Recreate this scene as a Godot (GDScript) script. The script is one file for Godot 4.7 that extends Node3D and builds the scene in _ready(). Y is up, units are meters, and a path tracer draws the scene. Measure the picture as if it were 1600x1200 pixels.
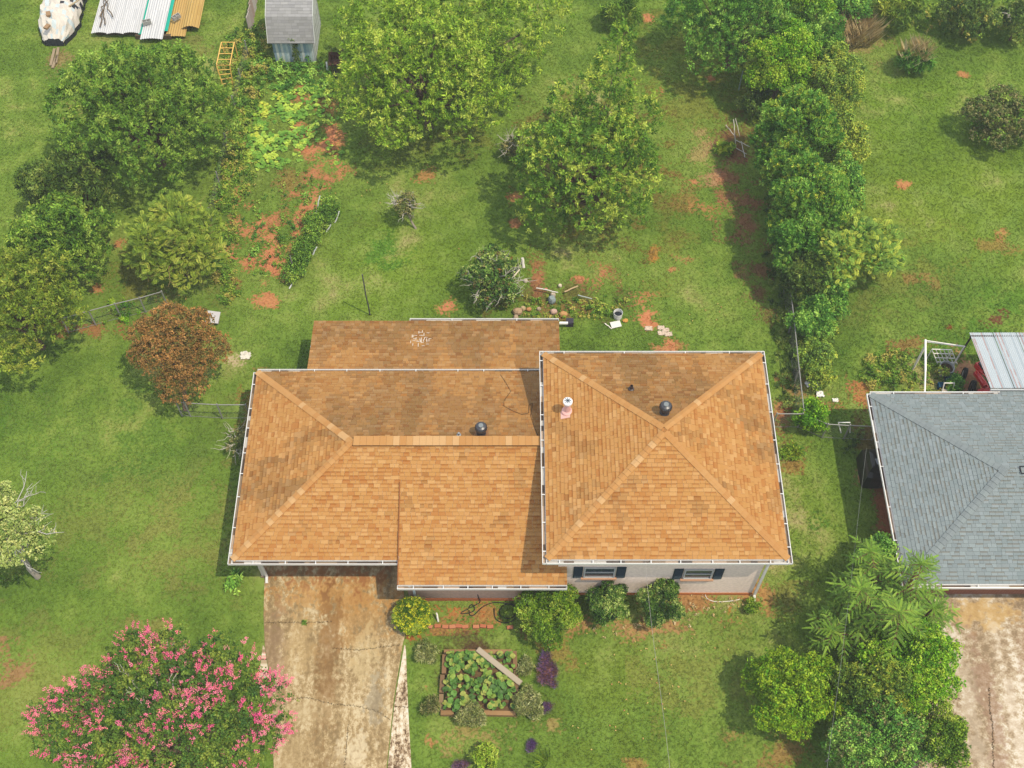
extends Node3D
# A split-level house with an orange shingle roof, seen from above with its yards. World: x east, z towards the street, y up, metres.

var rng := RandomNumberGenerator.new()
var mats := {}
var ground_image: Image
var bare := PackedByteArray()       # where the ground carries no lawn
const GW := 1600
const GH := 1400
const GX := -28.0
const GZ := -50.0
const GSX := 56.0
const GSZ := 46.0
const EYE := Vector3(0, 40, 0)

# ---------------------------------------------------------------- mesh builder
class MB:
	var v := PackedVector3Array()
	var n := PackedVector3Array()
	var c := PackedColorArray()
	func tri(a: Vector3, b: Vector3, d: Vector3, col: Color) -> void:   # counter-clockwise from outside
		var q := (b - a).cross(d - a).normalized()
		v.append(a); v.append(d); v.append(b)
		n.append(q); n.append(q); n.append(q)
		c.append(col); c.append(col); c.append(col)
	func quad(a: Vector3, b: Vector3, d: Vector3, e: Vector3, col: Color) -> void:
		tri(a, b, d, col)
		tri(a, d, e, col)
	func box(xf: Transform3D, s: Vector3, col := Color.WHITE) -> void:
		var h := s * 0.5
		var p := []
		for i in 8:
			p.append(xf * Vector3(h.x if i & 1 else -h.x, h.y if i & 2 else -h.y, h.z if i & 4 else -h.z))
		quad(p[2], p[6], p[7], p[3], col)
		quad(p[0], p[1], p[5], p[4], col)
		quad(p[4], p[5], p[7], p[6], col)
		quad(p[1], p[0], p[2], p[3], col)
		quad(p[5], p[1], p[3], p[7], col)
		quad(p[0], p[4], p[6], p[2], col)
	func bx(center: Vector3, s: Vector3, col := Color.WHITE, turn := 0.0) -> void:
		box(Transform3D(Basis(Vector3.UP, turn), center), s, col)
	func beam(a: Vector3, b: Vector3, w: float, h: float, col := Color.WHITE) -> void:
		var z := (b - a).normalized()
		var x := Vector3.UP.cross(z)
		x = Vector3.RIGHT if x.length() < 0.01 else x.normalized()
		box(Transform3D(Basis(x, z.cross(x), z), (a + b) * 0.5), Vector3(w, h, (b - a).length()), col)
	func tube(pts: Array, rad: Array, sides: int, col: Color, cap := true) -> void:
		var rings := []
		for i in pts.size():
			var p: Vector3 = pts[i]
			var z: Vector3 = (pts[mini(i + 1, pts.size() - 1)] - pts[maxi(i - 1, 0)]).normalized()
			var x := Vector3(0.31, 0.11, 0.94).cross(z)
			x = x.normalized() if x.length() > 0.05 else Vector3.RIGHT
			var y := z.cross(x)
			var r: float = rad[mini(i, rad.size() - 1)]
			var ring := []
			for k in sides:
				var a := TAU * k / sides
				ring.append([p + (x * cos(a) + y * sin(a)) * r, x * cos(a) + y * sin(a)])
			rings.append(ring)
		for i in pts.size() - 1:
			for k in sides:
				var m := (k + 1) % sides
				for q in [[rings[i][k], rings[i + 1][k], rings[i][m]], [rings[i][m], rings[i + 1][k], rings[i + 1][m]]]:
					for w in q:
						v.append(w[0]); n.append(w[1]); c.append(col)
		if cap:
			for e in [0, pts.size() - 1]:
				for k in range(1, sides - 1):
					var t := [rings[e][0][0], rings[e][k][0], rings[e][k + 1][0]]
					if e == 0: tri(t[0], t[2], t[1], col)
					else: tri(t[0], t[1], t[2], col)
	func lathe(base: Vector3, prof: Array, sides: int, col: Color) -> void:   # prof: [radius, height]
		var ax := []
		var rd := []
		for q in prof:
			ax.append(q[1]); rd.append(q[0])
		for i in prof.size() - 1:
			var nn := Vector2(ax[i + 1] - ax[i], rd[i] - rd[i + 1]).normalized()
			for k in sides:
				var a := TAU * k / sides
				var b := TAU * (k + 1) / sides
				var d0 := Vector3(cos(a), 0, sin(a))
				var d1 := Vector3(cos(b), 0, sin(b))
				var p := [base + d0 * rd[i] + Vector3.UP * ax[i], base + d1 * rd[i] + Vector3.UP * ax[i], base + d1 * rd[i + 1] + Vector3.UP * ax[i + 1], base + d0 * rd[i + 1] + Vector3.UP * ax[i + 1]]
				var m := [d0 * nn.x + Vector3.UP * nn.y, d1 * nn.x + Vector3.UP * nn.y, d1 * nn.x + Vector3.UP * nn.y, d0 * nn.x + Vector3.UP * nn.y]
				for j in [0, 1, 2, 0, 2, 3]:
					v.append(p[j]); n.append(m[j]); c.append(col)
	func mesh() -> ArrayMesh:
		var a := []
		a.resize(Mesh.ARRAY_MAX)
		a[Mesh.ARRAY_VERTEX] = v
		a[Mesh.ARRAY_NORMAL] = n
		a[Mesh.ARRAY_COLOR] = c
		var m := ArrayMesh.new()
		m.add_surface_from_arrays(Mesh.PRIMITIVE_TRIANGLES, a)
		return m

# ---------------------------------------------------------------- colours, materials, nodes
const K := 0.6
func ph(r: float, g: float, b: float, k := K) -> Color:      # a colour seen in sunlight -> base colour (linear)
	var c := Color(r / 255.0, g / 255.0, b / 255.0).srgb_to_linear()
	return Color(c.r * k, c.g * k, c.b * k)

func vmat(rough := 0.9, spec := 0.3) -> StandardMaterial3D:   # takes its colour from the mesh
	var key := "v%f_%f" % [rough, spec]
	if not mats.has(key):
		var m := StandardMaterial3D.new()
		m.vertex_color_use_as_albedo = true
		m.roughness = rough
		m.metallic_specular = spec
		mats[key] = m
	return mats[key]

func leafmat(t := 0.35, rough := 0.6) -> StandardMaterial3D:
	var key := "leaf%f_%f" % [t, rough]
	if not mats.has(key):
		var m := StandardMaterial3D.new()
		m.vertex_color_use_as_albedo = true
		m.roughness = rough
		m.metallic_specular = 0.3
		m.cull_mode = BaseMaterial3D.CULL_DISABLED
		m.backlight_enabled = true
		m.backlight = Color(t * 0.75, t, t * 0.25)
		mats[key] = m
	return mats[key]

func cmat(c: Color, rough := 0.9, metal := 0.0) -> StandardMaterial3D:
	var key := "c%s_%f_%f" % [c.to_html(), rough, metal]
	if not mats.has(key):
		var m := StandardMaterial3D.new()
		m.albedo_color = c.linear_to_srgb()
		m.roughness = rough
		m.metallic = metal
		m.metallic_specular = 0.3
		mats[key] = m
	return mats[key]

func tagit(o: Node, label: String, category: String, group := "", kind := "") -> void:
	if label: o.set_meta("label", label)
	if category: o.set_meta("category", category)
	if group: o.set_meta("group", group)
	if kind: o.set_meta("kind", kind)

var used := {}
func numbered(called: String) -> String:
	if not used.has(called):
		used[called] = 0
		return called
	used[called] += 1
	return "%s_%03d" % [called, used[called]]

func thing(called: String, label: String, category: String, at := Vector3.ZERO, group := "") -> Node3D:
	var o := Node3D.new()
	o.name = numbered(called)
	add_child(o)
	o.position = at
	tagit(o, label, category, group)
	return o

func part(called: String, mb, m: Material, parent: Node3D = null, world := true, kind := "") -> MeshInstance3D:
	var o := MeshInstance3D.new()
	o.mesh = mb.mesh() if mb is MB else mb
	o.material_override = m
	if parent == null:
		o.name = numbered(called)
		add_child(o)
	else:
		var k := 0
		o.name = called
		parent.add_child(o, true)
		if world:
			var p: Node3D = parent
			var off := Vector3.ZERO
			while p != self:
				off += p.position
				p = p.get_parent()
			o.position = -off
	if kind: o.set_meta("kind", kind)
	return o

func v3(p: Vector2, y := 0.0) -> Vector3:
	return Vector3(p.x, y, p.y)

func fnoise(sd: int, freq: float, oct := 3) -> FastNoiseLite:
	var f := FastNoiseLite.new()
	f.seed = sd
	f.frequency = freq
	f.noise_type = FastNoiseLite.TYPE_SIMPLEX_SMOOTH
	f.fractal_octaves = oct
	return f

# ---------------------------------------------------------------- everything
func _ready() -> void:
	rng.seed = 20240717
	set_view()
	build_ground()
	build_driveways()
	build_house()
	build_neighbor()
	build_plants()
	build_things()
	build_lawn()

func set_view() -> void:
	var cam := Camera3D.new()
	cam.name = "camera"
	cam.fov = 35.956
	cam.near = 0.5
	cam.far = 900.0
	add_child(cam)
	cam.position = EYE
	cam.rotation_degrees = Vector3(-58.121, 0, 0)
	cam.current = true
	var env := Environment.new()
	env.background_mode = Environment.BG_SKY
	var sky := ProceduralSkyMaterial.new()
	sky.sky_top_color = Color(0.70, 0.73, 0.77)
	sky.sky_horizon_color = Color(0.85, 0.87, 0.88)
	sky.sky_curve = 0.2
	sky.ground_horizon_color = Color(0.55, 0.58, 0.5)
	sky.ground_bottom_color = Color(0.25, 0.3, 0.15)
	sky.energy_multiplier = 1.95
	var s := Sky.new()
	s.sky_material = sky
	env.sky = s
	env.tonemap_mode = Environment.TONE_MAPPER_LINEAR
	env.tonemap_exposure = 1.19
	env.fog_enabled = true
	env.fog_density = 0.0006
	env.fog_light_color = Color(0.86, 0.88, 0.9)
	env.sdfgi_enabled = true
	env.ssao_enabled = true
	env.ssil_enabled = true
	var we := WorldEnvironment.new()
	we.name = "world_environment"
	we.environment = env
	add_child(we)
	var sun := DirectionalLight3D.new()
	sun.name = "sun"
	sun.light_energy = 1.27
	sun.light_color = Color(1.0, 0.945, 0.84)
	sun.light_angular_distance = 0.5
	sun.shadow_enabled = true
	add_child(sun)
	sun.look_at_from_position(Vector3.ZERO, Vector3(-0.41, -1.0, -0.245), Vector3.UP)

# ---------------------------------------------------------------- ground
func noise_bytes(sd: int, freq: float, oct: int, shrink := 1) -> PackedByteArray:
	var im := fnoise(sd, freq * shrink, oct).get_image(GW / shrink, GH / shrink)
	if shrink > 1:
		im.resize(GW, GH, Image.INTERPOLATE_CUBIC)
	im.convert(Image.FORMAT_L8)
	return im.get_data()

func build_ground() -> void:
	var n_big := noise_bytes(3, 0.0042, 3, 4)
	var n_mid := noise_bytes(5, 0.022, 4, 2)
	var n_fine := noise_bytes(7, 0.22, 2)
	var n_tone := noise_bytes(9, 0.007, 3, 4)
	var stops := [[0.0, Color8(84, 112, 43)], [0.3, Color8(102, 131, 50)], [0.52, Color8(118, 145, 58)], [0.72, Color8(136, 156, 72)], [0.88, Color8(157, 161, 93)], [1.0, Color8(176, 168, 116)]]
	var lut := PackedByteArray()
	for i in 256:
		var t := i / 255.0
		var c: Color = stops[5][1]
		for k in 5:
			if t <= stops[k + 1][0]:
				var a: float = stops[k][0]
				var b: float = stops[k + 1][0]
				c = stops[k][1].lerp(stops[k + 1][1], (t - a) / (b - a))
				break
		var d := c.srgb_to_linear()
		d = Color(d.r * K, d.g * K, d.b * K).linear_to_srgb()
		lut.append(d.r8); lut.append(d.g8); lut.append(d.b8)
	var px := PackedByteArray()
	px.resize(GW * GH * 3)
	bare.resize(GW * GH)
	var j := 0
	for i in GW * GH:
		var t := (n_big[i] * 40 + n_mid[i] * 30 + n_fine[i] * 14 + n_tone[i] * 18) / 102
		t = clampi((t - 128) * 17 / 10 + 124, 0, 255) * 3
		px[j] = lut[t]
		px[j + 1] = lut[t + 1]
		px[j + 2] = lut[t + 2]
		j += 3
	# patches: x, z, half width, half depth, colour, strength, ragged
	for q in ground_patches():
		var x: float = q[0]
		var z: float = q[1]
		var rx: float = q[2]
		var rz: float = q[3]
		var cc: Color = q[4]
		cc = cc.srgb_to_linear()
		var col := Color(cc.r * K, cc.g * K, cc.b * K).linear_to_srgb()
		var strength: float = q[5]
		var ragged: float = q[6]
		var thin: int = q[7]
		var i0 := clampi(int((x - rx * 1.7 - GX) / GSX * GW), 0, GW - 1)
		var i1 := clampi(int((x + rx * 1.7 - GX) / GSX * GW), 0, GW - 1)
		var k0 := clampi(int((z - rz * 1.7 - GZ) / GSZ * GH), 0, GH - 1)
		var k1 := clampi(int((z + rz * 1.7 - GZ) / GSZ * GH), 0, GH - 1)
		for k in range(k0, k1 + 1):
			var dz := (GZ + (k + 0.5) / GH * GSZ - z) / rz
			for i in range(i0, i1 + 1):
				var dx := (GX + (i + 0.5) / GW * GSX - x) / rx
				var at := k * GW + i
				var d := sqrt(dx * dx + dz * dz) + ((n_mid[at] - 128) * 0.011 + (n_fine[at] - 128) * 0.0075) * ragged
				if d < 1.0:
					var a := minf((1.0 - d) * 2.0, 1.0) * strength
					var g := 0.88 + n_fine[at] * 0.00095
					px[at * 3] = int(lerpf(px[at * 3], minf(col.r8 * g, 255), a))
					px[at * 3 + 1] = int(lerpf(px[at * 3 + 1], minf(col.g8 * g, 255), a))
					px[at * 3 + 2] = int(lerpf(px[at * 3 + 2], minf(col.b8 * g, 255), a))
					bare[at] = maxi(bare[at], int(a * a * thin * 0.9))
	ground_image = Image.create_from_data(GW, GH, false, Image.FORMAT_RGB8, px)
	var m := StandardMaterial3D.new()
	m.albedo_texture = ImageTexture.create_from_image(ground_image)
	m.roughness = 1.0
	m.metallic_specular = 0.1
	# far ground beyond the surveyed yards: plain meadow
	var im := Image.create(256, 256, false, Image.FORMAT_RGB8)
	var fn := fnoise(31, 0.05, 4)
	for y in 256:
		for xx in 256:
			var t := clampi(int(fn.get_noise_2d(xx, y) * 120 + 118), 0, 255) * 3
			im.set_pixel(xx, y, Color8(lut[t], lut[t + 1], lut[t + 2]))
	var far := StandardMaterial3D.new()
	far.albedo_texture = ImageTexture.create_from_image(im)
	far.uv1_triplanar = true
	far.uv1_world_triplanar = true
	far.uv1_scale = Vector3(0.12, 0.12, 0.12)
	far.roughness = 1.0
	far.metallic_specular = 0.1
	var st := SurfaceTool.new()
	st.begin(Mesh.PRIMITIVE_TRIANGLES)
	sheet(st, GX, GZ, GX + GSX, GZ + GSZ)
	st.set_material(m)
	var mesh := st.commit()
	st = SurfaceTool.new()
	st.begin(Mesh.PRIMITIVE_TRIANGLES)
	var far_r := 330.0
	sheet(st, -far_r, -far_r, far_r, GZ)
	sheet(st, -far_r, GZ + GSZ, far_r, far_r)
	sheet(st, -far_r, GZ, GX, GZ + GSZ)
	sheet(st, GX + GSX, GZ, far_r, GZ + GSZ)
	st.set_material(far)
	mesh = st.commit(mesh)
	var o := MeshInstance3D.new()
	o.name = "ground"
	o.mesh = mesh
	add_child(o)
	tagit(o, "green lawn with bare red clay and dry patches", "ground", "", "structure")

func sheet(st: SurfaceTool, x0: float, z0: float, x1: float, z1: float) -> void:
	for p in [[0, 0], [1, 0], [1, 1], [0, 0], [1, 1], [0, 1]]:
		st.set_normal(Vector3.UP)
		st.set_uv(Vector2(p[0], p[1]))
		st.add_vertex(Vector3(x1 if p[0] else x0, 0, z1 if p[1] else z0))

func clay(r := 1.0) -> Color: return Color8(196, 108, 66)
func ground_patches() -> Array:
	var c := Color8(206, 136, 96)      # red clay
	var d := Color8(178, 122, 84)      # dusty soil
	var y := Color8(160, 150, 88)      # dry grass
	var l := Color8(88, 134, 46)       # lush grass
	var w := Color8(206, 184, 150)     # pale sand
	var k := Color8(128, 92, 66)       # brown litter
	return [
		# meadow tones
		[18.418, -34.888, 4.25, 4.083, Color8(130,150,46), 0.45, 1.2, 0], [15.616, -29.95, 2.423, 2.011, y, 0.35, 1.6, 0], [-4.339, -30.625, 2.983, 2.38, Color8(120,146,44), 0.45, 1.3, 0],
		[8.473, -41.625, 2.118, 3.809, Color8(150,142,70), 0.5, 1.5, 0], [-14.747, -20.322, 2.901, 2.431, y, 0.35, 1.9, 0], [-11.587, -18.472, 1.655, 1.809, y, 0.3, 1.9, 0], [-16.76, -21.975, 2.465, 1.685, l, 0.3, 1.7, 0],
		[-13.6, -22.256, 1.484, 1.131, l, 0.35, 1.5, 0], [-16.374, -13.152, 1.549, 1.584, y, 0.35, 1.9, 0], [3.51, -12.479, 1.974, 2.446, Color8(118,136,48), 0.45, 1.5, 0], [6.195, -13.152, 1.328, 1.358, y, 0.4, 2.0, 0],
		[-23.024, -40.371, 1.794, 4.96, Color8(104,132,52), 0.4, 1.2, 0], [-13.462, -29.95, 1.077, 1.005, y, 0.4, 1.8, 0], [-15.751, -29.95, 1.077, 1.173, Color8(150,140,72), 0.6, 1.3, 30],
		[18.466, -39.959, 3.574, 2.46, Color8(110,144,46), 0.4, 1.5, 0], [16.499, -44.673, 1.245, 1.792, Color8(176,150,104), 0.7, 1.3, 60], [-5.482, -31.656, 0.822, 0.695, l, 0.7, 1.2, 0], [11.338, -19.255, 0.955, 1.58, Color8(116,142,48), 0.5, 1.2, 0],
		[11.25, -18.602, 0.474, 0.415, l, 0.6, 1.4, 0], [17.68, -26.714, 2.6, 0.938, l, 0.4, 1.5, 0], [20.176, -28.629, 1.593, 0.977, l, 0.45, 1.4, 0],
		# vegetable patch soil
		[-10.415, -36.972, 2.748, 4.643, Color8(112,128,56), 0.5, 1.4, 90], [-8.261, -37.166, 0.812, 1.32, c, 0.9, 1.2, 200], [-8.226, -38.543, 0.47, 0.638, c, 0.85, 1.2, 200], [-9.987, -40.371, 0.299, 0.744, c, 0.75, 1.4, 180],
		[-8.911, -40.371, 0.478, 0.413, c, 0.6, 1.6, 160], [-9.989, -38.543, 0.47, 0.399, c, 0.7, 1.5, 170], [-9.272, -38.743, 0.412, 0.36, c, 0.6, 1.5, 160], [-9.316, -36.972, 0.463, 0.387, c, 0.7, 1.5, 170], [-11.266, -32.356, 0.663, 1.269, c, 0.9, 1.3, 220],
		[-12.139, -34.518, 0.254, 0.589, c, 0.75, 1.5, 190], [-11.294, -30.967, 0.49, 0.548, c, 0.85, 1.4, 210], [-10.216, -31.83, 0.384, 1.185, c, 0.9, 1.3, 220], [-10.206, -30.967, 0.435, 0.548, c, 0.85, 1.3, 210], [-9.24, -33.714, 0.504, 0.725, c, 0.9, 1.3, 220],
		[-8.56, -34.592, 0.396, 0.812, c, 0.9, 1.3, 220], [-9.184, -32.533, 0.332, 0.637, c, 0.85, 1.4, 210], [-9.464, -31.726, 0.384, 0.417, c, 0.7, 1.5, 190], [-10.888, -33.425, 0.558, 0.504, c, 0.6, 1.6, 160], [-9.845, -33.606, 0.727, 0.651, d, 0.6, 1.5, 140],
		[-10.451, -29.021, 0.533, 0.296, c, 0.9, 1.3, 220], [-10.447, -29.95, 0.215, 0.369, c, 0.7, 1.4, 180], [-9.868, -35.824, 0.515, 0.832, d, 0.5, 1.6, 120], [-11.524, -29.95, 0.215, 0.469, d, 0.6, 1.5, 120], [-8.438, -35.824, 0.4, 0.681, d, 0.45, 1.6, 100],
		# back yard spots
		[-2.603, -28.694, 0.372, 0.391, c, 1.0, 0.8, 240], [-3.837, -35.938, 0.401, 0.341, c, 0.7, 1.6, 180], [0.17, -34.592, 0.254, 0.221, c, 0.9, 1.0, 220], [0.139, -33.066, 0.195, 0.215, c, 0.95, 0.9, 220], [3.648, -30.287, 0.486, 0.54, c, 0.85, 1.2, 210], [4.181, -30.118, 0.486, 0.404, d, 0.6, 1.5, 130],
		[2.832, -30.118, 0.27, 0.168, c, 0.9, 1.1, 210], [1.161, -30.186, 0.297, 0.741, Color8(176,116,84), 0.9, 0.9, 220], [5.503, -28.304, 0.423, 0.647, c, 0.95, 1.3, 230], [5.731, -27.725, 0.315, 0.383, c, 0.8, 1.4, 210], [6.336, -27.344, 0.314, 0.444, c, 0.85, 1.4, 200],
		[6.178, -26.558, 0.363, 0.311, c, 0.8, 1.4, 200], [6.76, -26.714, 0.312, 0.25, c, 0.6, 1.6, 160], [6.064, -31.31, 0.164, 0.552, Color8(200,130,66), 0.85, 1.3, 190], [6.777, -30.591, 0.244, 0.17, c, 0.9, 1.0, 220], [8.121, -35.448, 0.228, 0.225, c, 0.9, 1.0, 220],
		[7.792, -34.888, 0.567, 0.668, d, 0.5, 1.6, 120], [9.296, -35.824, 0.257, 0.265, c, 0.85, 1.1, 220], [8.703, -33.968, 0.561, 0.437, c, 0.75, 1.5, 190], [9.917, -34.888, 0.737, 2.227, Color8(166,112,84), 0.75, 1.5, 150], [10.392, -32.71, 0.61, 2.485, Color8(150,106,80), 0.7, 1.5, 150], [10.464, -29.616, 0.322, 1.664, k, 0.65, 1.5, 150],
		[8.551, -37.166, 0.464, 1.165, Color8(190,160,116), 0.6, 1.6, 120], [10.515, -37.948, 0.876, 1.183, k, 0.6, 1.5, 130], [9.319, -41.965, 0.182, 0.213, c, 0.9, 1.0, 220], [7.083, -41.204, 0.211, 0.252, c, 0.9, 1.0, 220], [6.714, -46.034, 0.252, 0.23, c, 0.9, 1.0, 220],
		[6.7, -33.425, 0.838, 2.522, Color8(150,138,66), 0.4, 1.7, 0], [7.361, -31.138, 0.382, 0.206, c, 0.6, 1.5, 150], [-2.049, -38.146, 1.463, 0.792, Color8(150,138,70), 0.4, 1.5, 30], [1.865, -28.956, 1.865, 0.656, k, 0.45, 1.7, 80], [1.587, -28.304, 1.058, 0.388, d, 0.5, 1.6, 90], [3.74, -36.395, 2.301, 3.442, Color8(132,108,60), 0.6, 1.3, 70], [-4.656, -37.555, 2.037, 1.018, Color8(104,112,50), 0.5, 1.3, 30],
		# right field
		[17.406, -35.26, 0.284, 0.224, c, 0.85, 1.1, 210], [18.418, -34.888, 0.142, 0.148, c, 0.8, 1.1, 200], [17.232, -29.95, 0.431, 0.268, d, 0.5, 1.5, 120], [21.268, -32.639, 0.222, 0.355, c, 0.7, 1.4, 180], [21.008, -31.83, 0.659, 0.279, d, 0.5, 1.6, 120], [19.925, -28.078, 0.475, 0.29, Color8(122,72,56), 0.85, 1.4, 200],
		[17.983, -27.598, 0.131, 0.159, Color8(140,70,46), 0.8, 1, 190], [18.508, -27.598, 0.105, 0.127, Color8(140,70,46), 0.8, 1, 190], [21.444, -42.179, 0.213, 0.171, c, 0.8, 1.2, 180], [15.763, -23.986, 1.261, 0.176, d, 0.5, 1.6, 120], [13.642, -24.133, 0.657, 0.531, Color8(196,126,84), 0.85, 1.4, 200],
		[11.934, -24.578, 0.863, 0.596, Color8(184,132,92), 0.7, 1.6, 160], [13.655, -23.402, 0.501, 0.58, k, 0.4, 1.5, 100], [18.021, -25.178, 0.869, 1.027, Color8(192,142,108), 0.95, 0.7, 255], [18.6, -24.281, 1.012, 0.888, Color8(186,136,104), 0.95, 0.6, 255], [16.487, -25.178, 0.562, 0.664, Color8(206,176,136), 0.6, 1.7, 120],
		[16.25, -26.714, 0.624, 0.313, Color8(170,110,76), 0.6, 1.7, 120], [13.409, -20.729, 0.413, 0.6, Color8(196,136,108), 0.95, 0.7, 240], [13.847, -22.256, 0.396, 0.848, k, 0.6, 1.5, 150], [13.94, -19.255, 0.382, 1.58, Color8(160,98,72), 0.9, 0.9, 220], [10.432, -23.693, 0.251, 0.351, c, 0.7, 1.4, 150], [10.613, -23.113, 0.449, 0.404, Color8(150,92,66), 0.7, 1.4, 150],
		# left side
		[-11.081, -25.909, 0.412, 0.46, w, 0.95, 1.0, 240], [-17.309, -27.502, 1.311, 0.318, Color8(180,112,80), 0.75, 1.4, 180], [-20.662, -39.469, 0.474, 0.569, Color8(184,148,104), 0.6, 1.6, 130], [-17.668, -13.493, 0.667, 0.548, Color8(172,122,92), 0.75, 1.4, 180], [-21.789, -43.128, 0.491, 0.697, Color8(168,136,100), 0.7, 1.4, 150], [-10.306, -23.693, 0.352, 1.168, Color8(176,120,76), 0.5, 1.5, 120],
		[-16.907, -31.935, 0.33, 0.279, c, 0.8, 1.1, 200], [-17.439, -29.616, 0.268, 0.266, c, 0.8, 1.1, 200], [-12.518, -14.651, 0.677, 0.423, Color8(170,148,92), 0.5, 1.7, 60], [-15.438, -43.785, 0.618, 1.146, Color8(150,136,84), 0.5, 1.6, 60],
		# front beds
		[8.255, -15.966, 0.688, 0.632, Color8(196,140,90), 0.85, 1.3, 200], [7.749, -15.483, 0.251, 0.216, Color8(214,130,70), 1.0, 0.8, 230], [6.869, -15.845, 0.916, 0.533, Color8(190,132,92), 0.8, 1.4, 190], [4.179, -14.769, 1.581, 0.377, Color8(196,146,104), 0.8, 1.4, 190], [5.373, -14.068, 0.224, 0.162, c, 0.6, 1.3, 180],
		[-1.592, -15.291, 2.046, 0.478, Color8(190,132,84), 0.8, 1.4, 170], [-2.507, -15.483, 0.912, 0.24, Color8(204,124,70), 0.8, 1.3, 190], [-3.603, -14.534, 0.315, 0.281, Color8(200,110,66), 0.85, 1.2, 200], [-1.217, -13.152, 1.416, 1.448, Color8(92,72,50), 1.0, 0.3, 255], [1.567, -14.068, 0.448, 0.556, Color8(176,140,84), 0.6, 1.5, 90],
		[-2.967, -12.635, 0.154, 0.134, c, 0.8, 1.1, 190], [-2.744, -10.74, 0.172, 0.212, c, 0.8, 1.3, 190], [-1.29, -10.953, 0.86, 0.427, Color8(196,156,110), 0.6, 1.7, 110], [1.294, -11.167, 0.431, 0.215, Color8(196,156,110), 0.6, 1.6, 110], [-4.042, -14.3, 0.225, 0.466, Color8(190,120,76), 0.7, 1.4, 160], [0.451, -14.651, 0.316, 0.235, k, 0.7, 1.3, 150],
		[4.033, -10.003, 0.297, 0.125, c, 0.5, 1.5, 120], [8.716, -10.108, 1.063, 0.418, Color8(160,120,76), 0.7, 1.4, 150], [8.551, -10.528, 0.855, 0.422, Color8(170,140,84), 0.6, 1.5, 80], [10.059, -15.724, 0.549, 0.483, Color8(140,120,70), 0.5, 1.6, 60], [10.669, -21.556, 0.589, 0.445, Color8(176,116,76), 0.6, 1.6, 120],
	]

func ring_poly(st: SurfaceTool, pts: Array, y: float, thick: float) -> void:   # a slab of concrete: top and rim; pts are Vector2 (x, z)
	var pp := PackedVector2Array(pts)
	var idx := Geometry2D.triangulate_polygon(pp)
	for t in range(0, idx.size(), 3):
		var q := [pp[idx[t]], pp[idx[t + 1]], pp[idx[t + 2]]]
		if (q[1] - q[0]).cross(q[2] - q[0]) < 0: q = [q[0], q[2], q[1]]
		for p in q:
			st.set_normal(Vector3.UP)
			st.set_uv(Vector2((p.x - GX) / GSX, (p.y - GZ) / GSZ))
			st.add_vertex(v3(p, y))
	for i in pp.size():
		var a := pp[i]
		var b := pp[(i + 1) % pp.size()]
		var nn := Vector3((b - a).y, 0, -(b - a).x).normalized()
		for p in [v3(a, y), v3(b, y), v3(b, y - thick), v3(a, y), v3(b, y - thick), v3(a, y - thick)]:
			st.set_normal(nn)
			st.set_uv(Vector2((p.x - GX) / GSX, (p.z - GZ) / GSZ))
			st.add_vertex(p)

# concrete with stains: a picture of its own, laid over x0..x1, z0..z1
func concrete(sd: int, w: int, h: int, stops: Array, blots: Array, x0: float, z0: float, sx: float, sz: float, cracks: Array) -> StandardMaterial3D:
	var big := fnoise(sd, 0.012, 4)
	var streak := fnoise(sd + 1, 0.02, 3)
	var fine := fnoise(sd + 2, 0.35, 2)
	var pit := fnoise(sd + 3, 0.09, 2)
	var im := Image.create(w, h, false, Image.FORMAT_RGB8)
	var cols := []
	for s in stops: cols.append(ph(s[0], s[1], s[2]).linear_to_srgb())
	for y in h:
		for x in w:
			var t := big.get_noise_2d(x, y) * 0.6 + streak.get_noise_2d(x * 2.2, y * 0.35) * 0.5 + fine.get_noise_2d(x, y) * 0.5 + pit.get_noise_2d(x, y) * 0.55 + 0.5
			t = clampf(t, 0.0, 0.999) * (cols.size() - 1)
			var k := int(t)
			im.set_pixel(x, y, cols[k].lerp(cols[k + 1], t - k))
	for q in blots:   # x, z, rx, rz, colour, strength
		var cx: float = (q[0] - x0) / sx * w
		var cy: float = (q[1] - z0) / sz * h
		var rx: float = q[2] / sx * w
		var ry: float = q[3] / sz * h
		var col: Color = ph(q[4].r8, q[4].g8, q[4].b8).linear_to_srgb()
		for y in range(maxi(0, int(cy - ry * 1.5)), mini(h, int(cy + ry * 1.5))):
			for x in range(maxi(0, int(cx - rx * 1.5)), mini(w, int(cx + rx * 1.5))):
				var d := Vector2((x - cx) / rx, (y - cy) / ry).length() + big.get_noise_2d(x * 2.5 + 90, y * 2.5) * 0.9 + pit.get_noise_2d(x + 50, y) * 0.6
				if d < 1.0:
					im.set_pixel(x, y, im.get_pixel(x, y).lerp(col, minf((1.0 - d) * 2.0, 1.0) * q[5]))
	for cr in cracks:
		for i in cr.size() - 1:
			var a: Vector2 = cr[i]
			var b: Vector2 = cr[i + 1]
			var steps := int(a.distance_to(b) / 0.012)
			for s in steps:
				var p := a.lerp(b, float(s) / steps) + Vector2(fine.get_noise_2d(s * 0.4, i * 31), fine.get_noise_2d(i * 17, s * 0.4)) * 0.05
				var ix := int((p.x - x0) / sx * w)
				var iy := int((p.y - z0) / sz * h)
				if ix >= 0 and iy >= 0 and ix < w and iy < h:
					im.set_pixel(ix, iy, im.get_pixel(ix, iy).lerp(ph(60, 48, 34).linear_to_srgb(), 0.65))
	var m := StandardMaterial3D.new()
	m.albedo_texture = ImageTexture.create_from_image(im)
	m.roughness = 0.95
	m.metallic_specular = 0.2
	m.texture_repeat = false
	m.uv1_scale = Vector3(GSX / sx, GSZ / sz, 1)
	m.uv1_offset = Vector3((GX - x0) / sx, (GZ - z0) / sz, 0)
	return m

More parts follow.
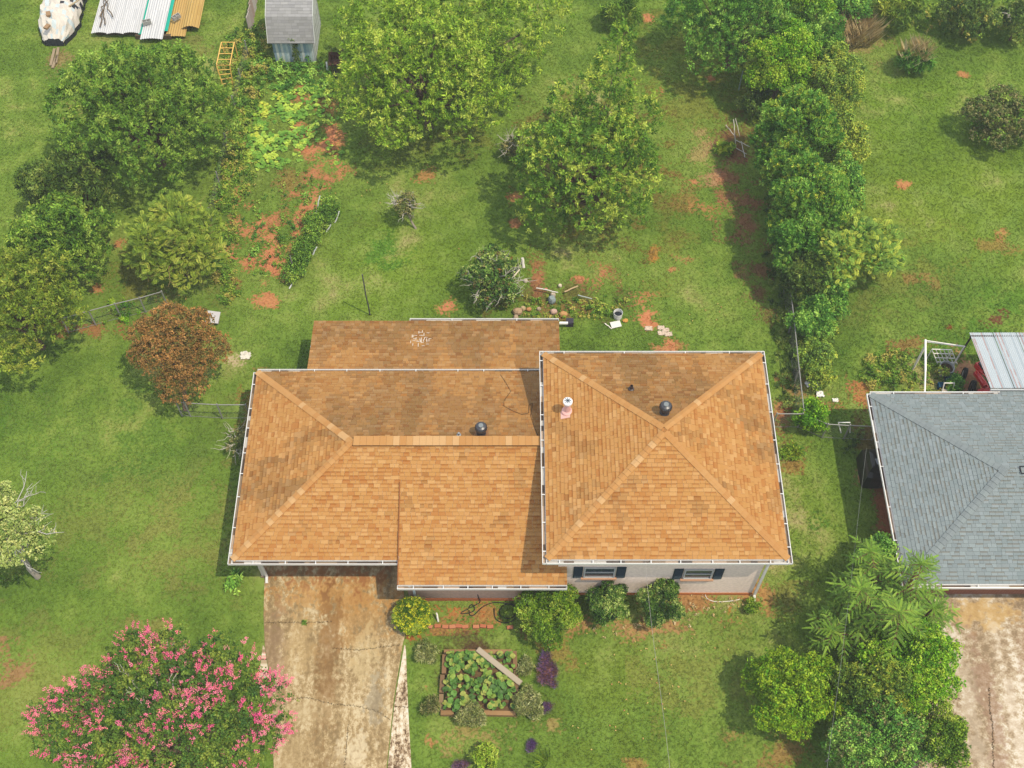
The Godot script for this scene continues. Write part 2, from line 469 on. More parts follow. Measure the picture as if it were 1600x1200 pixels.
func slab(called: String, label: String, pts: Array, y: float, m: Material) -> void:
	var st := SurfaceTool.new()
	st.begin(Mesh.PRIMITIVE_TRIANGLES)
	ring_poly(st, pts, y, y + 0.05)
	var o := MeshInstance3D.new()
	o.name = numbered(called)
	o.mesh = st.commit()
	o.material_override = m
	add_child(o)
	tagit(o, label, "driveway", "", "structure")

func build_driveways() -> void:
	var a := Vector2(-8.96, -16.95)
	var m := concrete(40, 420, 840, [[142, 120, 86], [160, 136, 98], [176, 152, 112], [193, 170, 130], [214, 196, 160]], [
		[-6.3, -16.1, 3.0, 0.9, Color8(204, 150, 84), 0.6], [-5.6, -15.1, 1.5, 1.2, Color8(190, 144, 86), 0.5], [-6.6, -18.0, 3.0, 1.8, Color8(150, 92, 60), 0.55], [-6.4, -13.8, 0.5, 3.0, Color8(134, 98, 60), 0.55], [-8.3, -13.5, 0.5, 2.5, Color8(150, 124, 100), 0.5], [-7.4, -14.3, 0.6, 1.6, Color8(196, 168, 120), 0.5],
		[-5.1, -13.7, 0.5, 1.4, Color8(205, 184, 140), 0.6], [-5.3, -10.4, 0.7, 0.7, Color8(224, 208, 176), 0.7], [-7.2, -10.2, 0.8, 0.9, Color8(190, 166, 124), 0.5], [-4.7, -12.2, 0.4, 1.0, Color8(156, 148, 130), 0.5], [-6.9, -11.8, 0.9, 0.5, Color8(200, 180, 140), 0.45], [-5.9, -9.2, 1.0, 1.2, Color8(120, 92, 56), 0.45],
	], -10.0, -24.0, 6.5, 17.5, [
		[Vector2(-8.737, -14.934), Vector2(-7.289, -14.934), Vector2(-6.34, -14.958)], [Vector2(-6.263, -13.998), Vector2(-5.364, -13.929), Vector2(-3.92, -14.114)], [Vector2(-7.777, -12.168), Vector2(-6.999, -12.257), Vector2(-6.105, -12.014), Vector2(-5.229, -11.97), Vector2(-4.564, -11.773), Vector2(-4.114, -11.491)], [Vector2(-5.513, -11.382), Vector2(-5.531, -10.74), Vector2(-5.554, -9.899), Vector2(-5.55, -9.281)]])
	slab("driveway", "stained tan concrete driveway leading up to the carport", [a, Vector2(-8.817, -15.243), Vector2(-8.642, -14.068), Vector2(-8.271, -12.702), Vector2(-7.886, -9.899), Vector2(-7.772, -7.294), Vector2(-4.132, -7.294), Vector2(-4.155, -9.899), Vector2(-4.024, -12.257), Vector2(-3.813, -14.207), Vector2(-3.739, -14.534), Vector2(-3.9, -16.3), Vector2(-3.9, -23.2), Vector2(-9.1, -23.2), Vector2(-9.1, -16.75)], 0.03, m)
	var m2 := concrete(60, 160, 420, [[96, 76, 58], [168, 142, 112], [206, 186, 156], [226, 212, 188], [236, 226, 208]], [[-4.2, -9.4, 0.5, 0.9, Color8(96, 74, 56), 0.7]], -5.2, -14.0, 2.4, 9.0, [[Vector2(-4.095, -11.948), Vector2(-3.483, -11.905)]])
	slab("driveway_edge", "pale weathered concrete strip along the right edge of the driveway", [Vector2(-3.763, -14.114), Vector2(-3.716, -14.068), Vector2(-3.523, -11.817), Vector2(-3.328, -9.899), Vector2(-3.109, -7.294), Vector2(-4.091, -7.294), Vector2(-4.123, -9.899), Vector2(-3.991, -12.257)], 0.022, m2)
	slab("driveway_edge", "small grey concrete wedge beside the driveway and the pink flowering tree", [Vector2(-8.714, -14.114), Vector2(-8.648, -14.021), Vector2(-8.293, -12.702), Vector2(-8.18, -12.257), Vector2(-8.573, -12.257), Vector2(-8.737, -12.926)], 0.02, m2)
	var m3 := concrete(80, 420, 520, [[150, 130, 104], [170, 148, 120], [188, 168, 140], [204, 188, 162], [230, 220, 204]], [[16.6, -15.3, 1.6, 0.6, Color8(214, 178, 116), 0.7], [15.6, -12.0, 0.5, 3.0, Color8(206, 190, 168), 0.5], [17.0, -11.0, 0.25, 4.0, Color8(228, 214, 196), 0.55], [16.2, -11.5, 0.4, 3.0, Color8(150, 116, 96), 0.5], [18.0, -13.0, 0.5, 2.0, Color8(150, 116, 92), 0.4]], 13.0, -18.0, 12.0, 13.0, [
		[Vector2(16.365, -12.59), Vector2(16.222, -11.817), Vector2(16.216, -11.382), Vector2(15.941, -9.899)], [Vector2(14.82, -12.213), Vector2(15.301, -12.213)]])
	slab("neighbor_driveway", "mottled pinkish concrete driveway in front of the grey-roofed house", [Vector2(14.013, -16.112), Vector2(14.12, -12.926), Vector2(14.178, -11.817), Vector2(13.143, -9.899), Vector2(12.372, -7.879), Vector2(20.621, -7.879), Vector2(25.27, -16.112)], 0.03, m3)


# ---------------------------------------------------------------- roofs
# corners: eave left, eave right (seen from outside, looking up the slope), then the top, counter-clockwise
func plane_of(c: Array) -> Dictionary:
	var u: Vector3 = (c[1] - c[0]).normalized()
	var nn: Vector3 = (c[1] - c[0]).cross(c[c.size() - 1] - c[0]).normalized()
	if nn.y < 0: nn = -nn
	var v := nn.cross(u)
	if v.y < 0: v = -v
	var poly := []
	for p in c:
		poly.append(Vector2((p - c[0]).dot(u), (p - c[0]).dot(v)))
	return {"o": c[0], "u": u, "v": v, "n": nn, "poly": poly, "c": c}

func span_at(poly: Array, y: float) -> Vector2:
	var lo := 1e9
	var hi := -1e9
	for i in poly.size():
		var a: Vector2 = poly[i]
		var b: Vector2 = poly[(i + 1) % poly.size()]
		if (a.y <= y and b.y >= y) or (b.y <= y and a.y >= y):
			if absf(a.y - b.y) < 1e-6:
				lo = minf(lo, minf(a.x, b.x)); hi = maxf(hi, maxf(a.x, b.x))
			else:
				var x := a.x + (b.x - a.x) * (y - a.y) / (b.y - a.y)
				lo = minf(lo, x); hi = maxf(hi, x)
	return Vector2(lo, hi)

# every tab of the plane as [u0, u1, v0, v1, clipped corners, tone, thickness]
func lay_shingles(pl: Dictionary, step: float, tab: float, tones: Array, stain: Callable, tabs: Array, band := 0.5) -> void:
	var top := 0.0
	for p in pl.poly: top = maxf(top, p.y)
	var y := 0.0
	while y < top - 0.02:
		var y1 := minf(y + step, top - 0.001)
		var s0 := span_at(pl.poly, y + 0.0005)
		var s1 := span_at(pl.poly, y1)
		var lo := minf(s0.x, s1.x)
		var hi := maxf(s0.y, s1.y)
		var x := lo - rng.randf() * tab
		while x < hi:
			var x1 := x + tab * rng.randf_range(0.6, 1.35)
			var g := 0.003
			var b0 := clampf(x + g, s0.x, s0.y)
			var b1 := clampf(x1 - g, s0.x, s0.y)
			var t0 := clampf(x + g, s1.x, s1.y)
			var t1 := clampf(x1 - g, s1.x, s1.y)
			if b1 - b0 > 0.01 or t1 - t0 > 0.01:
				var at: Vector3 = pl.o + pl.u * ((x + x1) * 0.5) + pl.v * (y + step * 0.5)
				var whole: bool = absf((b1 - b0) - (t1 - t0)) < 0.001 and b1 - b0 > tab * 0.6 and y1 - y > step * 0.99
				tabs.append({"pl": pl, "b0": b0, "b1": b1, "t0": t0, "t1": t1, "y0": y, "y1": y1, "col": tones[mini(int(pow(rng.randf(), 1.25) * tones.size()), tones.size() - 1)], "stain": stain.call(at), "h": rng.randf_range(0.014, 0.026), "whole": whole, "band": rng.randf() < band, "d": at.distance_squared_to(EYE)})
			x = x1
		y += step

func shingle_mesh(mb: MB, t: Dictionary, col: Color) -> void:
	var pl: Dictionary = t.pl
	var o: Vector3 = pl.o
	var up: Vector3 = pl.n * t.h
	var lift: Vector3 = pl.n * 0.003
	var a: Vector3 = o + pl.u * t.b0 + pl.v * t.y0
	var b: Vector3 = o + pl.u * t.b1 + pl.v * t.y0
	var d: Vector3 = o + pl.u * t.t1 + pl.v * t.y1
	var e: Vector3 = o + pl.u * t.t0 + pl.v * t.y1
	if t.get("band", false):      # the dark granule band printed on the lower layer
		var f := 0.62
		mb.quad(a + up, b + up, b.lerp(d, f) + up.lerp(lift, f), a.lerp(e, f) + up.lerp(lift, f), col)
		mb.quad(a.lerp(e, f) + up.lerp(lift, f), b.lerp(d, f) + up.lerp(lift, f), d + lift, e + lift, Color(col.r * 0.84, col.g * 0.74, col.b * 0.66))
	else:
		mb.quad(a + up, b + up, d + lift, e + lift, col)
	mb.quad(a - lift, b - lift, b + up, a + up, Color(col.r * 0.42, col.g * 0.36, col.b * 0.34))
	mb.quad(b - lift, d, d + lift, b + up, col)
	mb.quad(e, a - lift, a + up, e + lift, col)

func shingle_mat(c: Color) -> StandardMaterial3D:
	var key := "s" + c.to_html()
	if not mats.has(key):
		var m := StandardMaterial3D.new()
		m.albedo_color = c.linear_to_srgb()
		m.vertex_color_use_as_albedo = true
		m.roughness = 0.95
		m.metallic_specular = 0.2
		mats[key] = m
	return mats[key]

# finishes a roof: the tabs that show largest one by one, the rest together
func finish_shingles(roof: Node3D, tabs: Array, base: Transform3D) -> void:
	var whole := tabs.filter(func(t): return t.whole)
	whole.sort_custom(func(a, b): return a.d < b.d)
	var single := {}
	for i in mini(300, whole.size()): single[whole[i]] = true
	var unit := {}
	var mb := MB.new()
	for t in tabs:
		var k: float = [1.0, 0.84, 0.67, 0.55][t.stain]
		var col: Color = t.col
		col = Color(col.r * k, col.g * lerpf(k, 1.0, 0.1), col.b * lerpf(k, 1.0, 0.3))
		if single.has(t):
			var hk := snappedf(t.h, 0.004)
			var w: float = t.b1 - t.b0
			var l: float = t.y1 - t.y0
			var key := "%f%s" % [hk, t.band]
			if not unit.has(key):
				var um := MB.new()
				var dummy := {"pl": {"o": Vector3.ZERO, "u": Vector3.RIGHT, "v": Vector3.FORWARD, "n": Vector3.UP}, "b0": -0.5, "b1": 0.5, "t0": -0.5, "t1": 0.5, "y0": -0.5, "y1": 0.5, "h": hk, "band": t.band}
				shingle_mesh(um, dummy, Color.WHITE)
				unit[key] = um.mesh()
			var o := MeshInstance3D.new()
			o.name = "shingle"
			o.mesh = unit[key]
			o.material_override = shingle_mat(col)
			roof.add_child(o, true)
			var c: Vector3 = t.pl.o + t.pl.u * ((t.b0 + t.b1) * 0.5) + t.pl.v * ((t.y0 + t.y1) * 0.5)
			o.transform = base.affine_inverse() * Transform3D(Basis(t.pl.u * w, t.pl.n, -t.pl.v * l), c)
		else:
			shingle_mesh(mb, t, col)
	part("shingle_courses", mb, vmat(0.95, 0.2), roof, true, "stuff")

# a deck under the shingles, with thickness
func deck(mb: MB, pl: Dictionary, thick: float, col: Color) -> void:
	var c: Array = pl.c
	var top := []
	var low := []
	for p in c:
		top.append(p - pl.n * 0.006)
		low.append(p - Vector3.UP * thick)
	for i in range(1, c.size() - 1):
		mb.tri(top[0], top[i], top[i + 1], col)
		mb.tri(low[0], low[i + 1], low[i], col)
	for i in c.size():
		var j := (i + 1) % c.size()
		mb.quad(low[i], low[j], top[j], top[i], col)

# caps folded over a hip, from the eave corner up to the apex
func hip_caps(roof: Node3D, a: Vector3, b: Vector3, n0: Vector3, n1: Vector3, tones: Array, w := 0.16, step := 0.2, called := "hip_cap") -> void:
	var z := (b - a).normalized()
	var s0 := n0.cross(z).normalized()
	if s0.dot(n1) > 0: s0 = -s0
	var s1 := n1.cross(z).normalized()
	if s1.dot(n0) > 0: s1 = -s1
	var up := (n0 + n1).normalized()
	# the wing lying on plane 0 points away from plane 1
	if s0.y > 0: s0 = -s0
	if s1.y > 0: s1 = -s1
	var l := step * 1.25
	var m := MB.new()
	for s in [[s0, n0], [s1, n1]]:
		var side: Vector3 = s[0]
		var nn: Vector3 = s[1]
		var p := [up * 0.05, up * 0.05 + side * w, z * l + up * 0.028 + side * w, z * l + up * 0.028]
		var flip: bool = (p[1] - p[0]).cross(p[2] - p[0]).dot(nn) < 0
		if flip: m.quad(p[3], p[2], p[1], p[0], Color.WHITE)
		else: m.quad(p[0], p[1], p[2], p[3], Color.WHITE)
		var q := [Vector3.ZERO, side * w - nn * 0.01, p[1], p[0]]
		m.quad(q[0], q[1], q[2], q[3], Color.WHITE)
		m.quad(p[1] - nn * 0.05, p[1], p[2], p[2] - nn * 0.04, Color.WHITE)
	var mesh := m.mesh()
	var total := a.distance_to(b)
	var k := 0.02
	while k < total - step * 0.6:
		var o := MeshInstance3D.new()
		o.name = called
		o.mesh = mesh
		o.material_override = cmat(tones[rng.randi() % tones.size()], 0.95)
		roof.add_child(o, true)
		o.position = a + z * k - roof.get_parent().position - roof.position
		k += step

# a gutter along an eave: back, floor and front lip, with hangers across
func gutter(house: Node3D, a: Vector3, b: Vector3, out: Vector3, col: Color, hang := 0.95) -> void:
	var mb := MB.new()
	var e := (b - a).normalized()
	var drop := Vector3.DOWN * 0.05
	var a0 := a + drop
	var b0 := b + drop
	mb.beam(a0 + out * 0.012, b0 + out * 0.012, 0.014, 0.11, col)
	mb.beam(a0 + out * 0.07 + Vector3.DOWN * 0.052, b0 + out * 0.07 + Vector3.DOWN * 0.052, 0.10, 0.012, col)
	mb.beam(a0 + out * 0.128, b0 + out * 0.128, 0.022, 0.116, col)
	for p in [a0 + e * 0.008, b0 - e * 0.008]:
		mb.beam(p + out * 0.02, p + out * 0.115, 0.014, 0.10, col)
	var g := part("gutter", mb, vmat(0.45, 0.5), house)
	var litter := MB.new()
	var at := 0.03
	var total := a.distance_to(b)
	while at < total - 0.05:
		var ln := minf(rng.randf_range(0.15, 0.8), total - 0.03 - at)
		var p0 := a0 + e * at + out * 0.07 + Vector3.DOWN * 0.04
		litter.beam(p0, p0 + e * (ln - 0.004), 0.098, rng.randf_range(0.006, 0.02), [ph(112, 92, 78), ph(150, 128, 108), ph(206, 202, 198), ph(84, 72, 64), ph(190, 168, 148)][rng.randi() % 5])
		at += ln
	part("gutter_litter", litter, vmat(), g)
	var n := int(a.distance_to(b) / hang)
	var hm := MB.new()
	hm.beam(Vector3.ZERO, out * 0.11, 0.03, 0.012, ph(232, 232, 232, 0.62))
	var hmesh := hm.mesh()
	for i in n:
		var o := MeshInstance3D.new()
		o.name = "hanger"
		o.mesh = hmesh
		o.material_override = vmat(0.5, 0.5)
		g.add_child(o, true)
		o.position = a0.lerp(b0, (i + 0.5 + rng.randf_range(-0.15, 0.15)) / n) + out * 0.01 + Vector3.UP * 0.055

func wall_box(mb: MB, x0: float, x1: float, z0: float, z1: float, y0: float, y1: float, col: Color) -> void:
	mb.bx(Vector3((x0 + x1) / 2, (y0 + y1) / 2, (z0 + z1) / 2), Vector3(x1 - x0, y1 - y0, z1 - z0), col)

func brick_mat(c: Color, mortar: Color, sd: int) -> StandardMaterial3D:   # painted brick: courses too fine to pick apart from here
	var im := Image.create(512, 512, false, Image.FORMAT_RGB8)
	var f := fnoise(sd, 0.03, 3)
	var r := RandomNumberGenerator.new()
	r.seed = sd
	for row in 32:
		for i in 11:
			var t := r.randf_range(0.97, 1.03)
			var cc := Color(c.r * t, c.g * t, c.b * t).linear_to_srgb()
			im.fill_rect(Rect2i(i * 51 - (25 if row % 2 else 0), row * 16, 51, 16), mortar.linear_to_srgb())
			im.fill_rect(Rect2i(i * 51 + 2 - (25 if row % 2 else 0), row * 16 + 2, 47, 13), cc)
	for y in 512:
		for x in 512:
			var k := 1.0 + f.get_noise_2d(x, y) * 0.07
			var p := im.get_pixel(x, y)
			im.set_pixel(x, y, Color(p.r * k, p.g * k, p.b * k))
	var m := StandardMaterial3D.new()
	m.albedo_texture = ImageTexture.create_from_image(im)
	m.uv1_triplanar = true
	m.uv1_world_triplanar = true
	m.uv1_scale = Vector3(0.46, 0.46, 0.46)
	m.roughness = 0.95
	m.metallic_specular = 0.2
	return m

func window_unit(house: Node3D, x0: float, x1: float, y0: float, y1: float, z: float) -> void:
	var white := ph(206, 206, 206, 0.55)
	var f := MB.new()
	var t := 0.05
	wall_box(f, x0, x1, z, z + 0.05, y1 - t, y1, white)
	wall_box(f, x0, x1, z, z + 0.05, y0, y0 + t, white)
	wall_box(f, x0, x0 + t, z, z + 0.05, y0 + t, y1 - t, white)
	wall_box(f, x1 - t, x1, z, z + 0.05, y0 + t, y1 - t, white)
	wall_box(f, x0 + t, x1 - t, z, z + 0.04, (y0 + y1) / 2 - 0.02, (y0 + y1) / 2 + 0.02, white)
	var w := part("window", f, vmat(0.5), house)
	for k in 2:
		var g := MB.new()
		var ym := (y0 + y1) / 2
		wall_box(g, x0 + t, x1 - t, z + 0.006, z + 0.014, (y0 + t) if k == 0 else (ym + 0.02), (ym - 0.02) if k == 0 else (y1 - t), ph(52, 68, 80))
		part("pane", g, vmat(0.08, 0.6), w)
	var s := MB.new()
	wall_box(s, x0 - 0.08, x1 + 0.08, z - 0.02, z + 0.1, y0 - 0.08, y0 - 0.003, ph(206, 160, 128))
	part("sill", s, vmat(), w)
	for k in [-1, 1]:
		var sh := MB.new()
		var sx0: float = x0 - 0.36 if k < 0 else x1 + 0.04
		wall_box(sh, sx0, sx0 + 0.32, z, z + 0.03, y0 - 0.04, y1 + 0.02, ph(44, 62, 74))
		for i in 12:
			var yy := y0 + 0.04 + (y1 - y0 - 0.1) * i / 11.0
			sh.box(Transform3D(Basis(Vector3.RIGHT, 0.5), Vector3(sx0 + 0.16, yy, z + 0.036)), Vector3(0.25, 0.045, 0.012), ph(52, 74, 88))
		part("shutter", sh, vmat(0.6), w)

func downspout(house: Node3D, pts: Array, col: Color) -> void:
	var mb := MB.new()
	for i in pts.size() - 1:
		mb.beam(pts[i], pts[i + 1], 0.085, 0.065, col)
	part("downspout", mb, vmat(0.45, 0.5), house)

func turbine(house: Node3D, at: Vector3) -> void:
	var blk := ph(46, 50, 56)
	var b := MB.new()
	b.box(Transform3D(Basis(Vector3.RIGHT, -0.36), at + Vector3.UP * 0.02), Vector3(0.5, 0.015, 0.5), ph(150, 106, 70))
	var o := part("roof_turbine", b, vmat(0.8), house)
	var nk := MB.new()
	nk.lathe(at, [[0.17, -0.1], [0.17, 0.1], [0.145, 0.14], [0.14, 0.34]], 20, blk)
	part("neck", nk, vmat(0.5, 0.5), o)
	var d := MB.new()
	d.lathe(at, [[0.13, 0.32], [0.19, 0.35], [0.215, 0.41], [0.21, 0.49], [0.17, 0.56], [0.1, 0.595], [0.0, 0.605]], 24, blk)
	for k in 16:
		var a := TAU * k / 16
		d.tube([at + Vector3(cos(a) * 0.19, 0.355, sin(a) * 0.19), at + Vector3(cos(a) * 0.218, 0.44, sin(a) * 0.218), at + Vector3(cos(a) * 0.19, 0.54, sin(a) * 0.19)], [0.012], 4, ph(38, 40, 46))
	part("turbine_head", d, vmat(0.4, 0.6), o)
	var cp := MB.new()
	cp.lathe(at, [[0.09, 0.602], [0.085, 0.62], [0.0, 0.624]], 16, ph(128, 136, 138))
	part("cap", cp, vmat(0.3, 0.6), o)

func build_house() -> void:
	var house := thing("house", "split-level house with orange-brown shingle hip roofs, carport and white gutters", "house", Vector3(0, 0, -19.5))
	var white := ph(230, 228, 226, 0.66)
	# walls
	var lower := brick_mat(ph(206, 172, 152, 0.7), ph(196, 168, 150, 0.7), 4)
	var upper := brick_mat(ph(232, 212, 200, 0.85), ph(231, 211, 199, 0.85), 8)
	var w := MB.new()
	wall_box(w, -3.66, 1.5, -15.98, -15.78, 0, 2.2, Color.WHITE)
	wall_box(w, -3.66, -3.46, -23.4, -15.99, 0, 2.45, Color.WHITE)
	part("living_room_wall", w, lower, house)
	w = MB.new()
	wall_box(w, -9.12, -8.92, -23.4, -19.6, 0, 2.45, Color.WHITE)
	wall_box(w, -8.9, -3.68, -23.4, -23.2, 0, 2.45, Color.WHITE)
	part("carport_wall", w, lower, house)
	w = MB.new()
	wall_box(w, 1.58, 8.57, -16.2, -16.0, 0, 4.16, Color.WHITE)
	wall_box(w, 8.37, 8.57, -23.1, -16.21, 0, 4.16, Color.WHITE)
	wall_box(w, 1.58, 8.36, -23.1, -22.9, 0, 4.16, Color.WHITE)
	wall_box(w, 1.58, 1.78, -22.89, -16.21, 0, 4.16, Color.WHITE)
	part("upper_wall", w, upper, house)
	w = MB.new()
	wall_box(w, -7.4, -7.2, -26.2, -23.5, 0, 2.05, Color.WHITE)
	wall_box(w, -7.19, 1.5, -26.2, -26.0, 0, 2.02, Color.WHITE)
	wall_box(w, 1.4, 1.6, -25.98, -23.2, 0, 2.05, Color.WHITE)
	part("sunroom_wall", w, lower, house)
	w = MB.new()
	wall_box(w, 1.9, 8.6, -16.0, -15.97, 0, 0.16, ph(196, 124, 74))
	wall_box(w, -3.45, 1.5, -15.78, -15.75, 0, 0.2, ph(186, 112, 70))
	part("clay_splashed_footing", w, vmat(), house)
	# posts of the carport
	for x in [-8.95, -6.4]:
		var p := MB.new()
		p.bx(Vector3(x, 1.2, -16.72), Vector3(0.13, 2.4, 0.13), ph(222, 216, 206, 0.7))
		p.bx(Vector3(x, 0.08, -16.72), Vector3(0.2, 0.1, 0.2), ph(160, 140, 116))
		if x < -8: part("carport_post", p, vmat(), house)
	var bm := MB.new()
	bm.bx(Vector3(-6.4, 2.33, -16.72), Vector3(5.2, 0.2, 0.14), ph(222, 216, 206, 0.7))
	part("carport_beam", bm, vmat(), house)
	# roof tones
	var tones := [ph(194, 144, 87), ph(192, 142, 85), ph(196, 147, 91), ph(187, 134, 77), ph(193, 143, 87), ph(182, 126, 69), ph(202, 155, 101), ph(189, 138, 82)]
	var caps := [ph(194, 144, 88), ph(196, 148, 93), ph(190, 138, 82), ph(195, 146, 90), ph(192, 141, 85), ph(206, 164, 114)]
	var sn := fnoise(71, 0.35, 4)
	var clean := func(p: Vector3) -> int: return 1 if sn.get_noise_3d(p.x * 1.5, 0, p.z * 1.5) + rng.randf_range(-0.1, 0.1) > 0.36 else 0
	var dirty := func(p: Vector3) -> int:
		var q := sn.get_noise_3d(p.x * 2.4, 0, p.z * 0.45) * 0.7 + sn.get_noise_3d(p.x * 0.7, 5, p.z * 0.7) * 0.7 + rng.randf_range(-0.14, 0.14)
		return 3 if q > 0.16 else 2 if q > -0.2 else 1
	var some := func(p: Vector3) -> int:
		var q := sn.get_noise_3d(p.x * 0.5 + 40, 0, p.z * 2.0) * 0.7 + sn.get_noise_3d(p.x * 0.7, 9, p.z * 0.7) * 0.7 + rng.randf_range(-0.14, 0.14)
		return 2 if q > 0.36 else 1 if q > 0.12 else 0
	var x0 := -9.57
	var x1 := 1.55
	var r0 := Vector3(-5.6, 3.96, -20.05)
	var r1 := Vector3(x1, 3.96, -20.05)
	var apex_f := Vector3(5.08, 5.68, -19.47)
	var apex_b := Vector3(5.08, 5.68, -19.61)
	var planes := [
		[plane_of([Vector3(x0, 2.5, -16.24), Vector3(-3.87, 2.5, -16.24), Vector3(-3.87, 3.96, -20.05), r0]), clean],
		[plane_of([Vector3(-3.87, 3.48, -18.8), Vector3(1.58, 3.48, -18.8), Vector3(1.58, 3.96, -20.05), Vector3(-3.87, 3.96, -20.05)]), clean],
		[plane_of([Vector3(-3.87, 2.3, -15.42), Vector3(1.87, 2.3, -15.42), Vector3(1.87, 3.48, -18.8), Vector3(-3.87, 3.48, -18.8)]), clean],
		[plane_of([Vector3(x1, 2.5, -23.86), Vector3(x0, 2.5, -23.86), r0, r1]), dirty],
		[plane_of([Vector3(x0, 2.5, -23.86), Vector3(x0, 2.5, -16.24), r0]), some],
		[plane_of([Vector3(1.83, 2.05, -26.5), Vector3(-7.73, 2.05, -26.5), Vector3(-7.73, 2.4, -23.8), Vector3(1.83, 2.4, -23.8)]), dirty],
		[plane_of([Vector3(1.13, 4.2, -15.53), Vector3(9.02, 4.2, -15.53), apex_f]), clean],
		[plane_of([Vector3(9.02, 4.2, -15.53), Vector3(9.02, 4.2, -23.55), apex_b, apex_f]), some],
		[plane_of([Vector3(9.02, 4.2, -23.55), Vector3(1.13, 4.2, -23.55), apex_b]), dirty],
		[plane_of([Vector3(1.13, 4.2, -23.55), Vector3(1.13, 4.2, -15.53), apex_f, apex_b]), clean],
	]
	var dk := MB.new()
	var tabs := []
	for q in planes:
		deck(dk, q[0], 0.16, ph(226, 222, 216, 0.7))
		lay_shingles(q[0], 0.138, 0.21, tones, q[1], tabs)
	# the raised edge of the living room roof
	dk.beam(Vector3(-3.88, 2.26, -15.43), Vector3(-3.88, 3.45, -18.75), 0.03, 0.14, ph(150, 92, 52))
	var roof := part("roof", dk, vmat(), house)
	var base := Transform3D(Basis(), Vector3.ZERO)
	finish_shingles(roof, tabs, base)
	var N := func(i: int) -> Vector3: return planes[i][0].n
	for h in [[Vector3(x0, 2.5, -16.24), r0, 0, 4], [Vector3(x0, 2.5, -23.86), r0, 3, 4], [Vector3(1.13, 4.2, -15.53), apex_f, 6, 9], [Vector3(9.02, 4.2, -15.53), apex_f, 6, 7], [Vector3(9.02, 4.2, -23.55), apex_b, 7, 8], [Vector3(1.13, 4.2, -23.55), apex_b, 8, 9]]:
		hip_caps(roof, h[0], h[1], N.call(h[2]), N.call(h[3]), caps, 0.125, 0.21)
	# ridge vent with its caps
	var rv := MB.new()
	rv.bx(Vector3(-2.05, 3.985, -20.05), Vector3(6.9, 0.07, 0.34), ph(120, 78, 46))
	part("ridge_vent", rv, vmat(), roof)
	var cm := MB.new()
	cm.bx(Vector3.ZERO, Vector3(0.225, 0.02, 0.37), Color.WHITE)
	var cmesh := cm.mesh()
	for i in 30:
		var o := MeshInstance3D.new()
		o.name = "ridge_cap"
		o.mesh = cmesh
		o.material_override = cmat(caps[rng.randi() % 6], 0.95)
		roof.add_child(o, true)
		o.position = Vector3(-5.4 + i * 0.23, 4.03 + (i % 2) * 0.003, -20.05)
	# gutters
	gutter(house, Vector3(x0, 2.47, -16.24), Vector3(-3.9, 2.47, -16.24), Vector3(0, 0, 1), white)
	gutter(house, Vector3(x0, 2.47, -23.86), Vector3(x0, 2.47, -16.1), Vector3(-1, 0, 0), white)
	gutter(house, Vector3(x0, 2.47, -23.86), Vector3(1.1, 2.47, -23.86), Vector3(0, 0, -1), white, 1.3)
	gutter(house, Vector3(-3.9, 2.27, -15.42), Vector3(1.87, 2.27, -15.42), Vector3(0, 0, 1), white)
	gutter(house, Vector3(1.13, 4.17, -15.53), Vector3(9.02, 4.17, -15.53), Vector3(0, 0, 1), white)
	gutter(house, Vector3(1.13, 4.17, -23.68), Vector3(1.13, 4.17, -15.4), Vector3(-1, 0, 0), white)
	gutter(house, Vector3(9.02, 4.17, -23.68), Vector3(9.02, 4.17, -15.4), Vector3(1, 0, 0), white)
	gutter(house, Vector3(1.0, 4.17, -23.55), Vector3(9.15, 4.17, -23.55), Vector3(0, 0, -1), white, 2.0)
	gutter(house, Vector3(-4.0, 2.03, -26.5), Vector3(1.83, 2.03, -26.5), Vector3(0, 0, -1), white, 2.0)
	# downspouts
	downspout(house, [Vector3(8.75, 4.08, -15.5), Vector3(8.72, 3.85, -15.75), Vector3(8.65, 3.6, -15.92), Vector3(8.65, 0.2, -15.92), Vector3(8.63, 0.08, -15.7)], white)
	downspout(house, [Vector3(-3.5, 2.18, -15.38), Vector3(-3.42, 1.95, -15.68), Vector3(-3.42, 0.2, -15.7), Vector3(-3.42, 0.08, -15.5)], ph(196, 208, 214, 0.75))
	downspout(house, [Vector3(-8.75, 2.38, -16.2), Vector3(-8.8, 2.15, -16.5), Vector3(-8.82, 0.2, -16.62), Vector3(-8.82, 0.08, -16.4)], white)
	# windows of the upper floor
	window_unit(house, Vector3(2.464, 2.043, -15.99).x, Vector3(3.542, 2.043, -15.99).x, Vector3(3.017, 1.648, -15.99).y, Vector3(2.964, 2.487, -15.99).y, -15.99)
	window_unit(house, Vector3(5.918, 2.043, -15.99).x, Vector3(6.908, 2.043, -15.99).x, Vector3(6.448, 1.534, -15.99).y, Vector3(6.343, 2.321, -15.99).y, -15.99)
	# living room window band, just below the eave
	var lw := MB.new()
	wall_box(lw, -2.9, 0.9, -15.77, -15.72, 1.25, 2.0, ph(214, 212, 208, 0.75))
	var lwp := part("window", lw, vmat(0.5), house)
	for i in 4:
		var g := MB.new()
		wall_box(g, -2.85 + i * 0.94, -1.97 + i * 0.94, -15.718, -15.71, 1.3, 1.95, ph(54, 66, 76))
		part("pane", g, vmat(0.08, 0.6), lwp)
	# things that pierce the roof
	turbine(house, Vector3(-1.078, 3.808, -20.445))
	turbine(house, Vector3(5.168, 5.379, -20.356))
	var fl: Vector3 = Vector3(1.917, 4.495, -20.953)
	var f := MB.new()
	f.lathe(fl, [[0.2, -0.1], [0.19, 0.06], [0.12, 0.12], [0.1, 0.55], [0.1, 0.62]], 18, ph(228, 178, 172, 0.7))
	var flue := part("flue_pipe", f, vmat(0.6), house)
	f = MB.new()
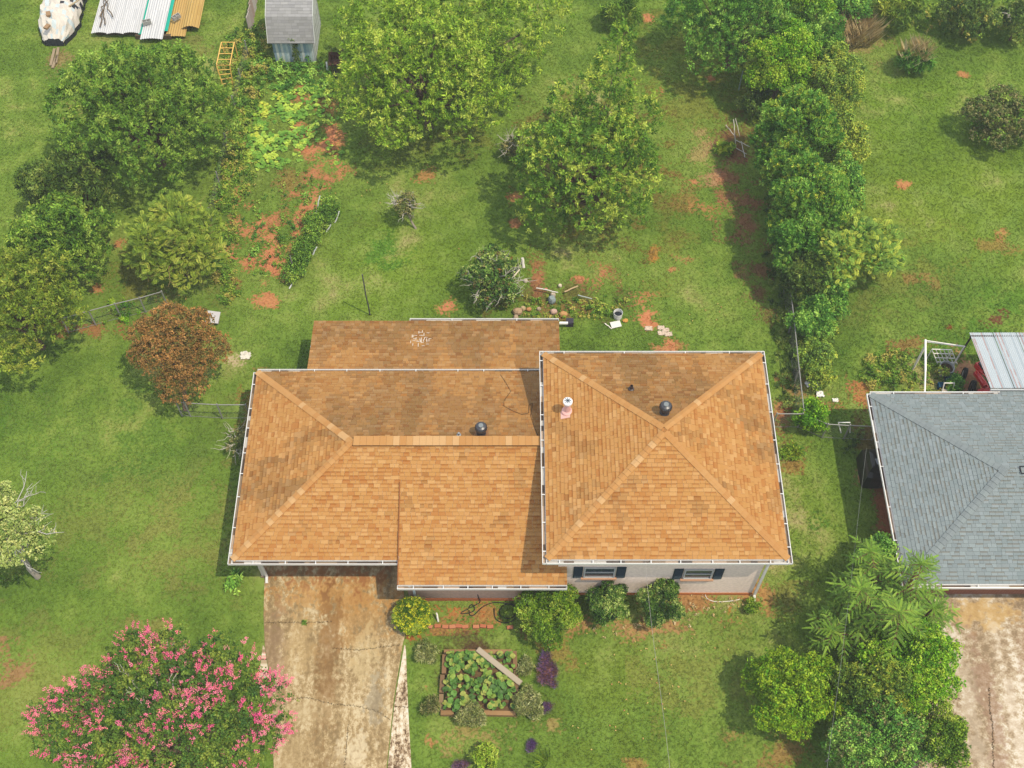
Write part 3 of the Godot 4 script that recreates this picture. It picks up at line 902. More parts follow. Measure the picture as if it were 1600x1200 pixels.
	f.lathe(fl, [[0.1, 0.6], [0.165, 0.62], [0.165, 0.7], [0.14, 0.725], [0.0, 0.74]], 18, ph(236, 236, 238, 0.75))
	for k in 4:
		f.box(Transform3D(Basis(Vector3.UP, k * PI / 4), fl + Vector3.UP * 0.742), Vector3(0.24, 0.012, 0.03), ph(120, 128, 140))
	part("flue_cap", f, vmat(0.4, 0.5), flue)
	f = MB.new()
	f.box(Transform3D(Basis(Vector3.FORWARD, -0.36), fl + Vector3(-0.06, 0.0, 0.12)), Vector3(0.34, 0.02, 0.3), ph(226, 180, 172, 0.7))
	part("flashing", f, vmat(0.6), flue)
	var sp: Vector3 = Vector3(4.142, 4.929, -21.576)
	f = MB.new()
	f.lathe(sp, [[0.14, -0.08], [0.1, 0.08], [0.06, 0.1], [0.055, 0.26], [0.045, 0.26], [0.045, 0.15]], 14, ph(62, 50, 48))
	part("vent_pipe", f, vmat(0.5, 0.5), house)
	var wp: Vector3 = Vector3(-1.862, 3.834, -20.38)
	f = MB.new()
	f.lathe(wp, [[0.1, -0.06], [0.08, 0.03], [0.04, 0.05], [0.035, 0.16], [0.0, 0.165]], 12, ph(150, 156, 162))
	part("vent_pipe", f, vmat(0.5, 0.5), house)
	# cable across the back slope
	f = MB.new()
	var cp := []
	for p in [Vector3(-0.431, 2.572, -23.673), Vector3(-0.237, 2.742, -23.228), Vector3(-0.047, 2.938, -22.718), Vector3(-0.279, 3.129, -22.218), Vector3(-0.324, 3.237, -21.937), Vector3(0, 3.343, -21.659), Vector3(0.344, 3.422, -21.453), Vector3(0.597, 3.396, -21.521), Vector3(0.602, 3.237, -21.937), Vector3(0.743, 3.183, -22.077), Vector3(0.664, 3.449, -21.384), Vector3(0.812, 3.733, -20.644), Vector3(0.961, 3.909, -20.184)]:
		cp.append(p + Vector3.UP * 0.03)
	f.tube(cp, [0.007], 5, ph(40, 36, 34))
	part("roof_cable", f, vmat(0.6), house)
	# dabs of white sealant
	f = MB.new()
	var sr := RandomNumberGenerator.new()
	sr.seed = 5
	var sc: Vector3 = Vector3(-3.551, 2.176, -25.528)
	for i in 34:
		var p := Vector3(sr.randfn(0, 0.26), 0, sr.randfn(0, 0.2))
		var up := 0.13 * -(-p.z)
		f.box(Transform3D(Basis(Vector3.RIGHT, -0.13), sc + p + Vector3.UP * (0.022 + p.z * 0.13)), Vector3(0.022, 0.006, 0.12) if sr.randf() < 0.6 else Vector3(0.11, 0.006, 0.018), ph(226, 212, 198, 0.66))
	part("sealant_dabs", f, vmat(), house, true, "stuff")

func build_neighbor() -> void:
	var h := thing("neighbor_house", "house with blue-grey shingle hip roof and thin white gutters", "house", Vector3(20, 0, -19.3))
	var xr := 27.0
	var y := 2.2
	var ap := Vector3(17.2, 3.3, -19.27)
	var ar := Vector3(xr, 3.3, -19.27)
	var planes := [
		plane_of([Vector3(13.42, y, -15.5), Vector3(xr, y, -15.5), ar, ap]),
		plane_of([Vector3(13.42, y, -23.05), Vector3(13.42, y, -15.5), ap]),
		plane_of([Vector3(xr, y, -23.05), Vector3(13.42, y, -23.05), ap, ar]),
		plane_of([Vector3(xr, 2.1, -23.45), Vector3(18.3, 2.1, -23.45), Vector3(18.3, 2.24, -22.95), Vector3(xr, 2.24, -22.95)]),
	]
	var tones := [ph(136, 147, 150), ph(139, 150, 153), ph(142, 153, 156), ph(132, 143, 147), ph(137, 147, 150), ph(145, 156, 159)]
	var clean := func(_p: Vector3) -> int: return 0
	var dk := MB.new()
	var tabs := []
	for q in planes:
		deck(dk, q, 0.13, ph(226, 226, 224, 0.7))
		lay_shingles(q, 0.138, 0.21, tones, clean, tabs)
	var roof := part("roof", dk, vmat(), h)
	finish_shingles(roof, tabs, Transform3D())
	var caps := [ph(134, 143, 146), ph(138, 148, 150), ph(130, 139, 142)]
	hip_caps(roof, Vector3(13.42, y, -15.5), ap, planes[0].n, planes[1].n, caps, 0.14, 0.21)
	hip_caps(roof, Vector3(13.42, y, -23.05), ap, planes[1].n, planes[2].n, caps, 0.14, 0.21)
	var m := brick_mat(ph(150, 92, 72), ph(170, 140, 122), 12)
	var w := MB.new()
	wall_box(w, 14.0, 14.2, -22.6, -16.0, 0, 2.16, Color.WHITE)
	wall_box(w, 14.21, xr, -16.2, -16.0, 0, 2.16, Color.WHITE)
	wall_box(w, 14.21, xr, -22.6, -22.4, 0, 2.16, Color.WHITE)
	part("brick_wall", w, m, h)
	var white := ph(236, 236, 236, 0.78)
	gutter(h, Vector3(13.42, y - 0.03, -15.5), Vector3(xr, y - 0.03, -15.5), Vector3(0, 0, 1), white, 1.6)
	gutter(h, Vector3(13.42, y - 0.03, -23.1), Vector3(13.42, y - 0.03, -15.37), Vector3(-1, 0, 0), white, 1.2)
	gutter(h, Vector3(13.42, y - 0.03, -23.05), Vector3(18.3, y - 0.03, -23.05), Vector3(0, 0, -1), white, 2.4)
	var fr := MB.new()
	var c: Vector3 = Vector3(17.75, 3.34, -19.27)
	for q in [[Vector3(0, 0, -0.14), Vector3(1.6, 0, -0.14)], [Vector3(0, 0, 0.14), Vector3(1.6, 0, 0.14)], [Vector3(0, 0, -0.14), Vector3(0, 0, 0.14)]]:
		fr.beam(c + q[0], c + q[1], 0.03, 0.03, ph(40, 42, 46))
	part("ridge_bracket", fr, vmat(0.5), h)
	# side porch roof of ribbed sheet metal
	var a: Vector3 = Vector3(17.579, 2.45, -25.699)
	var b: Vector3 = Vector3(17.918, 2.3, -23.249)
	var t := thing("metal_awning", "rust-streaked corrugated metal awning behind the grey roof", "awning", Vector3(a.x, 0, a.z))
	var pitch := 0.068
	var z0 := a.z
	var z1 := b.z - 0.02
	var n := int((26.5 - a.x) / pitch)
	var per := 13
	var strips := int(ceil(float(n) / per))
	for s in strips:
		var mb := MB.new()
		for i in range(s * per, mini(n, (s + 1) * per)):
			var xa := a.x + i * pitch + 0.02 * s
			var ya := 2.42 + (0.006 if s % 2 else 0.0)
			var rs := RandomNumberGenerator.new()
			rs.seed = i * 77
			var rust := rs.randf() < 0.3
			var steel: Color = ph(204, 214, 220, 0.6) if rs.randf() < 0.7 else ph(186, 198, 206, 0.6)
			var sk: Color = ph(176, 92, 56) if rust else steel
			var sh := b.x - a.x
			for k in 4:
				var f0 := k / 4.0
				var f1 := (k + 1) / 4.0
				var h0 := sin(f0 * TAU) * 0.014
				var h1 := sin(f1 * TAU) * 0.014
				var segs := 9
				for g in segs:
					var u0 := float(g) / segs
					var u1 := float(g + 1) / segs
					var cc: Color = sk if (k == 2 or k == 1) and (not rust or rs.randf() < 0.85) else steel
					if rs.randf() < 0.03 and s > 2: cc = ph(140, 130, 136)
					mb.quad(Vector3(xa + sh * u1 + f0 * pitch, ya - u1 * 0.12 + h0, lerpf(z0, z1, u1)), Vector3(xa + sh * u1 + f1 * pitch, ya - u1 * 0.12 + h1, lerpf(z0, z1, u1)), Vector3(xa + sh * u0 + f1 * pitch, ya - u0 * 0.12 + h1, lerpf(z0, z1, u0)), Vector3(xa + sh * u0 + f0 * pitch, ya - u0 * 0.12 + h0, lerpf(z0, z1, u0)), cc)
		part("metal_sheet", mb, vmat(0.5, 0.5), t)
	var p := MB.new()
	p.beam(a + Vector3(0.1, -0.08, 0.1), Vector3(17.973, 0, -26.094) , 0.07, 0.07, ph(52, 48, 46))
	part("post", p, vmat(0.7), t)
	p = MB.new()
	p.beam(a + Vector3(0, -0.07, 0.15), Vector3(26.4, 2.33, a.z + 0.15), 0.05, 0.09, ph(70, 62, 56))
	p.beam(Vector3(b.x, 2.24, b.z + 0.02), Vector3(26.4, 2.24, b.z + 0.02), 0.05, 0.07, ph(200, 204, 206))
	part("rail", p, vmat(0.7), t)


# ---------------------------------------------------------------- plants
# a spray is a small twig of leaves, kept as bare triangles and stamped many times into one crown mesh
var sprays := {}

func leaf(v: PackedVector3Array, n: PackedVector3Array, b: Vector3, dir: Vector3, side: Vector3, l: float, w: float, fold: float) -> void:
	var up := dir.cross(side).normalized()
	if up.y < 0: up = -up
	var tip := b + dir * l
	var m := b + dir * l * 0.45
	var s0 := m + side * w * 0.5 + up * fold
	var s1 := m - side * w * 0.5 + up * fold
	for t in [[b, s0, tip], [b, tip, s1]]:
		var q: Vector3 = (t[1] - t[0]).cross(t[2] - t[0]).normalized()
		if q.dot(up) < 0:
			q = -q
			t = [t[0], t[2], t[1]]
		for p in [t[0], t[2], t[1]]:
			v.append(p); n.append(q)

func spray(kind: String) -> Array:
	if sprays.has(kind): return sprays[kind]
	var r := RandomNumberGenerator.new()
	r.seed = hash(kind)
	var v := PackedVector3Array()
	var n := PackedVector3Array()
	match kind:
		"broad":       # alternate oval leaves round a twig
			for i in 11:
				var a := i * 2.4 + r.randf_range(-0.3, 0.3)
				var d := Vector3(cos(a), sin(a), r.randf_range(0.25, 0.9)).normalized()
				var s := d.cross(Vector3(r.randf_range(-0.4, 0.4), 1, r.randf_range(-0.4, 0.4))).normalized()
				leaf(v, n, Vector3(0, 0, i / 11.0 * 0.75 - 0.3), d, s, r.randf_range(0.38, 0.55), r.randf_range(0.2, 0.28), 0.04)
		"narrow":      # long drooping leaves in tufts
			for i in 12:
				var a := i * 2.4
				var d := Vector3(cos(a), sin(a), r.randf_range(0.0, 0.8)).normalized()
				var s := d.cross(Vector3(0.2, 1, 0.1)).normalized()
				leaf(v, n, Vector3(0, 0, i / 12.0 * 0.5 - 0.2), d, s, r.randf_range(0.6, 0.8), r.randf_range(0.13, 0.18), 0.03)
		"small":       # many small roundish leaves
			for i in 14:
				var a := r.randf() * TAU
				var d := Vector3(cos(a), sin(a), r.randf_range(-0.2, 0.9)).normalized()
				var s := d.cross(Vector3(r.randf_range(-1, 1), 1, r.randf_range(-1, 1))).normalized()
				leaf(v, n, Vector3(r.randf_range(-0.35, 0.35), r.randf_range(-0.35, 0.35), r.randf_range(-0.3, 0.4)), d, s, r.randf_range(0.28, 0.4), r.randf_range(0.18, 0.26), 0.03)
		"feather":     # compound frond: paired leaflets along an arching stalk
			for i in 9:
				var z := i / 9.0
				var c := Vector3(0, 0.12 * sin(z * 2.6) - 0.16 * z * z, z - 0.25)
				for s in [-1, 1]:
					var d := Vector3(s, -0.15, 0.55).normalized()
					leaf(v, n, c, d, d.cross(Vector3.UP).normalized(), 0.34 * sin(0.5 + z * 2.3), 0.11, 0.015)
		"needle":      # flat two-ranked needles along a shoot
			for i in 12:
				var z := i / 12.0
				var c := Vector3(0, -0.12 * z * z, z)
				for s in [-1, 1]:
					var d := Vector3(s, 0.25, 0.75).normalized()
					leaf(v, n, c, d, d.cross(Vector3.UP).normalized(), 0.17 * (1.0 - 0.5 * z), 0.075, 0.01)
			leaf(v, n, Vector3(0, 0, 0), Vector3(0, -0.05, 1).normalized(), Vector3.RIGHT, 1.05, 0.03, 0.01)
		"disc":        # broad squash-like leaves held flat
			for i in 4:
				var a := i * 1.7 + r.randf()
				var b := Vector3(cos(a) * 0.3, r.randf_range(0.0, 0.25), sin(a) * 0.3)
				var tilt := Vector3(r.randf_range(-0.35, 0.35), 1, r.randf_range(-0.35, 0.35)).normalized()
				var x := tilt.cross(Vector3(cos(a), 0, sin(a))).normalized()
				var y := x.cross(tilt)
				for k in 6:
					var a0 := TAU * k / 6
					var a1 := TAU * (k + 1) / 6
					var p0 := b + (x * cos(a0) + y * sin(a0)) * 0.3
					var p1 := b + (x * cos(a1) + y * sin(a1)) * 0.3
					var dn: bool = (p0 - b).cross(p1 - b).dot(tilt) < 0
					v.append(b - tilt * 0.04); v.append(p0 if dn else p1); v.append(p1 if dn else p0)
					for q in 3: n.append(tilt)
		"blade":       # upright grass-like blades
			for i in 12:
				var a := r.randf() * TAU
				var d := Vector3(cos(a) * 0.45, r.randf_range(0.7, 1.0), sin(a) * 0.45).normalized()
				var s := d.cross(Vector3(cos(a + 1.3), 0, sin(a + 1.3))).normalized()
				leaf(v, n, Vector3(r.randf_range(-0.15, 0.15), 0, r.randf_range(-0.15, 0.15)), d, s, r.randf_range(0.7, 1.1), 0.05, 0.0)
		"bloom":       # a puff of crinkled petals
			for i in 9:
				var d := Vector3(r.randfn(0, 1), r.randfn(0, 1), r.randfn(0, 1)).normalized()
				var s := d.cross(Vector3(r.randf(), r.randf(), r.randf())).normalized()
				leaf(v, n, d * 0.2, d, s, 0.32, 0.34, 0.06)
	sprays[kind] = [v, n]
	return sprays[kind]

# colours of the leaves of one spray: PALE variants made once per plant
func tints(kind: String, cols: Array, variants: int, jitter: float, r: RandomNumberGenerator) -> Array:
	var tv: PackedVector3Array = spray(kind)[0]
	var per := 6 if kind != "disc" else 18
	var out := []
	for c in cols:
		for k in variants:
			var a := PackedColorArray()
			a.resize(tv.size())
			var col := Color.WHITE
			for i in tv.size():
				if i % per == 0:
					var f := 1.0 + r.randf_range(-jitter, jitter)
					var h := r.randf_range(-0.08, 0.08)
					col = Color(c.r * f * (1 + h), c.g * f, c.b * f * (1 - h))
				a[i] = col
			out.append(a)
	return out

func stamp(mb: MB, kind: String, at: Vector3, dir: Vector3, size: float, tint: PackedColorArray, r: RandomNumberGenerator) -> void:
	var z := dir.normalized()
	var x := z.cross(Vector3(r.randf_range(-1, 1), r.randf_range(0.2, 1), r.randf_range(-1, 1)))
	if kind == "feather" or kind == "needle":
		x = Vector3.UP.cross(z) + Vector3(r.randf_range(-0.25, 0.25), r.randf_range(-0.25, 0.25), r.randf_range(-0.25, 0.25))
	x = x.normalized() if x.length() > 0.01 else Vector3.RIGHT
	var y := z.cross(x).normalized()
	x = y.cross(z)
	if kind == "disc" or kind == "blade":
		var a := r.randf() * TAU
		x = Vector3(cos(a), 0, sin(a)); y = Vector3.UP; z = Vector3(-sin(a), 0, cos(a))
	var b := Basis(x, y, z)
	var t: Array = spray(kind)
	mb.v.append_array(Transform3D(b.scaled(Vector3.ONE * size) if false else Basis(x * size, y * size, z * size), at) * (t[0] as PackedVector3Array))
	mb.n.append_array(Transform3D(b, Vector3.ZERO) * (t[1] as PackedVector3Array))
	mb.c.append_array(tint)

# lobes: [centre, radii]; leaves sit in the outer part of each lobe, thinned where lobes overlap
func foliage(mb: MB, lobes: Array, count: int, kind: String, size: float, cols: Array, r: RandomNumberGenerator, opt := {}) -> void:
	var low: float = opt.get("low", -0.45)
	var lift: float = opt.get("lift", 0.35)
	var variants := 3
	var tt := tints(kind, cols, variants, opt.get("jitter", 0.22), r)
	var clump := fnoise(r.randi() % 1000, opt.get("clump", 0.6), 2)
	var weights := []
	var total := 0.0
	for l in lobes:
		var w: float = l[1].x * l[1].z + l[1].y * l[1].x
		total += w
		weights.append(total)
	for i in count:
		var q := r.randf() * total
		var k := 0
		while weights[k] < q: k += 1
		var c: Vector3 = lobes[k][0]
		var rad: Vector3 = lobes[k][1]
		var d := Vector3(r.randfn(0, 1), r.randfn(0, 1), r.randfn(0, 1)).normalized()
		if d.y < low: d.y = -d.y
		var f := lerpf(opt.get("inner", 0.55), 1.04, pow(r.randf(), 0.55))
		if r.randf() < opt.get("sprig", 0.07): f = r.randf_range(1.04, 1.22)
		var p := c + d * rad * f
		var deep := false
		for m in lobes.size():
			if m != k:
				var e: Vector3 = (p - lobes[m][0]) / lobes[m][1]
				if e.length_squared() < 0.45:
					deep = true
					break
		if deep and r.randf() < 0.85: continue
		if p.y < 0.03: continue
		if opt.has("patchy") and clump.get_noise_3d(p.x * 1.3, p.y * 1.3, p.z * 1.3) + r.randf_range(-0.12, 0.12) < opt.patchy: continue
		var t: float = clump.get_noise_3d(p.x, p.y, p.z) * opt.get("contrast", 0.55) + 0.5 + r.randf_range(-0.42, 0.42)
		var ci := clampi(int(t * cols.size()), 0, cols.size() - 1)
		var jig: float = 0.75 if kind == "feather" else 0.3
		var dir := d + Vector3.UP * lift + Vector3(r.randfn(0, jig), r.randfn(0, jig * 0.7), r.randfn(0, jig))
		stamp(mb, kind, p, dir, size * r.randf_range(0.5, 1.4), tt[ci * variants + r.randi() % variants], r)

func lobes_in(c: Vector3, rad: Vector3, count: int, r: RandomNumberGenerator, frac := 0.42) -> Array:
	var out := []
	if count <= 1: return [[c, rad]]
	out.append([c - Vector3.UP * rad.y * 0.1, rad * 0.66])
	for i in count:
		var a := i * 2.39996 + r.randf_range(-0.3, 0.3)
		var y := 1.0 - (i + 0.5) / count * 1.45
		var h := sqrt(maxf(0.0, 1.0 - y * y))
		var d := Vector3(cos(a) * h, y, sin(a) * h)
		var s := r.randf_range(0.62, 1.25) * frac
		out.append([c + d * rad * (1.0 - s * 0.85) * r.randf_range(0.82, 1.16), Vector3(rad.x, (rad.x + rad.y) * 0.5, rad.z) * s * Vector3(1, 0.8, 1)])
	return out

func wobble(a: Vector3, b: Vector3, n: int, amt: float, r: RandomNumberGenerator) -> Array:
	var out := [a]
	for i in range(1, n):
		out.append(a.lerp(b, float(i) / n) + Vector3(r.randfn(0, amt), r.randfn(0, amt * 0.6), r.randfn(0, amt)))
	out.append(b)
	return out

func wood(root: Node3D, base: Vector3, lobes: Array, tr: float, col: Color, r: RandomNumberGenerator, stems := 1) -> void:
	var mb := MB.new()
	for s in stems:
		var b := base + (Vector3(r.randfn(0, 0.12), 0, r.randfn(0, 0.12)) if stems > 1 else Vector3.ZERO)
		var c: Vector3 = lobes[0][0]
		var fork := b.lerp(Vector3(c.x, maxf(c.y * 0.75, 0.2), c.z), 0.6 if stems == 1 else 0.3)
		mb.tube(wobble(b - Vector3.UP * 0.05, fork, 4, tr * 0.25, r), [tr * 1.25, tr, tr * 0.9, tr * 0.82, tr * 0.75], 8, col)
		for k in range(s, lobes.size(), stems):
			var e: Vector3 = lobes[k][0] + Vector3.UP * lobes[k][1].y * 0.3
			var t0 := fork.lerp(b, r.randf_range(0.0, 0.25))
			mb.tube(wobble(t0, e, 4, 0.06 + t0.distance_to(e) * 0.03, r), [tr * 0.55, tr * 0.42, tr * 0.3, tr * 0.2, tr * 0.08], 6, col)
	part("trunk" if tr > 0.045 else "stem", mb, vmat(0.95, 0.2), root)

const PAL := {
	"lemon": [[196, 196, 40], [206, 202, 56], [186, 186, 36]],
	"oak": [[72, 104, 38], [88, 122, 44], [106, 140, 52], [126, 154, 62], [144, 166, 76]],
	"dark": [[54, 76, 34], [66, 90, 39], [80, 104, 46], [98, 120, 54], [122, 136, 68]],
	"bright": [[62, 96, 34], [80, 114, 40], [98, 132, 46], [118, 150, 56], [142, 164, 72]],
	"olive": [[82, 104, 34], [98, 120, 40], [116, 136, 46], [134, 148, 56], [152, 158, 70]],
	"yellow": [[88, 120, 32], [106, 138, 40], [126, 156, 48], [148, 170, 60], [164, 178, 78]],
	"pear": [[70, 104, 34], [86, 122, 40], [108, 142, 48], [138, 162, 60], [166, 178, 78]],
	"lime": [[66, 112, 18], [86, 134, 22], [106, 150, 30], [128, 164, 40], [152, 176, 58]],
	"hedge": [[64, 108, 42], [80, 126, 50], [100, 146, 58], [122, 164, 68], [148, 180, 84]],
	"mimosa": [[82, 110, 48], [98, 128, 52], [118, 144, 58], [140, 158, 62], [162, 170, 68]],
	"maple": [[96, 84, 42], [114, 92, 46], [132, 100, 52], [148, 108, 58], [164, 122, 68], [100, 98, 46]],
	"pale": [[116, 136, 70], [136, 150, 84], [156, 166, 100], [176, 180, 120], [108, 128, 62]],
	"myrtle": [[54, 84, 34], [68, 98, 38], [84, 112, 42], [102, 124, 48], [118, 132, 54]],
	"pink": [[230, 98, 144], [238, 118, 156], [244, 142, 168], [232, 88, 150], [240, 128, 146]],
	"fir": [[74, 104, 32], [88, 120, 38], [106, 136, 46], [124, 150, 56], [82, 108, 40]],
	"gold": [[80, 112, 20], [100, 132, 24], [124, 152, 30], [146, 168, 40], [88, 116, 26]],
	"camellia": [[40, 66, 28], [54, 84, 34], [72, 104, 42], [100, 130, 56], [150, 166, 96]],
	"holly": [[62, 92, 20], [80, 112, 26], [102, 132, 34], [124, 148, 44], [146, 160, 64]],
	"grey": [[104, 112, 66], [126, 132, 80], [146, 150, 96], [166, 166, 116], [92, 104, 56]],
	"purple": [[124, 92, 150], [138, 104, 164], [152, 116, 174], [160, 120, 166], [180, 130, 110]],
	"straw": [[176, 154, 108], [196, 174, 130], [210, 190, 150], [156, 144, 84]],
	"weed": [[74, 108, 36], [94, 128, 42], [118, 144, 52], [140, 154, 62], [158, 150, 72]],
	"vine": [[94, 130, 42], [112, 146, 48], [132, 160, 56], [154, 172, 62], [176, 182, 70]],
	"squash": [[84, 124, 46], [98, 138, 52], [114, 150, 58], [132, 160, 62], [154, 172, 68]],
	"brush": [[72, 82, 46], [92, 102, 56], [116, 118, 68], [140, 134, 86], [80, 100, 48]],
}
func pal(name: String) -> Array:
	var out := []
	for q in PAL[name]:
		var c := ph(q[0], q[1], q[2], 0.9)
		out.append(Color(c.r, c.g * 1.03, c.b * 0.86) if c.g > c.r else c)
	return out

func plant(called: String, label: String, category: String, c: Vector3, rad: Vector3, lobes_n: int, count: int, kind: String, size: float, palette: String, tr: float, sd: int, opt := {}) -> Node3D:
	var r := RandomNumberGenerator.new()
	r.seed = sd * 7919 + 13
	var foot: Vector3 = opt.get("foot", Vector3(c.x, 0, c.z))
	var t := thing(called, label, category, foot, opt.get("group", ""))
	var lobes: Array = lobes_in(c, rad, lobes_n, r, opt.get("frac", 0.37))
	for e in opt.get("extra", []): lobes.append(e)
	if tr > 0.0: wood(t, foot, lobes, tr, opt.get("bark", ph(118, 100, 84)), r, opt.get("stems", 1))
	var mb := MB.new()
	foliage(mb, lobes, count, kind, size, pal(palette), r, opt)
	for e in opt.get("second", []):      # another leaf colour among the first
		foliage(mb, lobes, e[0], e[1], e[2], pal(e[3]), r, opt)
	part("crown" if tr > 0.045 else "foliage", mb, leafmat(opt.get("glow", 0.3), opt.get("rough", 0.6)), t)
	if opt.has("bloom"):
		var bl := MB.new()
		var e: Array = opt.bloom
		var bt := tints("bloom", pal(e[2]), 2, 0.15, r)
		var bn := fnoise(sd, 0.45, 2)
		var made := 0
		var tries := 0
		while made < e[0] and tries < e[0] * 30:
			tries += 1
			var lb: Array = lobes[1 + r.randi() % (lobes.size() - 1)]
			var d := Vector3(r.randfn(0, 1), absf(r.randfn(0, 1)), r.randfn(0, 1)).normalized()
			var p: Vector3 = lb[0] + d * lb[1] * 1.05
			var away: Vector3 = (p - c) / rad
			if away.length() < 0.72: continue
			if bn.get_noise_3d(p.x, p.y, p.z) + r.randf_range(-0.4, 0.4) < 0.0: continue
			made += 1
			var ax := (d + away.normalized() * 0.6 + Vector3.UP * 0.7).normalized()
			var ln := r.randf_range(0.16, 0.34)
			var ti := r.randi() % bt.size()
			for k in r.randi_range(4, 8):
				stamp(bl, "bloom", p + ax * ln * k / 7.0 + Vector3(r.randfn(0, 0.045), r.randfn(0, 0.03), r.randfn(0, 0.045)), ax, e[1] * r.randf_range(0.75, 1.2), bt[ti], r)
		part("blossom", bl, leafmat(0.25, 0.8), t, true, "stuff")
	if opt.has("twigs"):
		var tw := MB.new()
		for i in opt.twigs:
			var d := Vector3(r.randfn(0, 1), r.randf_range(0.0, 1.0), r.randfn(0, 1)).normalized()
			if opt.has("twig_dir"): d = (d * 0.7 + opt.twig_dir).normalized()
			var a := c + d * rad * 0.45
			var b := c + d * rad * r.randf_range(1.0, opt.get("twig_reach", 1.25))
			var pts := wobble(a, b, 5, 0.07, r)
			tw.tube(pts, [0.03, 0.025, 0.02, 0.016, 0.012, 0.006], 5, opt.get("twig_col", ph(206, 200, 186)))
			for k in 3:
				var f: Vector3 = pts[2 + k]
				tw.tube(wobble(f, f + (d + Vector3(r.randfn(0, 0.8), r.randfn(0, 0.4), r.randfn(0, 0.8))).normalized() * r.randf_range(0.25, 0.6), 3, 0.04, r), [0.013, 0.01, 0.008, 0.004], 4, opt.get("twig_col", ph(206, 200, 186)))
		part("bare_branches", tw, vmat(0.9), t)
	return t

# low growth over an outline on the ground (Vector2 x, z)
func cover(called: String, label: String, category: String, outline: Array, density: float, hgt: float, kind: String, size: float, palette: String, sd: int, kind_of := "stuff", gap := 0.0) -> void:
	var r := RandomNumberGenerator.new()
	r.seed = sd * 104729 + 7
	var pp := PackedVector2Array(outline)
	var lo := pp[0]
	var hi := pp[0]
	for p in pp:
		lo = lo.min(p); hi = hi.max(p)
	var n := int((hi.x - lo.x) * (hi.y - lo.y) * density)
	var clump := fnoise(sd, 0.5, 3)
	var cols := pal(palette)
	var tt := tints(kind, cols, 3, 0.22, r)
	var mb := MB.new()
	for i in n:
		var p := Vector2(r.randf_range(lo.x, hi.x), r.randf_range(lo.y, hi.y))
		var q := p + Vector2(clump.get_noise_2d(p.x * 3, p.y * 3), clump.get_noise_2d(p.y * 3, p.x * 3)) * 0.5
		if not Geometry2D.is_point_in_polygon(q, pp): continue
		var e := clump.get_noise_2d(p.x * 1.6 + 50, p.y * 1.6)
		if e < gap - 0.5 and r.randf() < 0.93: continue
		var y := maxf(0.02, hgt * (0.55 + e * 0.9) * pow(r.randf(), 0.7))
		var t := clump.get_noise_2d(p.x * 2.2, p.y * 2.2 + 70) * 1.3 + 0.5 + r.randf_range(-0.2, 0.2)
		var ci := clampi(int(t * cols.size()), 0, cols.size() - 1)
		var a := r.randf() * TAU
		stamp(mb, kind, v3(p, y), Vector3(cos(a), r.randf_range(0.3, 1.4), sin(a)), size * r.randf_range(0.7, 1.3), tt[ci * 3 + r.randi() % 3], r)
	var o := part(called, mb, leafmat(0.3, 0.6))
	tagit(o, label, category, "", kind_of)

func fir_tree() -> void:
	var r := RandomNumberGenerator.new()
	r.seed = 909
	var foot := Vector3(13.254, 0, -14.068)
	var t := thing("fir_tree", "spiky evergreen with star-shaped drooping branches beside the grey-roofed house", "tree", foot)
	var mb := MB.new()
	var wd := MB.new()
	var tt := tints("needle", pal("fir"), 3, 0.15, r)
	var bark := ph(120, 92, 66)
	var tops := [Vector3(13.299, 4.3, -15.351), Vector3(11.282, 4, -14.589), Vector3(10.544, 2.6, -13.699), Vector3(12.185, 4.6, -13.596), Vector3(13.764, 3.4, -14.167), Vector3(12.004, 3.4, -16.199)]
	for top in tops:
		var b := foot + Vector3(r.randfn(0, 0.15), 0, r.randfn(0, 0.15))
		wd.tube(wobble(b, top, 5, 0.05, r), [0.11, 0.09, 0.08, 0.06, 0.045, 0.02], 7, bark)
		var tiers := 5
		for k in tiers:
			var f := 0.42 + 0.56 * k / (tiers - 1.0)
			var o := b.lerp(top, f)
			var arms := 5
			var reach := lerpf(1.6, 0.5, (f - 0.42) / 0.56) * r.randf_range(0.85, 1.1)
			var turn := r.randf() * TAU
			for m in arms:
				var a := turn + TAU * m / arms + r.randf_range(-0.25, 0.25)
				var d := Vector3(cos(a), 0.18, sin(a))
				var l := reach * r.randf_range(0.8, 1.2)
				var pts := [o]
				for s in range(1, 6):
					var q := s / 5.0
					pts.append(o + d * l * q + Vector3.UP * (0.16 * q - 0.42 * q * q) * l)
				wd.tube(pts, [0.028, 0.022, 0.018, 0.013, 0.009, 0.005], 4, bark, false)
				for s in range(1, 6):
					var p0: Vector3 = pts[s]
					var dir: Vector3 = (pts[s] - pts[s - 1]).normalized()
					var sd := dir.cross(Vector3.UP).normalized()
					var ln := lerpf(0.62, 0.34, s / 5.0) * clampf(l, 0.55, 1.0)
					for g in [-1, 1]:
						for h in 1:
							stamp(mb, "needle", p0.lerp(pts[s - 1], h * 0.5), dir * r.randf_range(0.6, 0.9) + sd * g * r.randf_range(0.7, 1.0) + Vector3.UP * 0.05, ln * r.randf_range(0.85, 1.15), tt[r.randi() % tt.size()], r)
				stamp(mb, "needle", pts[5], pts[5] - pts[4], 0.4, tt[r.randi() % tt.size()], r)
		for m in 9:
			var a := m * 0.7 + r.randf() * 0.3
			stamp(mb, "needle", top, Vector3(cos(a), 0.5, sin(a)), 0.42, tt[r.randi() % tt.size()], r)
	part("trunk", wd, vmat(0.95), t)
	part("crown", mb, leafmat(0.25, 0.5), t)

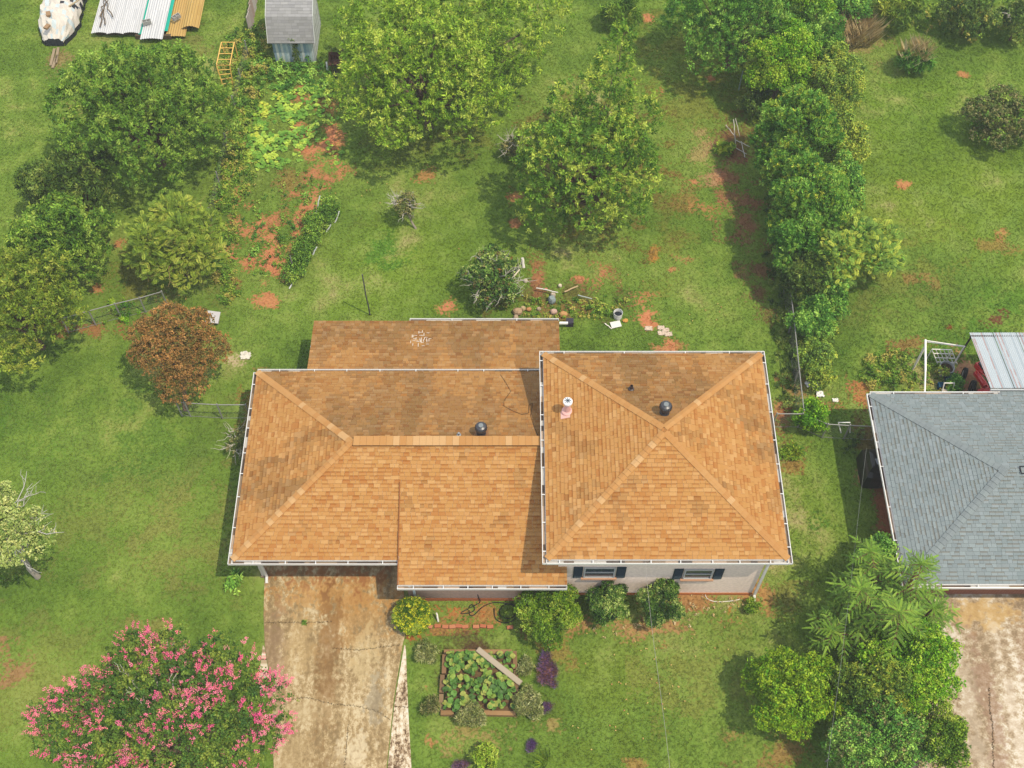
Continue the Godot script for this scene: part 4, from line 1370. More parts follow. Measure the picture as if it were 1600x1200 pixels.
func build_plants() -> void:
	# back left
	plant("shade_tree", "large round mid-green tree in front of the metal sheet stacks", "tree", Vector3(-15.733, 3.2, -36.461), Vector3(3.7, 2.9, 3.3), 22, 4692, "broad", 0.295, "oak", 0.16, 1, {"frac": 0.36})
	plant("fig_tree", "low dark bluish-green tree between the large round tree and the olive tree", "tree", Vector3(-18.365, 2.1, -33.338), Vector3(2.1, 1.8, 1.9), 10, 2070, "broad", 0.279, "dark", 0.09, 2, {"stems": 3})
	plant("fig_tree", "broad-leaved fresh green tree at the back left, below the dark tree", "tree", Vector3(-18.387, 2, -30.471), Vector3(2.05, 1.8, 2.0), 10, 2070, "broad", 0.295, "bright", 0.1, 3)
	plant("olive_green_tree", "olive-green tree cut by the left edge above the lawn", "tree", Vector3(-19.06, 2.8, -26.625), Vector3(2.5, 2.2, 2.5), 14, 2898, "broad", 0.262, "olive", 0.13, 4)
	plant("feathery_tree", "airy yellow-green tree with fine leaves behind the rust-coloured tree", "tree", Vector3(-13.811, 1.9, -30.318), Vector3(2.0, 1.7, 2.0), 12, 4140, "feather", 0.262, "olive", 0.07, 5, {"stems": 4, "twigs": 10, "twig_col": ph(150, 130, 80), "twig_reach": 1.2})
	plant("maple_tree", "rust-red and brown small-leaved tree standing on the left lawn", "tree", Vector3(-12.919, 2.5, -25.045), Vector3(1.75, 1.5, 1.55), 14, 3587, "small", 0.221, "maple", 0.1, 6, {"foot": Vector3(-12.82, 0, -23.693), "extra": [[Vector3(-11.547, 2.3, -25.031), Vector3(0.75, 0.7, 0.8)], [Vector3(-12.561, 1.9, -23.638), Vector3(0.95, 0.75, 0.7)], [Vector3(-12.317, 2.4, -24.096), Vector3(0.9, 0.7, 0.8)]], "clump": 1.0, "frac": 0.36, "glow": 0.2})
	# back middle
	plant("spreading_tree", "widest yellow-green spreading tree behind the house, next to the grey shed", "tree", Vector3(-3.804, 3.2, -38.765), Vector3(3.9, 2.5, 4.0), 28, 5933, "broad", 0.303, "yellow", 0.17, 7, {"frac": 0.33, "clump": 0.45, "extra": [[Vector3(-0.714, 3.4, -41.082), Vector3(2.2, 1.5, 2.0)], [Vector3(1.018, 3.2, -42.691), Vector3(1.7, 1.2, 1.6)], [Vector3(-0.989, 2.8, -39.107), Vector3(1.5, 1.2, 1.4)], [Vector3(-2.314, 3.6, -42.734), Vector3(2.4, 1.5, 1.8)], [Vector3(-6.097, 3, -42.159), Vector3(1.9, 1.3, 1.8)], [Vector3(0.288, 2.6, -40.528), Vector3(1.1, 0.9, 1.1)]]})
	plant("pear_tree", "tall upright green tree with a thin leader in the back yard", "tree", Vector3(3.286, 3.1, -33.433), Vector3(2.95, 2.8, 3.0), 28, 4554, "broad", 0.271, "pear", 0.14, 8, {"frac": 0.33, "extra": [[Vector3(3.822, 4.6, -35.364), Vector3(1.4, 1.4, 1.3)], [Vector3(4.103, 5.3, -36.294), Vector3(1.0, 1.2, 1.0)], [Vector3(4.292, 6.1, -37.108), Vector3(0.75, 1.0, 0.75)], [Vector3(4.586, 6.4, -37.714), Vector3(0.5, 0.6, 0.5)], [Vector3(2.284, 4.4, -35.746), Vector3(0.8, 1.1, 0.8)], [Vector3(5.37, 3.8, -35.793), Vector3(0.9, 0.9, 0.9)], [Vector3(1.225, 2, -32.097), Vector3(0.8, 0.8, 0.8)]]})
	plant("fan_shrub", "small bright green shrub behind the upright tree at the top edge", "shrub", Vector3(5.264, 0.9, -45.54), Vector3(0.95, 0.9, 0.9), 5, 420, "narrow", 0.36, "bright", 0.03, 9)
	plant("young_tree", "small half-bare grey-stemmed tree alone in the back lawn", "tree", Vector3(-4.537, 1.1, -33.141), Vector3(0.65, 0.7, 0.65), 5, 170, "small", 0.26, "brush", 0.05, 10, {"foot": Vector3(-4.162, 0, -32.816), "twigs": 12, "twig_reach": 1.1, "bark": ph(170, 160, 144)})
	plant("leggy_bush", "dark leggy bush with pale bare stems behind the brown sunroom roof", "shrub", Vector3(-0.787, 1.05, -29.262), Vector3(1.35, 1.05, 1.35), 9, 900, "small", 0.26, "camellia", 0.044, 11, {"stems": 4, "twigs": 22, "twig_reach": 1.02, "second": [[160, "small", 0.24, "brush"], [60, "small", 0.22, "maple"]]})
	plant("twiggy_shrub", "brownish twiggy shrub at the left foot of the upright tree", "shrub", Vector3(0, 0.6, -36.992), Vector3(0.6, 0.55, 0.55), 4, 140, "small", 0.24, "brush", 0.03, 12, {"twigs": 14, "twig_reach": 1.1})
	# hedgerow on the right
	plant("hedgerow_tree", "dense green tree at the top of the hedgerow", "tree", Vector3(10.266, 2.7, -42.713), Vector3(3.0, 2.4, 2.6), 16, 3449, "broad", 0.271, "hedge", 0.14, 13)
	plant("hedgerow_tree", "bright lime-green fine-leaved tree in the hedgerow", "tree", Vector3(12.094, 2.6, -40.203), Vector3(1.65, 1.9, 1.6), 10, 2346, "small", 0.246, "lime", 0.1, 14)
	plant("hedgerow_tree", "lime-green tree cut by the top edge behind the hedgerow", "tree", Vector3(13.741, 2.6, -43.995), Vector3(1.4, 1.9, 1.6), 8, 1380, "small", 0.246, "lime", 0.1, 15)
	plant("hedgerow_tree", "dull blue-green tree on the field side of the hedgerow", "tree", Vector3(14.422, 2.1, -39.44), Vector3(1.45, 1.7, 1.7), 9, 1793, "small", 0.246, "mimosa", 0.09, 16)
	plant("hedgerow_tree", "tall tree with yellowish arching sprays in the middle of the hedgerow", "tree", Vector3(12.126, 2.9, -35.749), Vector3(1.75, 2.0, 1.75), 11, 3035, "broad", 0.213, "hedge", 0.11, 17, {"lift": 0.5, "second": [[1000, "broad", 0.22, "vine"]]})
	plant("hedgerow_tree", "green tree with ladder-like leaf sprays in the lower hedgerow", "tree", Vector3(12.117, 2.7, -31.846), Vector3(1.75, 2.0, 1.9), 11, 3173, "broad", 0.213, "hedge", 0.11, 18, {"lift": 0.5, "second": [[1000, "broad", 0.22, "vine"]]})
	plant("mimosa_tree", "soft feathery grey-green tree with yellow tips leaning over the right field", "tree", Vector3(13.584, 2, -30.008), Vector3(2.05, 1.5, 1.8), 10, 3587, "feather", 0.262, "mimosa", 0.08, 19, {"lift": 0.2, "second": [[900, "small", 0.22, "hedge"]]})
	plant("hedgerow_shrub", "dark vine-covered shrub at the lower end of the hedgerow", "shrub", Vector3(11.903, 1.5, -29.086), Vector3(1.15, 1.3, 1.2), 7, 800, "broad", 0.3, "dark", 0.05, 20)
	plant("hedgerow_shrub", "dusty green shrub on the field side of the middle hedgerow", "shrub", Vector3(14.685, 1.4, -36.43), Vector3(1.1, 1.3, 1.4), 7, 900, "small", 0.28, "mimosa", 0.05, 21)
	plant("hedgerow_shrub", "dark shrub low under the lime-green hedgerow tree", "shrub", Vector3(11.135, 0.8, -39.563), Vector3(0.8, 0.8, 1.0), 5, 420, "small", 0.27, "dark", 0.04, 22)
	plant("fence_shrub", "olive vine tangle over the chain link fence below the hedgerow", "shrub", Vector3(12.06, 0.9, -27.352), Vector3(1.0, 0.9, 1.2), 7, 900, "small", 0.24, "hedge", 0.03, 23)
	plant("fence_shrub", "yellowish vine tangle beside the fence opposite the roof corner", "shrub", Vector3(12.006, 0.7, -25.486), Vector3(0.85, 0.7, 1.1), 7, 650, "small", 0.25, "mimosa", 0.03, 24)
	plant("globe_shrub", "round bright yellow-green shrub at the fence between both houses", "shrub", Vector3(11.473, 0.75, -22.906), Vector3(0.72, 0.8, 0.7), 6, 700, "small", 0.24, "lime", 0.03, 25)
	plant("hedgerow_tree", "green tree filling the house side of the middle hedgerow", "tree", Vector3(11.523, 2, -34.502), Vector3(1.2, 1.7, 1.5), 8, 1500, "broad", 0.24, "hedge", 0.08, 80, {"lift": 0.5, "second": [[350, "broad", 0.22, "vine"]]})
	plant("hedgerow_tree", "green tree on the field side of the hedgerow, above the feathery tree", "tree", Vector3(13.675, 2, -33.143), Vector3(1.2, 1.6, 1.5), 8, 1500, "small", 0.24, "hedge", 0.08, 81, {"second": [[300, "small", 0.22, "mimosa"]]})
	plant("hedgerow_tree", "green tree overhanging the fence above the dark vine-covered shrub", "tree", Vector3(11.491, 2.1, -30.491), Vector3(1.1, 1.7, 1.4), 8, 1500, "broad", 0.24, "hedge", 0.08, 82, {"lift": 0.5})
	plant("hedgerow_shrub", "leafy green shrub ending the hedgerow behind the fence tangle", "shrub", Vector3(12.695, 1.1, -28.159), Vector3(1.0, 1.1, 1.1), 6, 900, "small", 0.24, "hedge", 0.045, 83)
	plant("hedgerow_tree", "green tree linking the top hedgerow tree to the lime-green one", "tree", Vector3(13.916, 2.2, -41.795), Vector3(1.5, 1.8, 1.5), 8, 1500, "broad", 0.25, "hedge", 0.09, 84)
	# right field
	plant("field_shrub", "isolated dark green shrub in the upper right field", "shrub", Vector3(18.958, 0.7, -42.502), Vector3(0.8, 0.75, 0.75), 5, 420, "narrow", 0.34, "hedge", 0.03, 26, {"second": [[90, "blade", 0.7, "straw"]]})
	plant("field_shrub", "large brownish-green thicket cut by the right edge", "shrub", Vector3(22.145, 1, -38.245), Vector3(1.75, 1.2, 1.6), 10, 1793, "small", 0.246, "brush", 0.05, 27, {"second": [[300, "small", 0.28, "bright"]]})
	plant("field_shrub", "dark bushy shrub at the top right edge with a yellow fringe", "shrub", Vector3(21.933, 1.2, -45.011), Vector3(1.5, 1.4, 1.3), 8, 1380, "small", 0.246, "dark", 0.05, 28, {"second": [[160, "small", 0.28, "weed"]]})
	plant("field_shrub", "blue-green shrub with pale leaf tips at the top edge of the field", "shrub", Vector3(18.684, 1.1, -45.578), Vector3(1.3, 1.2, 1.1), 7, 700, "narrow", 0.34, "mimosa", 0.05, 29)
	plant("field_shrub", "dark shrub with bare branches in the top right corner", "shrub", Vector3(24.152, 1.3, -44.538), Vector3(1.0, 1.4, 1.3), 6, 600, "small", 0.3, "dark", 0.05, 30, {"twigs": 4, "twig_reach": 1.2})
	plant("field_shrub", "green thicket at the top edge behind the dry grass", "shrub", Vector3(16.382, 1.1, -45.669), Vector3(1.2, 1.1, 1.0), 6, 600, "small", 0.3, "hedge", 0.05, 31)
	plant("dry_grass_clump", "tan clump of tall dry grass beside the hedgerow", "grass clump", Vector3(16.647, 0.1, -44.786), Vector3(0.9, 0.2, 0.8), 1, 260, "blade", 1.0, "straw", 0.0, 32, {"inner": 0.05})
	# front left
	plant("crape_myrtle", "large dark green tree covered with pink blossom beside the driveway", "tree", Vector3(-10.996, 2.5, -10.469), Vector3(3.55, 2.2, 2.8), 26, 6347, "small", 0.246, "myrtle", 0.09, 33, {"stems": 5, "frac": 0.33, "bloom": [800, 0.095, "pink"], "extra": [[Vector3(-10.948, 3.4, -12.66), Vector3(0.8, 0.9, 0.8)], [Vector3(-12.079, 3, -12.799), Vector3(0.7, 0.8, 0.7)], [Vector3(-9.367, 3, -12.586), Vector3(0.8, 0.8, 0.8)], [Vector3(-7.79, 2.4, -11.314), Vector3(0.8, 0.8, 0.9)], [Vector3(-14.543, 2, -11.123), Vector3(0.9, 0.7, 0.7)]], "bark": ph(170, 146, 120), "twigs": 8, "twig_reach": 1.0})
	plant("pale_tree", "cream-leaved tree with bare white twigs cut by the left edge", "tree", Vector3(-17.14, 3.6, -16.669), Vector3(1.6, 1.25, 1.7), 10, 1655, "small", 0.246, "pale", 0.1, 34, {"twigs": 14, "twig_reach": 1.4, "twig_col": ph(206, 204, 196, 0.55), "bark": ph(190, 180, 166), "glow": 0.15})
	plant("side_shrub", "thin brownish shrub against the left carport wall", "shrub", Vector3(-10.395, 0.5, -21.922), Vector3(0.55, 0.5, 0.7), 4, 130, "small", 0.22, "brush", 0.03, 35, {"twigs": 10, "twig_reach": 1.1})
	# front beds
	plant("ball_shrub", "clipped globe shrub with golden-yellow leaves at the corner of the driveway", "shrub", Vector3(-3.494, 0.55, -14.987), Vector3(0.62, 0.58, 0.62), 1, 1300, "small", 0.13, "holly", 0.03, 36, {"inner": 0.8, "clump": 1.1, "contrast": 1.6, "second": [[420, "small", 0.14, "lemon"]]})
	plant("round_bush", "biggest round glossy green bush below the living room roof corner", "shrub", Vector3(1.288, 0.95, -14.951), Vector3(1.2, 1.0, 1.15), 14, 2600, "small", 0.18, "holly", 0.04, 37, {"frac": 0.3, "inner": 0.7, "rough": 0.35})
	plant("round_bush", "glossy dark camellia bush under the first upper window", "shrub", Vector3(3.332, 0.85, -15.342), Vector3(0.83, 0.85, 0.8), 8, 1500, "small", 0.17, "camellia", 0.04, 38, {"frac": 0.32, "inner": 0.7, "rough": 0.3})
	plant("round_bush", "glossy dark camellia bush crossed by the service wire", "shrub", Vector3(5.162, 0.9, -15.37), Vector3(0.93, 0.9, 0.88), 9, 1700, "small", 0.17, "camellia", 0.04, 39, {"frac": 0.32, "inner": 0.7, "rough": 0.3})
	plant("small_bush", "little dark bush in the clay by the white downspout", "shrub", Vector3(8.522, 0.25, -15.434), Vector3(0.33, 0.28, 0.3), 3, 260, "small", 0.14, "holly", 0.0, 40)
	plant("broad_leaf_weed", "single big-leaved plant on the lawn by the carport corner", "plant", Vector3(-9.906, 0.15, -16.393), Vector3(0.22, 0.2, 0.3), 1, 16, "broad", 0.36, "hedge", 0.0, 41, {"inner": 0.2})
	# front right
	fir_tree()
	plant("rounded_tree", "rounded yellow-green tree on the front lawn, right of the wire", "tree", Vector3(9.234, 1.5, -11.904), Vector3(1.55, 1.4, 1.5), 14, 3587, "small", 0.197, "gold", 0.08, 42, {"frac": 0.34, "clump": 0.8, "second": [[700, "small", 0.24, "lime"]]})
	plant("street_tree", "yellowish-green leafy tree below the spiky evergreen", "tree", Vector3(13.036, 2.1, -12.676), Vector3(1.6, 1.5, 1.5), 11, 2484, "small", 0.221, "lime", 0.09, 43)
	plant("street_tree", "blue-green tree between the rounded tree and the concrete driveway", "tree", Vector3(11.79, 2, -11.96), Vector3(1.3, 1.5, 1.3), 9, 1931, "broad", 0.221, "mimosa", 0.08, 44, {"second": [[200, "broad", 0.25, "dark"]]})
	plant("street_tree", "dull green tree at the bottom edge right of the fence posts", "tree", Vector3(11.639, 1.9, -10.23), Vector3(1.7, 1.5, 1.4), 11, 2346, "small", 0.221, "hedge", 0.09, 45, {"second": [[600, "small", 0.25, "brush"]]})
	plant("street_tree", "rounded dark-green tree overhanging the pinkish driveway", "tree", Vector3(13.772, 1.7, -10.385), Vector3(1.0, 1.2, 1.1), 8, 1655, "small", 0.197, "holly", 0.07, 46)
	plant("climber_shrub", "light green upright shrub at the left corner of the grey roof", "shrub", Vector3(12.827, 1.3, -16.835), Vector3(0.7, 1.2, 0.7), 7, 600, "small", 0.25, "hedge", 0.04, 47, {"twigs": 6})
	# beds by the raised planter
	plant("grey_shrub", "sparse grey-green shrub above the left corner of the timber planter", "shrub", Vector3(-3.015, 0.3, -13.779), Vector3(0.45, 0.35, 0.4), 4, 160, "narrow", 0.2, "grey", 0.02, 48)
	plant("grey_shrub", "small dark grey-green shrub left of the timber planter", "shrub", Vector3(-2.767, 0.3, -11.859), Vector3(0.34, 0.35, 0.34), 3, 130, "narrow", 0.2, "brush", 0.02, 49)
	plant("grey_shrub", "grey-green bushy shrub over the bottom timber of the planter", "shrub", Vector3(-1.333, 0.35, -11.541), Vector3(0.5, 0.42, 0.42), 5, 260, "narrow", 0.2, "grey", 0.02, 50)
	plant("grey_shrub", "grey-green bushy shrub at the lower right of the timber planter", "shrub", Vector3(0.562, 0.4, -11.959), Vector3(0.55, 0.45, 0.55), 5, 300, "narrow", 0.2, "grey", 0.02, 51)
	plant("grey_shrub", "weedy pale shrub right of the plank on the planter", "shrub", Vector3(0.485, 0.2, -13.266), Vector3(0.3, 0.22, 0.4), 3, 110, "narrow", 0.18, "grey", 0.0, 52)
	plant("purple_plant", "largest purple-leaved plant with a rusty middle, right of the planter", "plant", Vector3(1.234, 0.15, -13.102), Vector3(0.52, 0.22, 0.62), 4, 620, "blade", 0.22, "purple", 0.0, 53, {"inner": 0.3})
	plant("purple_plant", "small purple-leaved plant below the largest purple one", "plant", Vector3(1.194, 0.1, -11.875), Vector3(0.22, 0.14, 0.26), 2, 150, "blade", 0.18, "purple", 0.0, 54, {"inner": 0.3})
	plant("purple_plant", "purple-leaved plant near the spiky yucca", "plant", Vector3(0.662, 0.1, -10.607), Vector3(0.22, 0.14, 0.3), 2, 160, "blade", 0.18, "purple", 0.0, 55, {"inner": 0.3})
	plant("purple_plant", "purple-leaved plant at the bottom edge beside the yellow-green shrub", "plant", Vector3(-1.652, 0.1, -9.999), Vector3(0.36, 0.16, 0.22), 2, 200, "blade", 0.18, "purple", 0.0, 56, {"inner": 0.3})
	plant("yellow_shrub", "loose yellow-green broad-leaved shrub at the bottom edge", "shrub", Vector3(-0.885, 0.45, -10.201), Vector3(0.42, 0.5, 0.4), 5, 150, "broad", 0.26, "yellow", 0.02, 57)
	plant("yucca", "spiky yucca with long pale blades at the bottom edge", "plant", Vector3(1.102, 0.1, -10.041), Vector3(0.3, 0.1, 0.3), 1, 9, "blade", 0.75, "vine", 0.0, 58, {"inner": 0.1})
	plant("bed_plant", "light yellow-green leafy plant by the right wall of the house", "plant", Vector3(10.71, 0.12, -21.685), Vector3(0.6, 0.15, 0.4), 3, 90, "broad", 0.26, "vine", 0.0, 59, {"inner": 0.2})
	plant("bed_plant", "yellow-green seedling tuft by the pile of grey poles", "plant", Vector3(9.634, 0.2, -37.29), Vector3(0.5, 0.25, 0.4), 3, 90, "broad", 0.28, "vine", 0.0, 60, {"inner": 0.2})
	# growth along the fences and in the vegetable patch
	cover("fence_undergrowth", "tangled weeds along the back left fence beside the shed", "undergrowth", [Vector2(-13.946, -44.673), Vector2(-11.99, -45.577), Vector2(-11.439, -42.479), Vector2(-11.961, -40.371), Vector2(-12.312, -36.395), Vector2(-12.749, -33.787), Vector2(-13.17, -33.787), Vector2(-13.094, -37.555), Vector2(-13.502, -41.204)], 70, 0.55, "small", 0.3, "weed", 1)
	cover("fence_undergrowth", "leafy weeds in front of the grey shed", "undergrowth", [Vector2(-12.429, -43.128), Vector2(-11.039, -43.041), Vector2(-9.199, -43.041), Vector2(-8.534, -42.393), Vector2(-8.154, -41.414), Vector2(-9.914, -40.869), Vector2(-11.408, -40.786), Vector2(-12.508, -41.204)], 44, 0.45, "small", 0.28, "hedge", 2)
	cover("fence_undergrowth", "low weeds on the bank left of the vegetable patch", "undergrowth", [Vector2(-12.887, -36.395), Vector2(-11.784, -37.555), Vector2(-11.377, -35.26), Vector2(-11.993, -33.787), Vector2(-11.878, -30.625), Vector2(-11.322, -28.956), Vector2(-12.079, -28.629), Vector2(-12.61, -30.625), Vector2(-12.89, -33.787)], 70, 0.3, "small", 0.24, "weed", 3)
	cover("squash_vines", "sprawling yellow-green squash vines across the vegetable patch", "vines", [Vector2(-12.192, -38.543), Vector2(-11.296, -39.754), Vector2(-10.699, -41.204), Vector2(-9.071, -41.541), Vector2(-8.406, -40.786), Vector2(-9.233, -39.959), Vector2(-7.908, -40.164), Vector2(-8.022, -38.944), Vector2(-8.924, -39.145), Vector2(-8.633, -38.146), Vector2(-9.369, -37.555), Vector2(-9.773, -36.318), Vector2(-11.471, -36.09), Vector2(-12.174, -37.166)], 85, 0.16, "disc", 0.16, "squash", 4, "stuff", 0.34)
	cover("squash_vines", "yellow squash runners next to the weedy fence", "vines", [Vector2(-12.116, -39.145), Vector2(-11.858, -40.786), Vector2(-10.85, -41.204), Vector2(-10.486, -40.578), Vector2(-11.125, -39.551), Vector2(-11.706, -38.146), Vector2(-12.303, -37.752)], 80, 0.16, "disc", 0.15, "vine", 5, "stuff", 0.44)
	cover("squash_vines", "thin squash runner lying over bare red clay", "vines", [Vector2(-8.838, -38.146), Vector2(-8.614, -38.265), Vector2(-7.493, -36.586), Vector2(-7.675, -36.318)], 80, 0.1, "disc", 0.14, "squash", 6)
	cover("garden_weeds", "low green seedlings between the clay rows of the vegetable patch", "weeds", [Vector2(-11.945, -35.26), Vector2(-9.17, -36.014), Vector2(-7.679, -35.26), Vector2(-8.375, -33.425), Vector2(-9.457, -30.287), Vector2(-11.174, -29.95), Vector2(-12.055, -32.71)], 9, 0.16, "small", 0.24, "bright", 7, "stuff", 0.35)
	cover("crop_row", "loose leafy crop row nearest the weedy bank of the vegetable patch", "crop row", [Vector2(-11.152, -33.787), Vector2(-10.76, -33.787), Vector2(-10.665, -30.456), Vector2(-11.098, -30.456)], 36, 0.3, "small", 0.22, "hedge", 30, "stuff", 0.42)
	cover("crop_row", "loose leafy crop row in the middle of the vegetable patch", "crop row", [Vector2(-10.189, -34.224), Vector2(-9.682, -34.224), Vector2(-9.583, -30.456), Vector2(-10.016, -30.456)], 36, 0.34, "small", 0.22, "bright", 31, "stuff", 0.4)
	cover("crop_row", "short leafy crop row next to the staked beans", "crop row", [Vector2(-9.289, -35.448), Vector2(-8.833, -35.448), Vector2(-9.189, -32.005), Vector2(-9.574, -32.005)], 30, 0.3, "small", 0.22, "hedge", 32, "stuff", 0.42)
	cover("fence_ivy", "dark ivy along the foot of the right-hand fence", "ivy", [Vector2(11.434, -35.26), Vector2(11.825, -33.787), Vector2(11.632, -29.95), Vector2(11.362, -26.094), Vector2(11.312, -23.693), Vector2(10.631, -23.257), Vector2(10.496, -24.877), Vector2(10.778, -28.629), Vector2(10.895, -32.005)], 46, 0.4, "broad", 0.24, "dark", 8)
	cover("fence_ivy", "tangled growth between the fence and the right field", "undergrowth", [Vector2(11.935, -28.956), Vector2(13.415, -29.616), Vector2(13.352, -27.344), Vector2(12.738, -24.877), Vector2(11.629, -24.578), Vector2(11.596, -26.714)], 30, 0.4, "small", 0.26, "mimosa", 9)
	cover("bean_patch", "dense leafy bean patch behind the grey-roofed house", "vegetable patch", [Vector2(13.822, -25.634), Vector2(14.615, -26.248), Vector2(16.054, -26.341), Vector2(16.259, -25.33), Vector2(15.975, -24.459), Vector2(13.946, -24.459)], 70, 0.45, "small", 0.24, "weed", 10)
	cover("bean_patch", "leafy plants around the white trellis posts", "vegetable patch", [Vector2(16.32, -26.094), Vector2(17.391, -26.558), Vector2(18.151, -26.465), Vector2(17.646, -25.481), Vector2(17.833, -24.877), Vector2(17.726, -24.34), Vector2(16.08, -24.34)], 40, 0.4, "small", 0.25, "weed", 11)
	cover("shade_weeds", "dark weeds in the shade left of the grey-roofed house", "weeds", [Vector2(12.81, -22.768), Vector2(13.762, -22.969), Vector2(13.389, -21.695), Vector2(12.705, -21.556)], 40, 0.2, "small", 0.22, "dark", 12)
	cover("rubble_weeds", "weeds growing among the rubble behind the sunroom", "weeds", [Vector2(0, -28.466), Vector2(0.799, -28.956), Vector2(2.666, -29.021), Vector2(4.275, -29.219), Vector2(4.92, -28.792), Vector2(4.221, -28.046), Vector2(2.636, -27.982), Vector2(0.264, -27.982)], 40, 0.3, "small", 0.24, "weed", 13, "stuff", 0.2)
	cover("field_edge", "rough green growth along the top edge of the right field", "undergrowth", [Vector2(15.385, -47.902), Vector2(21.796, -47.902), Vector2(26.698, -46.96), Vector2(25.831, -43.346), Vector2(23.562, -44.227), Vector2(20.9, -44.898), Vector2(18.833, -45.577), Vector2(16.95, -45.577), Vector2(15.444, -46.034)], 15, 0.45, "small", 0.3, "weed", 14, "stuff", 0.2)
	cover("fence_undergrowth", "bright leafy weeds over the back left chain link fence", "undergrowth", [Vector2(-16.737, -28.694), Vector2(-15.996, -29.021), Vector2(-15.265, -28.629), Vector2(-15.543, -27.918), Vector2(-16.527, -27.821)], 50, 0.4, "broad", 0.26, "lime", 15)
	cover("fence_undergrowth", "weeds under the fence beside the rust-coloured tree", "undergrowth", [Vector2(-18.518, -28.304), Vector2(-16.828, -28.466), Vector2(-16.58, -27.821), Vector2(-18.127, -27.662)], 20, 0.25, "small", 0.24, "weed", 16)
	cover("bed_litter", "dry stalks and seedlings in front of the camellia bushes", "weeds", [Vector2(2.375, -14.887), Vector2(6.353, -15.124), Vector2(6.531, -14.534), Vector2(2.695, -14.3)], 14, 0.1, "small", 0.16, "straw", 17)
	cover("bed_litter", "dry weeds on the clay by the white hose", "weeds", [Vector2(6.201, -16.088), Vector2(8.719, -16.015), Vector2(8.849, -15.124), Vector2(6.23, -15.005)], 16, 0.1, "small", 0.16, "straw", 18, "stuff", 0.25)
	cover("bed_litter", "thin weeds on the bare strip under the living room eave", "weeds", [Vector2(-2.733, -15.435), Vector2(0, -15.363), Vector2(0, -14.958), Vector2(-2.716, -14.911)], 16, 0.1, "small", 0.16, "weed", 19, "stuff", 0.3)


# ---------------------------------------------------------------- smaller things
func single(called: String, label: String, category: String, mb: MB, at: Vector3, m: Material = null, group := "") -> MeshInstance3D:
	var o := part(called, mb, m if m else vmat())
	o.position = at
	tagit(o, label, category, group)
	return o

# a corrugated sheet: ribs run along z, arched across x; low corner at the origin
func sheet_metal(w: float, l: float, ribs: int, arch: float, col: Color, alt: Color, r: RandomNumberGenerator) -> MB:
	var mb := MB.new()
	var per := 4
	var n := ribs * per
	for i in n:
		var u0 := float(i) / n
		var u1 := float(i + 1) / n
		var y0 := sin(u0 * PI) * arch + cos(u0 * ribs * TAU) * 0.014
		var y1 := sin(u1 * PI) * arch + cos(u1 * ribs * TAU) * 0.014
		for k in 6:
			var c: Color = col.lerp(alt, r.randf() * r.randf())
			if i % per == 2: c = col.lerp(alt, 0.9) * 0.8
			var z0 := -l * k / 6.0
			var z1 := -l * (k + 1) / 6.0
			mb.quad(Vector3(u0 * w, y0, z0), Vector3(u1 * w, y1, z0), Vector3(u1 * w, y1, z1), Vector3(u0 * w, y0, z1), c)
			mb.quad(Vector3(u0 * w, y0 - 0.006, z1), Vector3(u1 * w, y1 - 0.006, z1), Vector3(u1 * w, y1 - 0.006, z0), Vector3(u0 * w, y0 - 0.006, z0), c)
		mb.quad(Vector3(u0 * w, y0 - 0.006, 0), Vector3(u1 * w, y1 - 0.006, 0), Vector3(u1 * w, y1, 0), Vector3(u0 * w, y0, 0), col)
	return mb

func block(called: String, label: String, at: Vector3, turn: float) -> void:
	var g := ph(176, 176, 172)
	var t := thing(called, label, "concrete block", at)
	t.rotation.y = turn
	var mb := MB.new()
	for x in [-0.19, 0.0, 0.19]: mb.bx(Vector3(x, 0.1, 0), Vector3(0.03, 0.2, 0.19), g)
	for z in [-0.08, 0.08]: mb.bx(Vector3(0, 0.1, z), Vector3(0.349, 0.198, 0.03), g)
	part("block_shell", mb, vmat(), t, false)

func chain_fence(label: String, pts: Array, hgt: float, rail := true) -> void:
	var steel := ph(170, 170, 166, 0.5)
	var t := thing("chain_link_fence", label, "fence", pts[0])
	for p in pts:
		var mb := MB.new()
		mb.tube([p, p + Vector3.UP * (hgt + 0.04)], [0.03], 8, steel)
		mb.lathe(p + Vector3.UP * (hgt + 0.04), [[0.034, 0.0], [0.024, 0.03], [0.0, 0.04]], 8, steel)
		part("post", mb, vmat(0.5, 0.5), t)
	var net := MB.new()
	for i in pts.size() - 1:
		var a: Vector3 = pts[i]
		var b: Vector3 = pts[i + 1]
		if rail:
			var mb := MB.new()
			mb.tube([a + Vector3.UP * hgt, b + Vector3.UP * hgt], [0.022], 6, steel)
			part("top_rail", mb, vmat(0.5, 0.5), t)
			mb = MB.new()
			mb.tube([a + Vector3.UP * 0.05, b + Vector3.UP * 0.05], [0.008], 5, steel)
			part("tension_wire", mb, vmat(0.5, 0.5), t)
		var l := a.distance_to(b)
		var n := int(l / 0.14)
		for k in range(-int(hgt / 0.14), n + 1):
			for s in [0, 1]:
				var x0 := k * 0.14
				var f0 := clampf(x0 / l, 0, 1)
				var f1 := clampf((x0 + hgt) / l, 0, 1)
				var y0 := clampf(-x0, 0, hgt) if x0 < 0 else 0.0
				var y1 := minf(hgt, l - x0)
				if y1 <= y0: continue
				var p0 := a.lerp(b, f0) + Vector3.UP * (y0 if s == 0 else hgt - y0)
				var p1 := a.lerp(b, f1) + Vector3.UP * (y1 if s == 0 else hgt - y1)
				net.tube([p0, p1], [0.0016], 3, steel, false)
	part("wire_mesh", net, vmat(0.5, 0.5), t, true, "stuff")

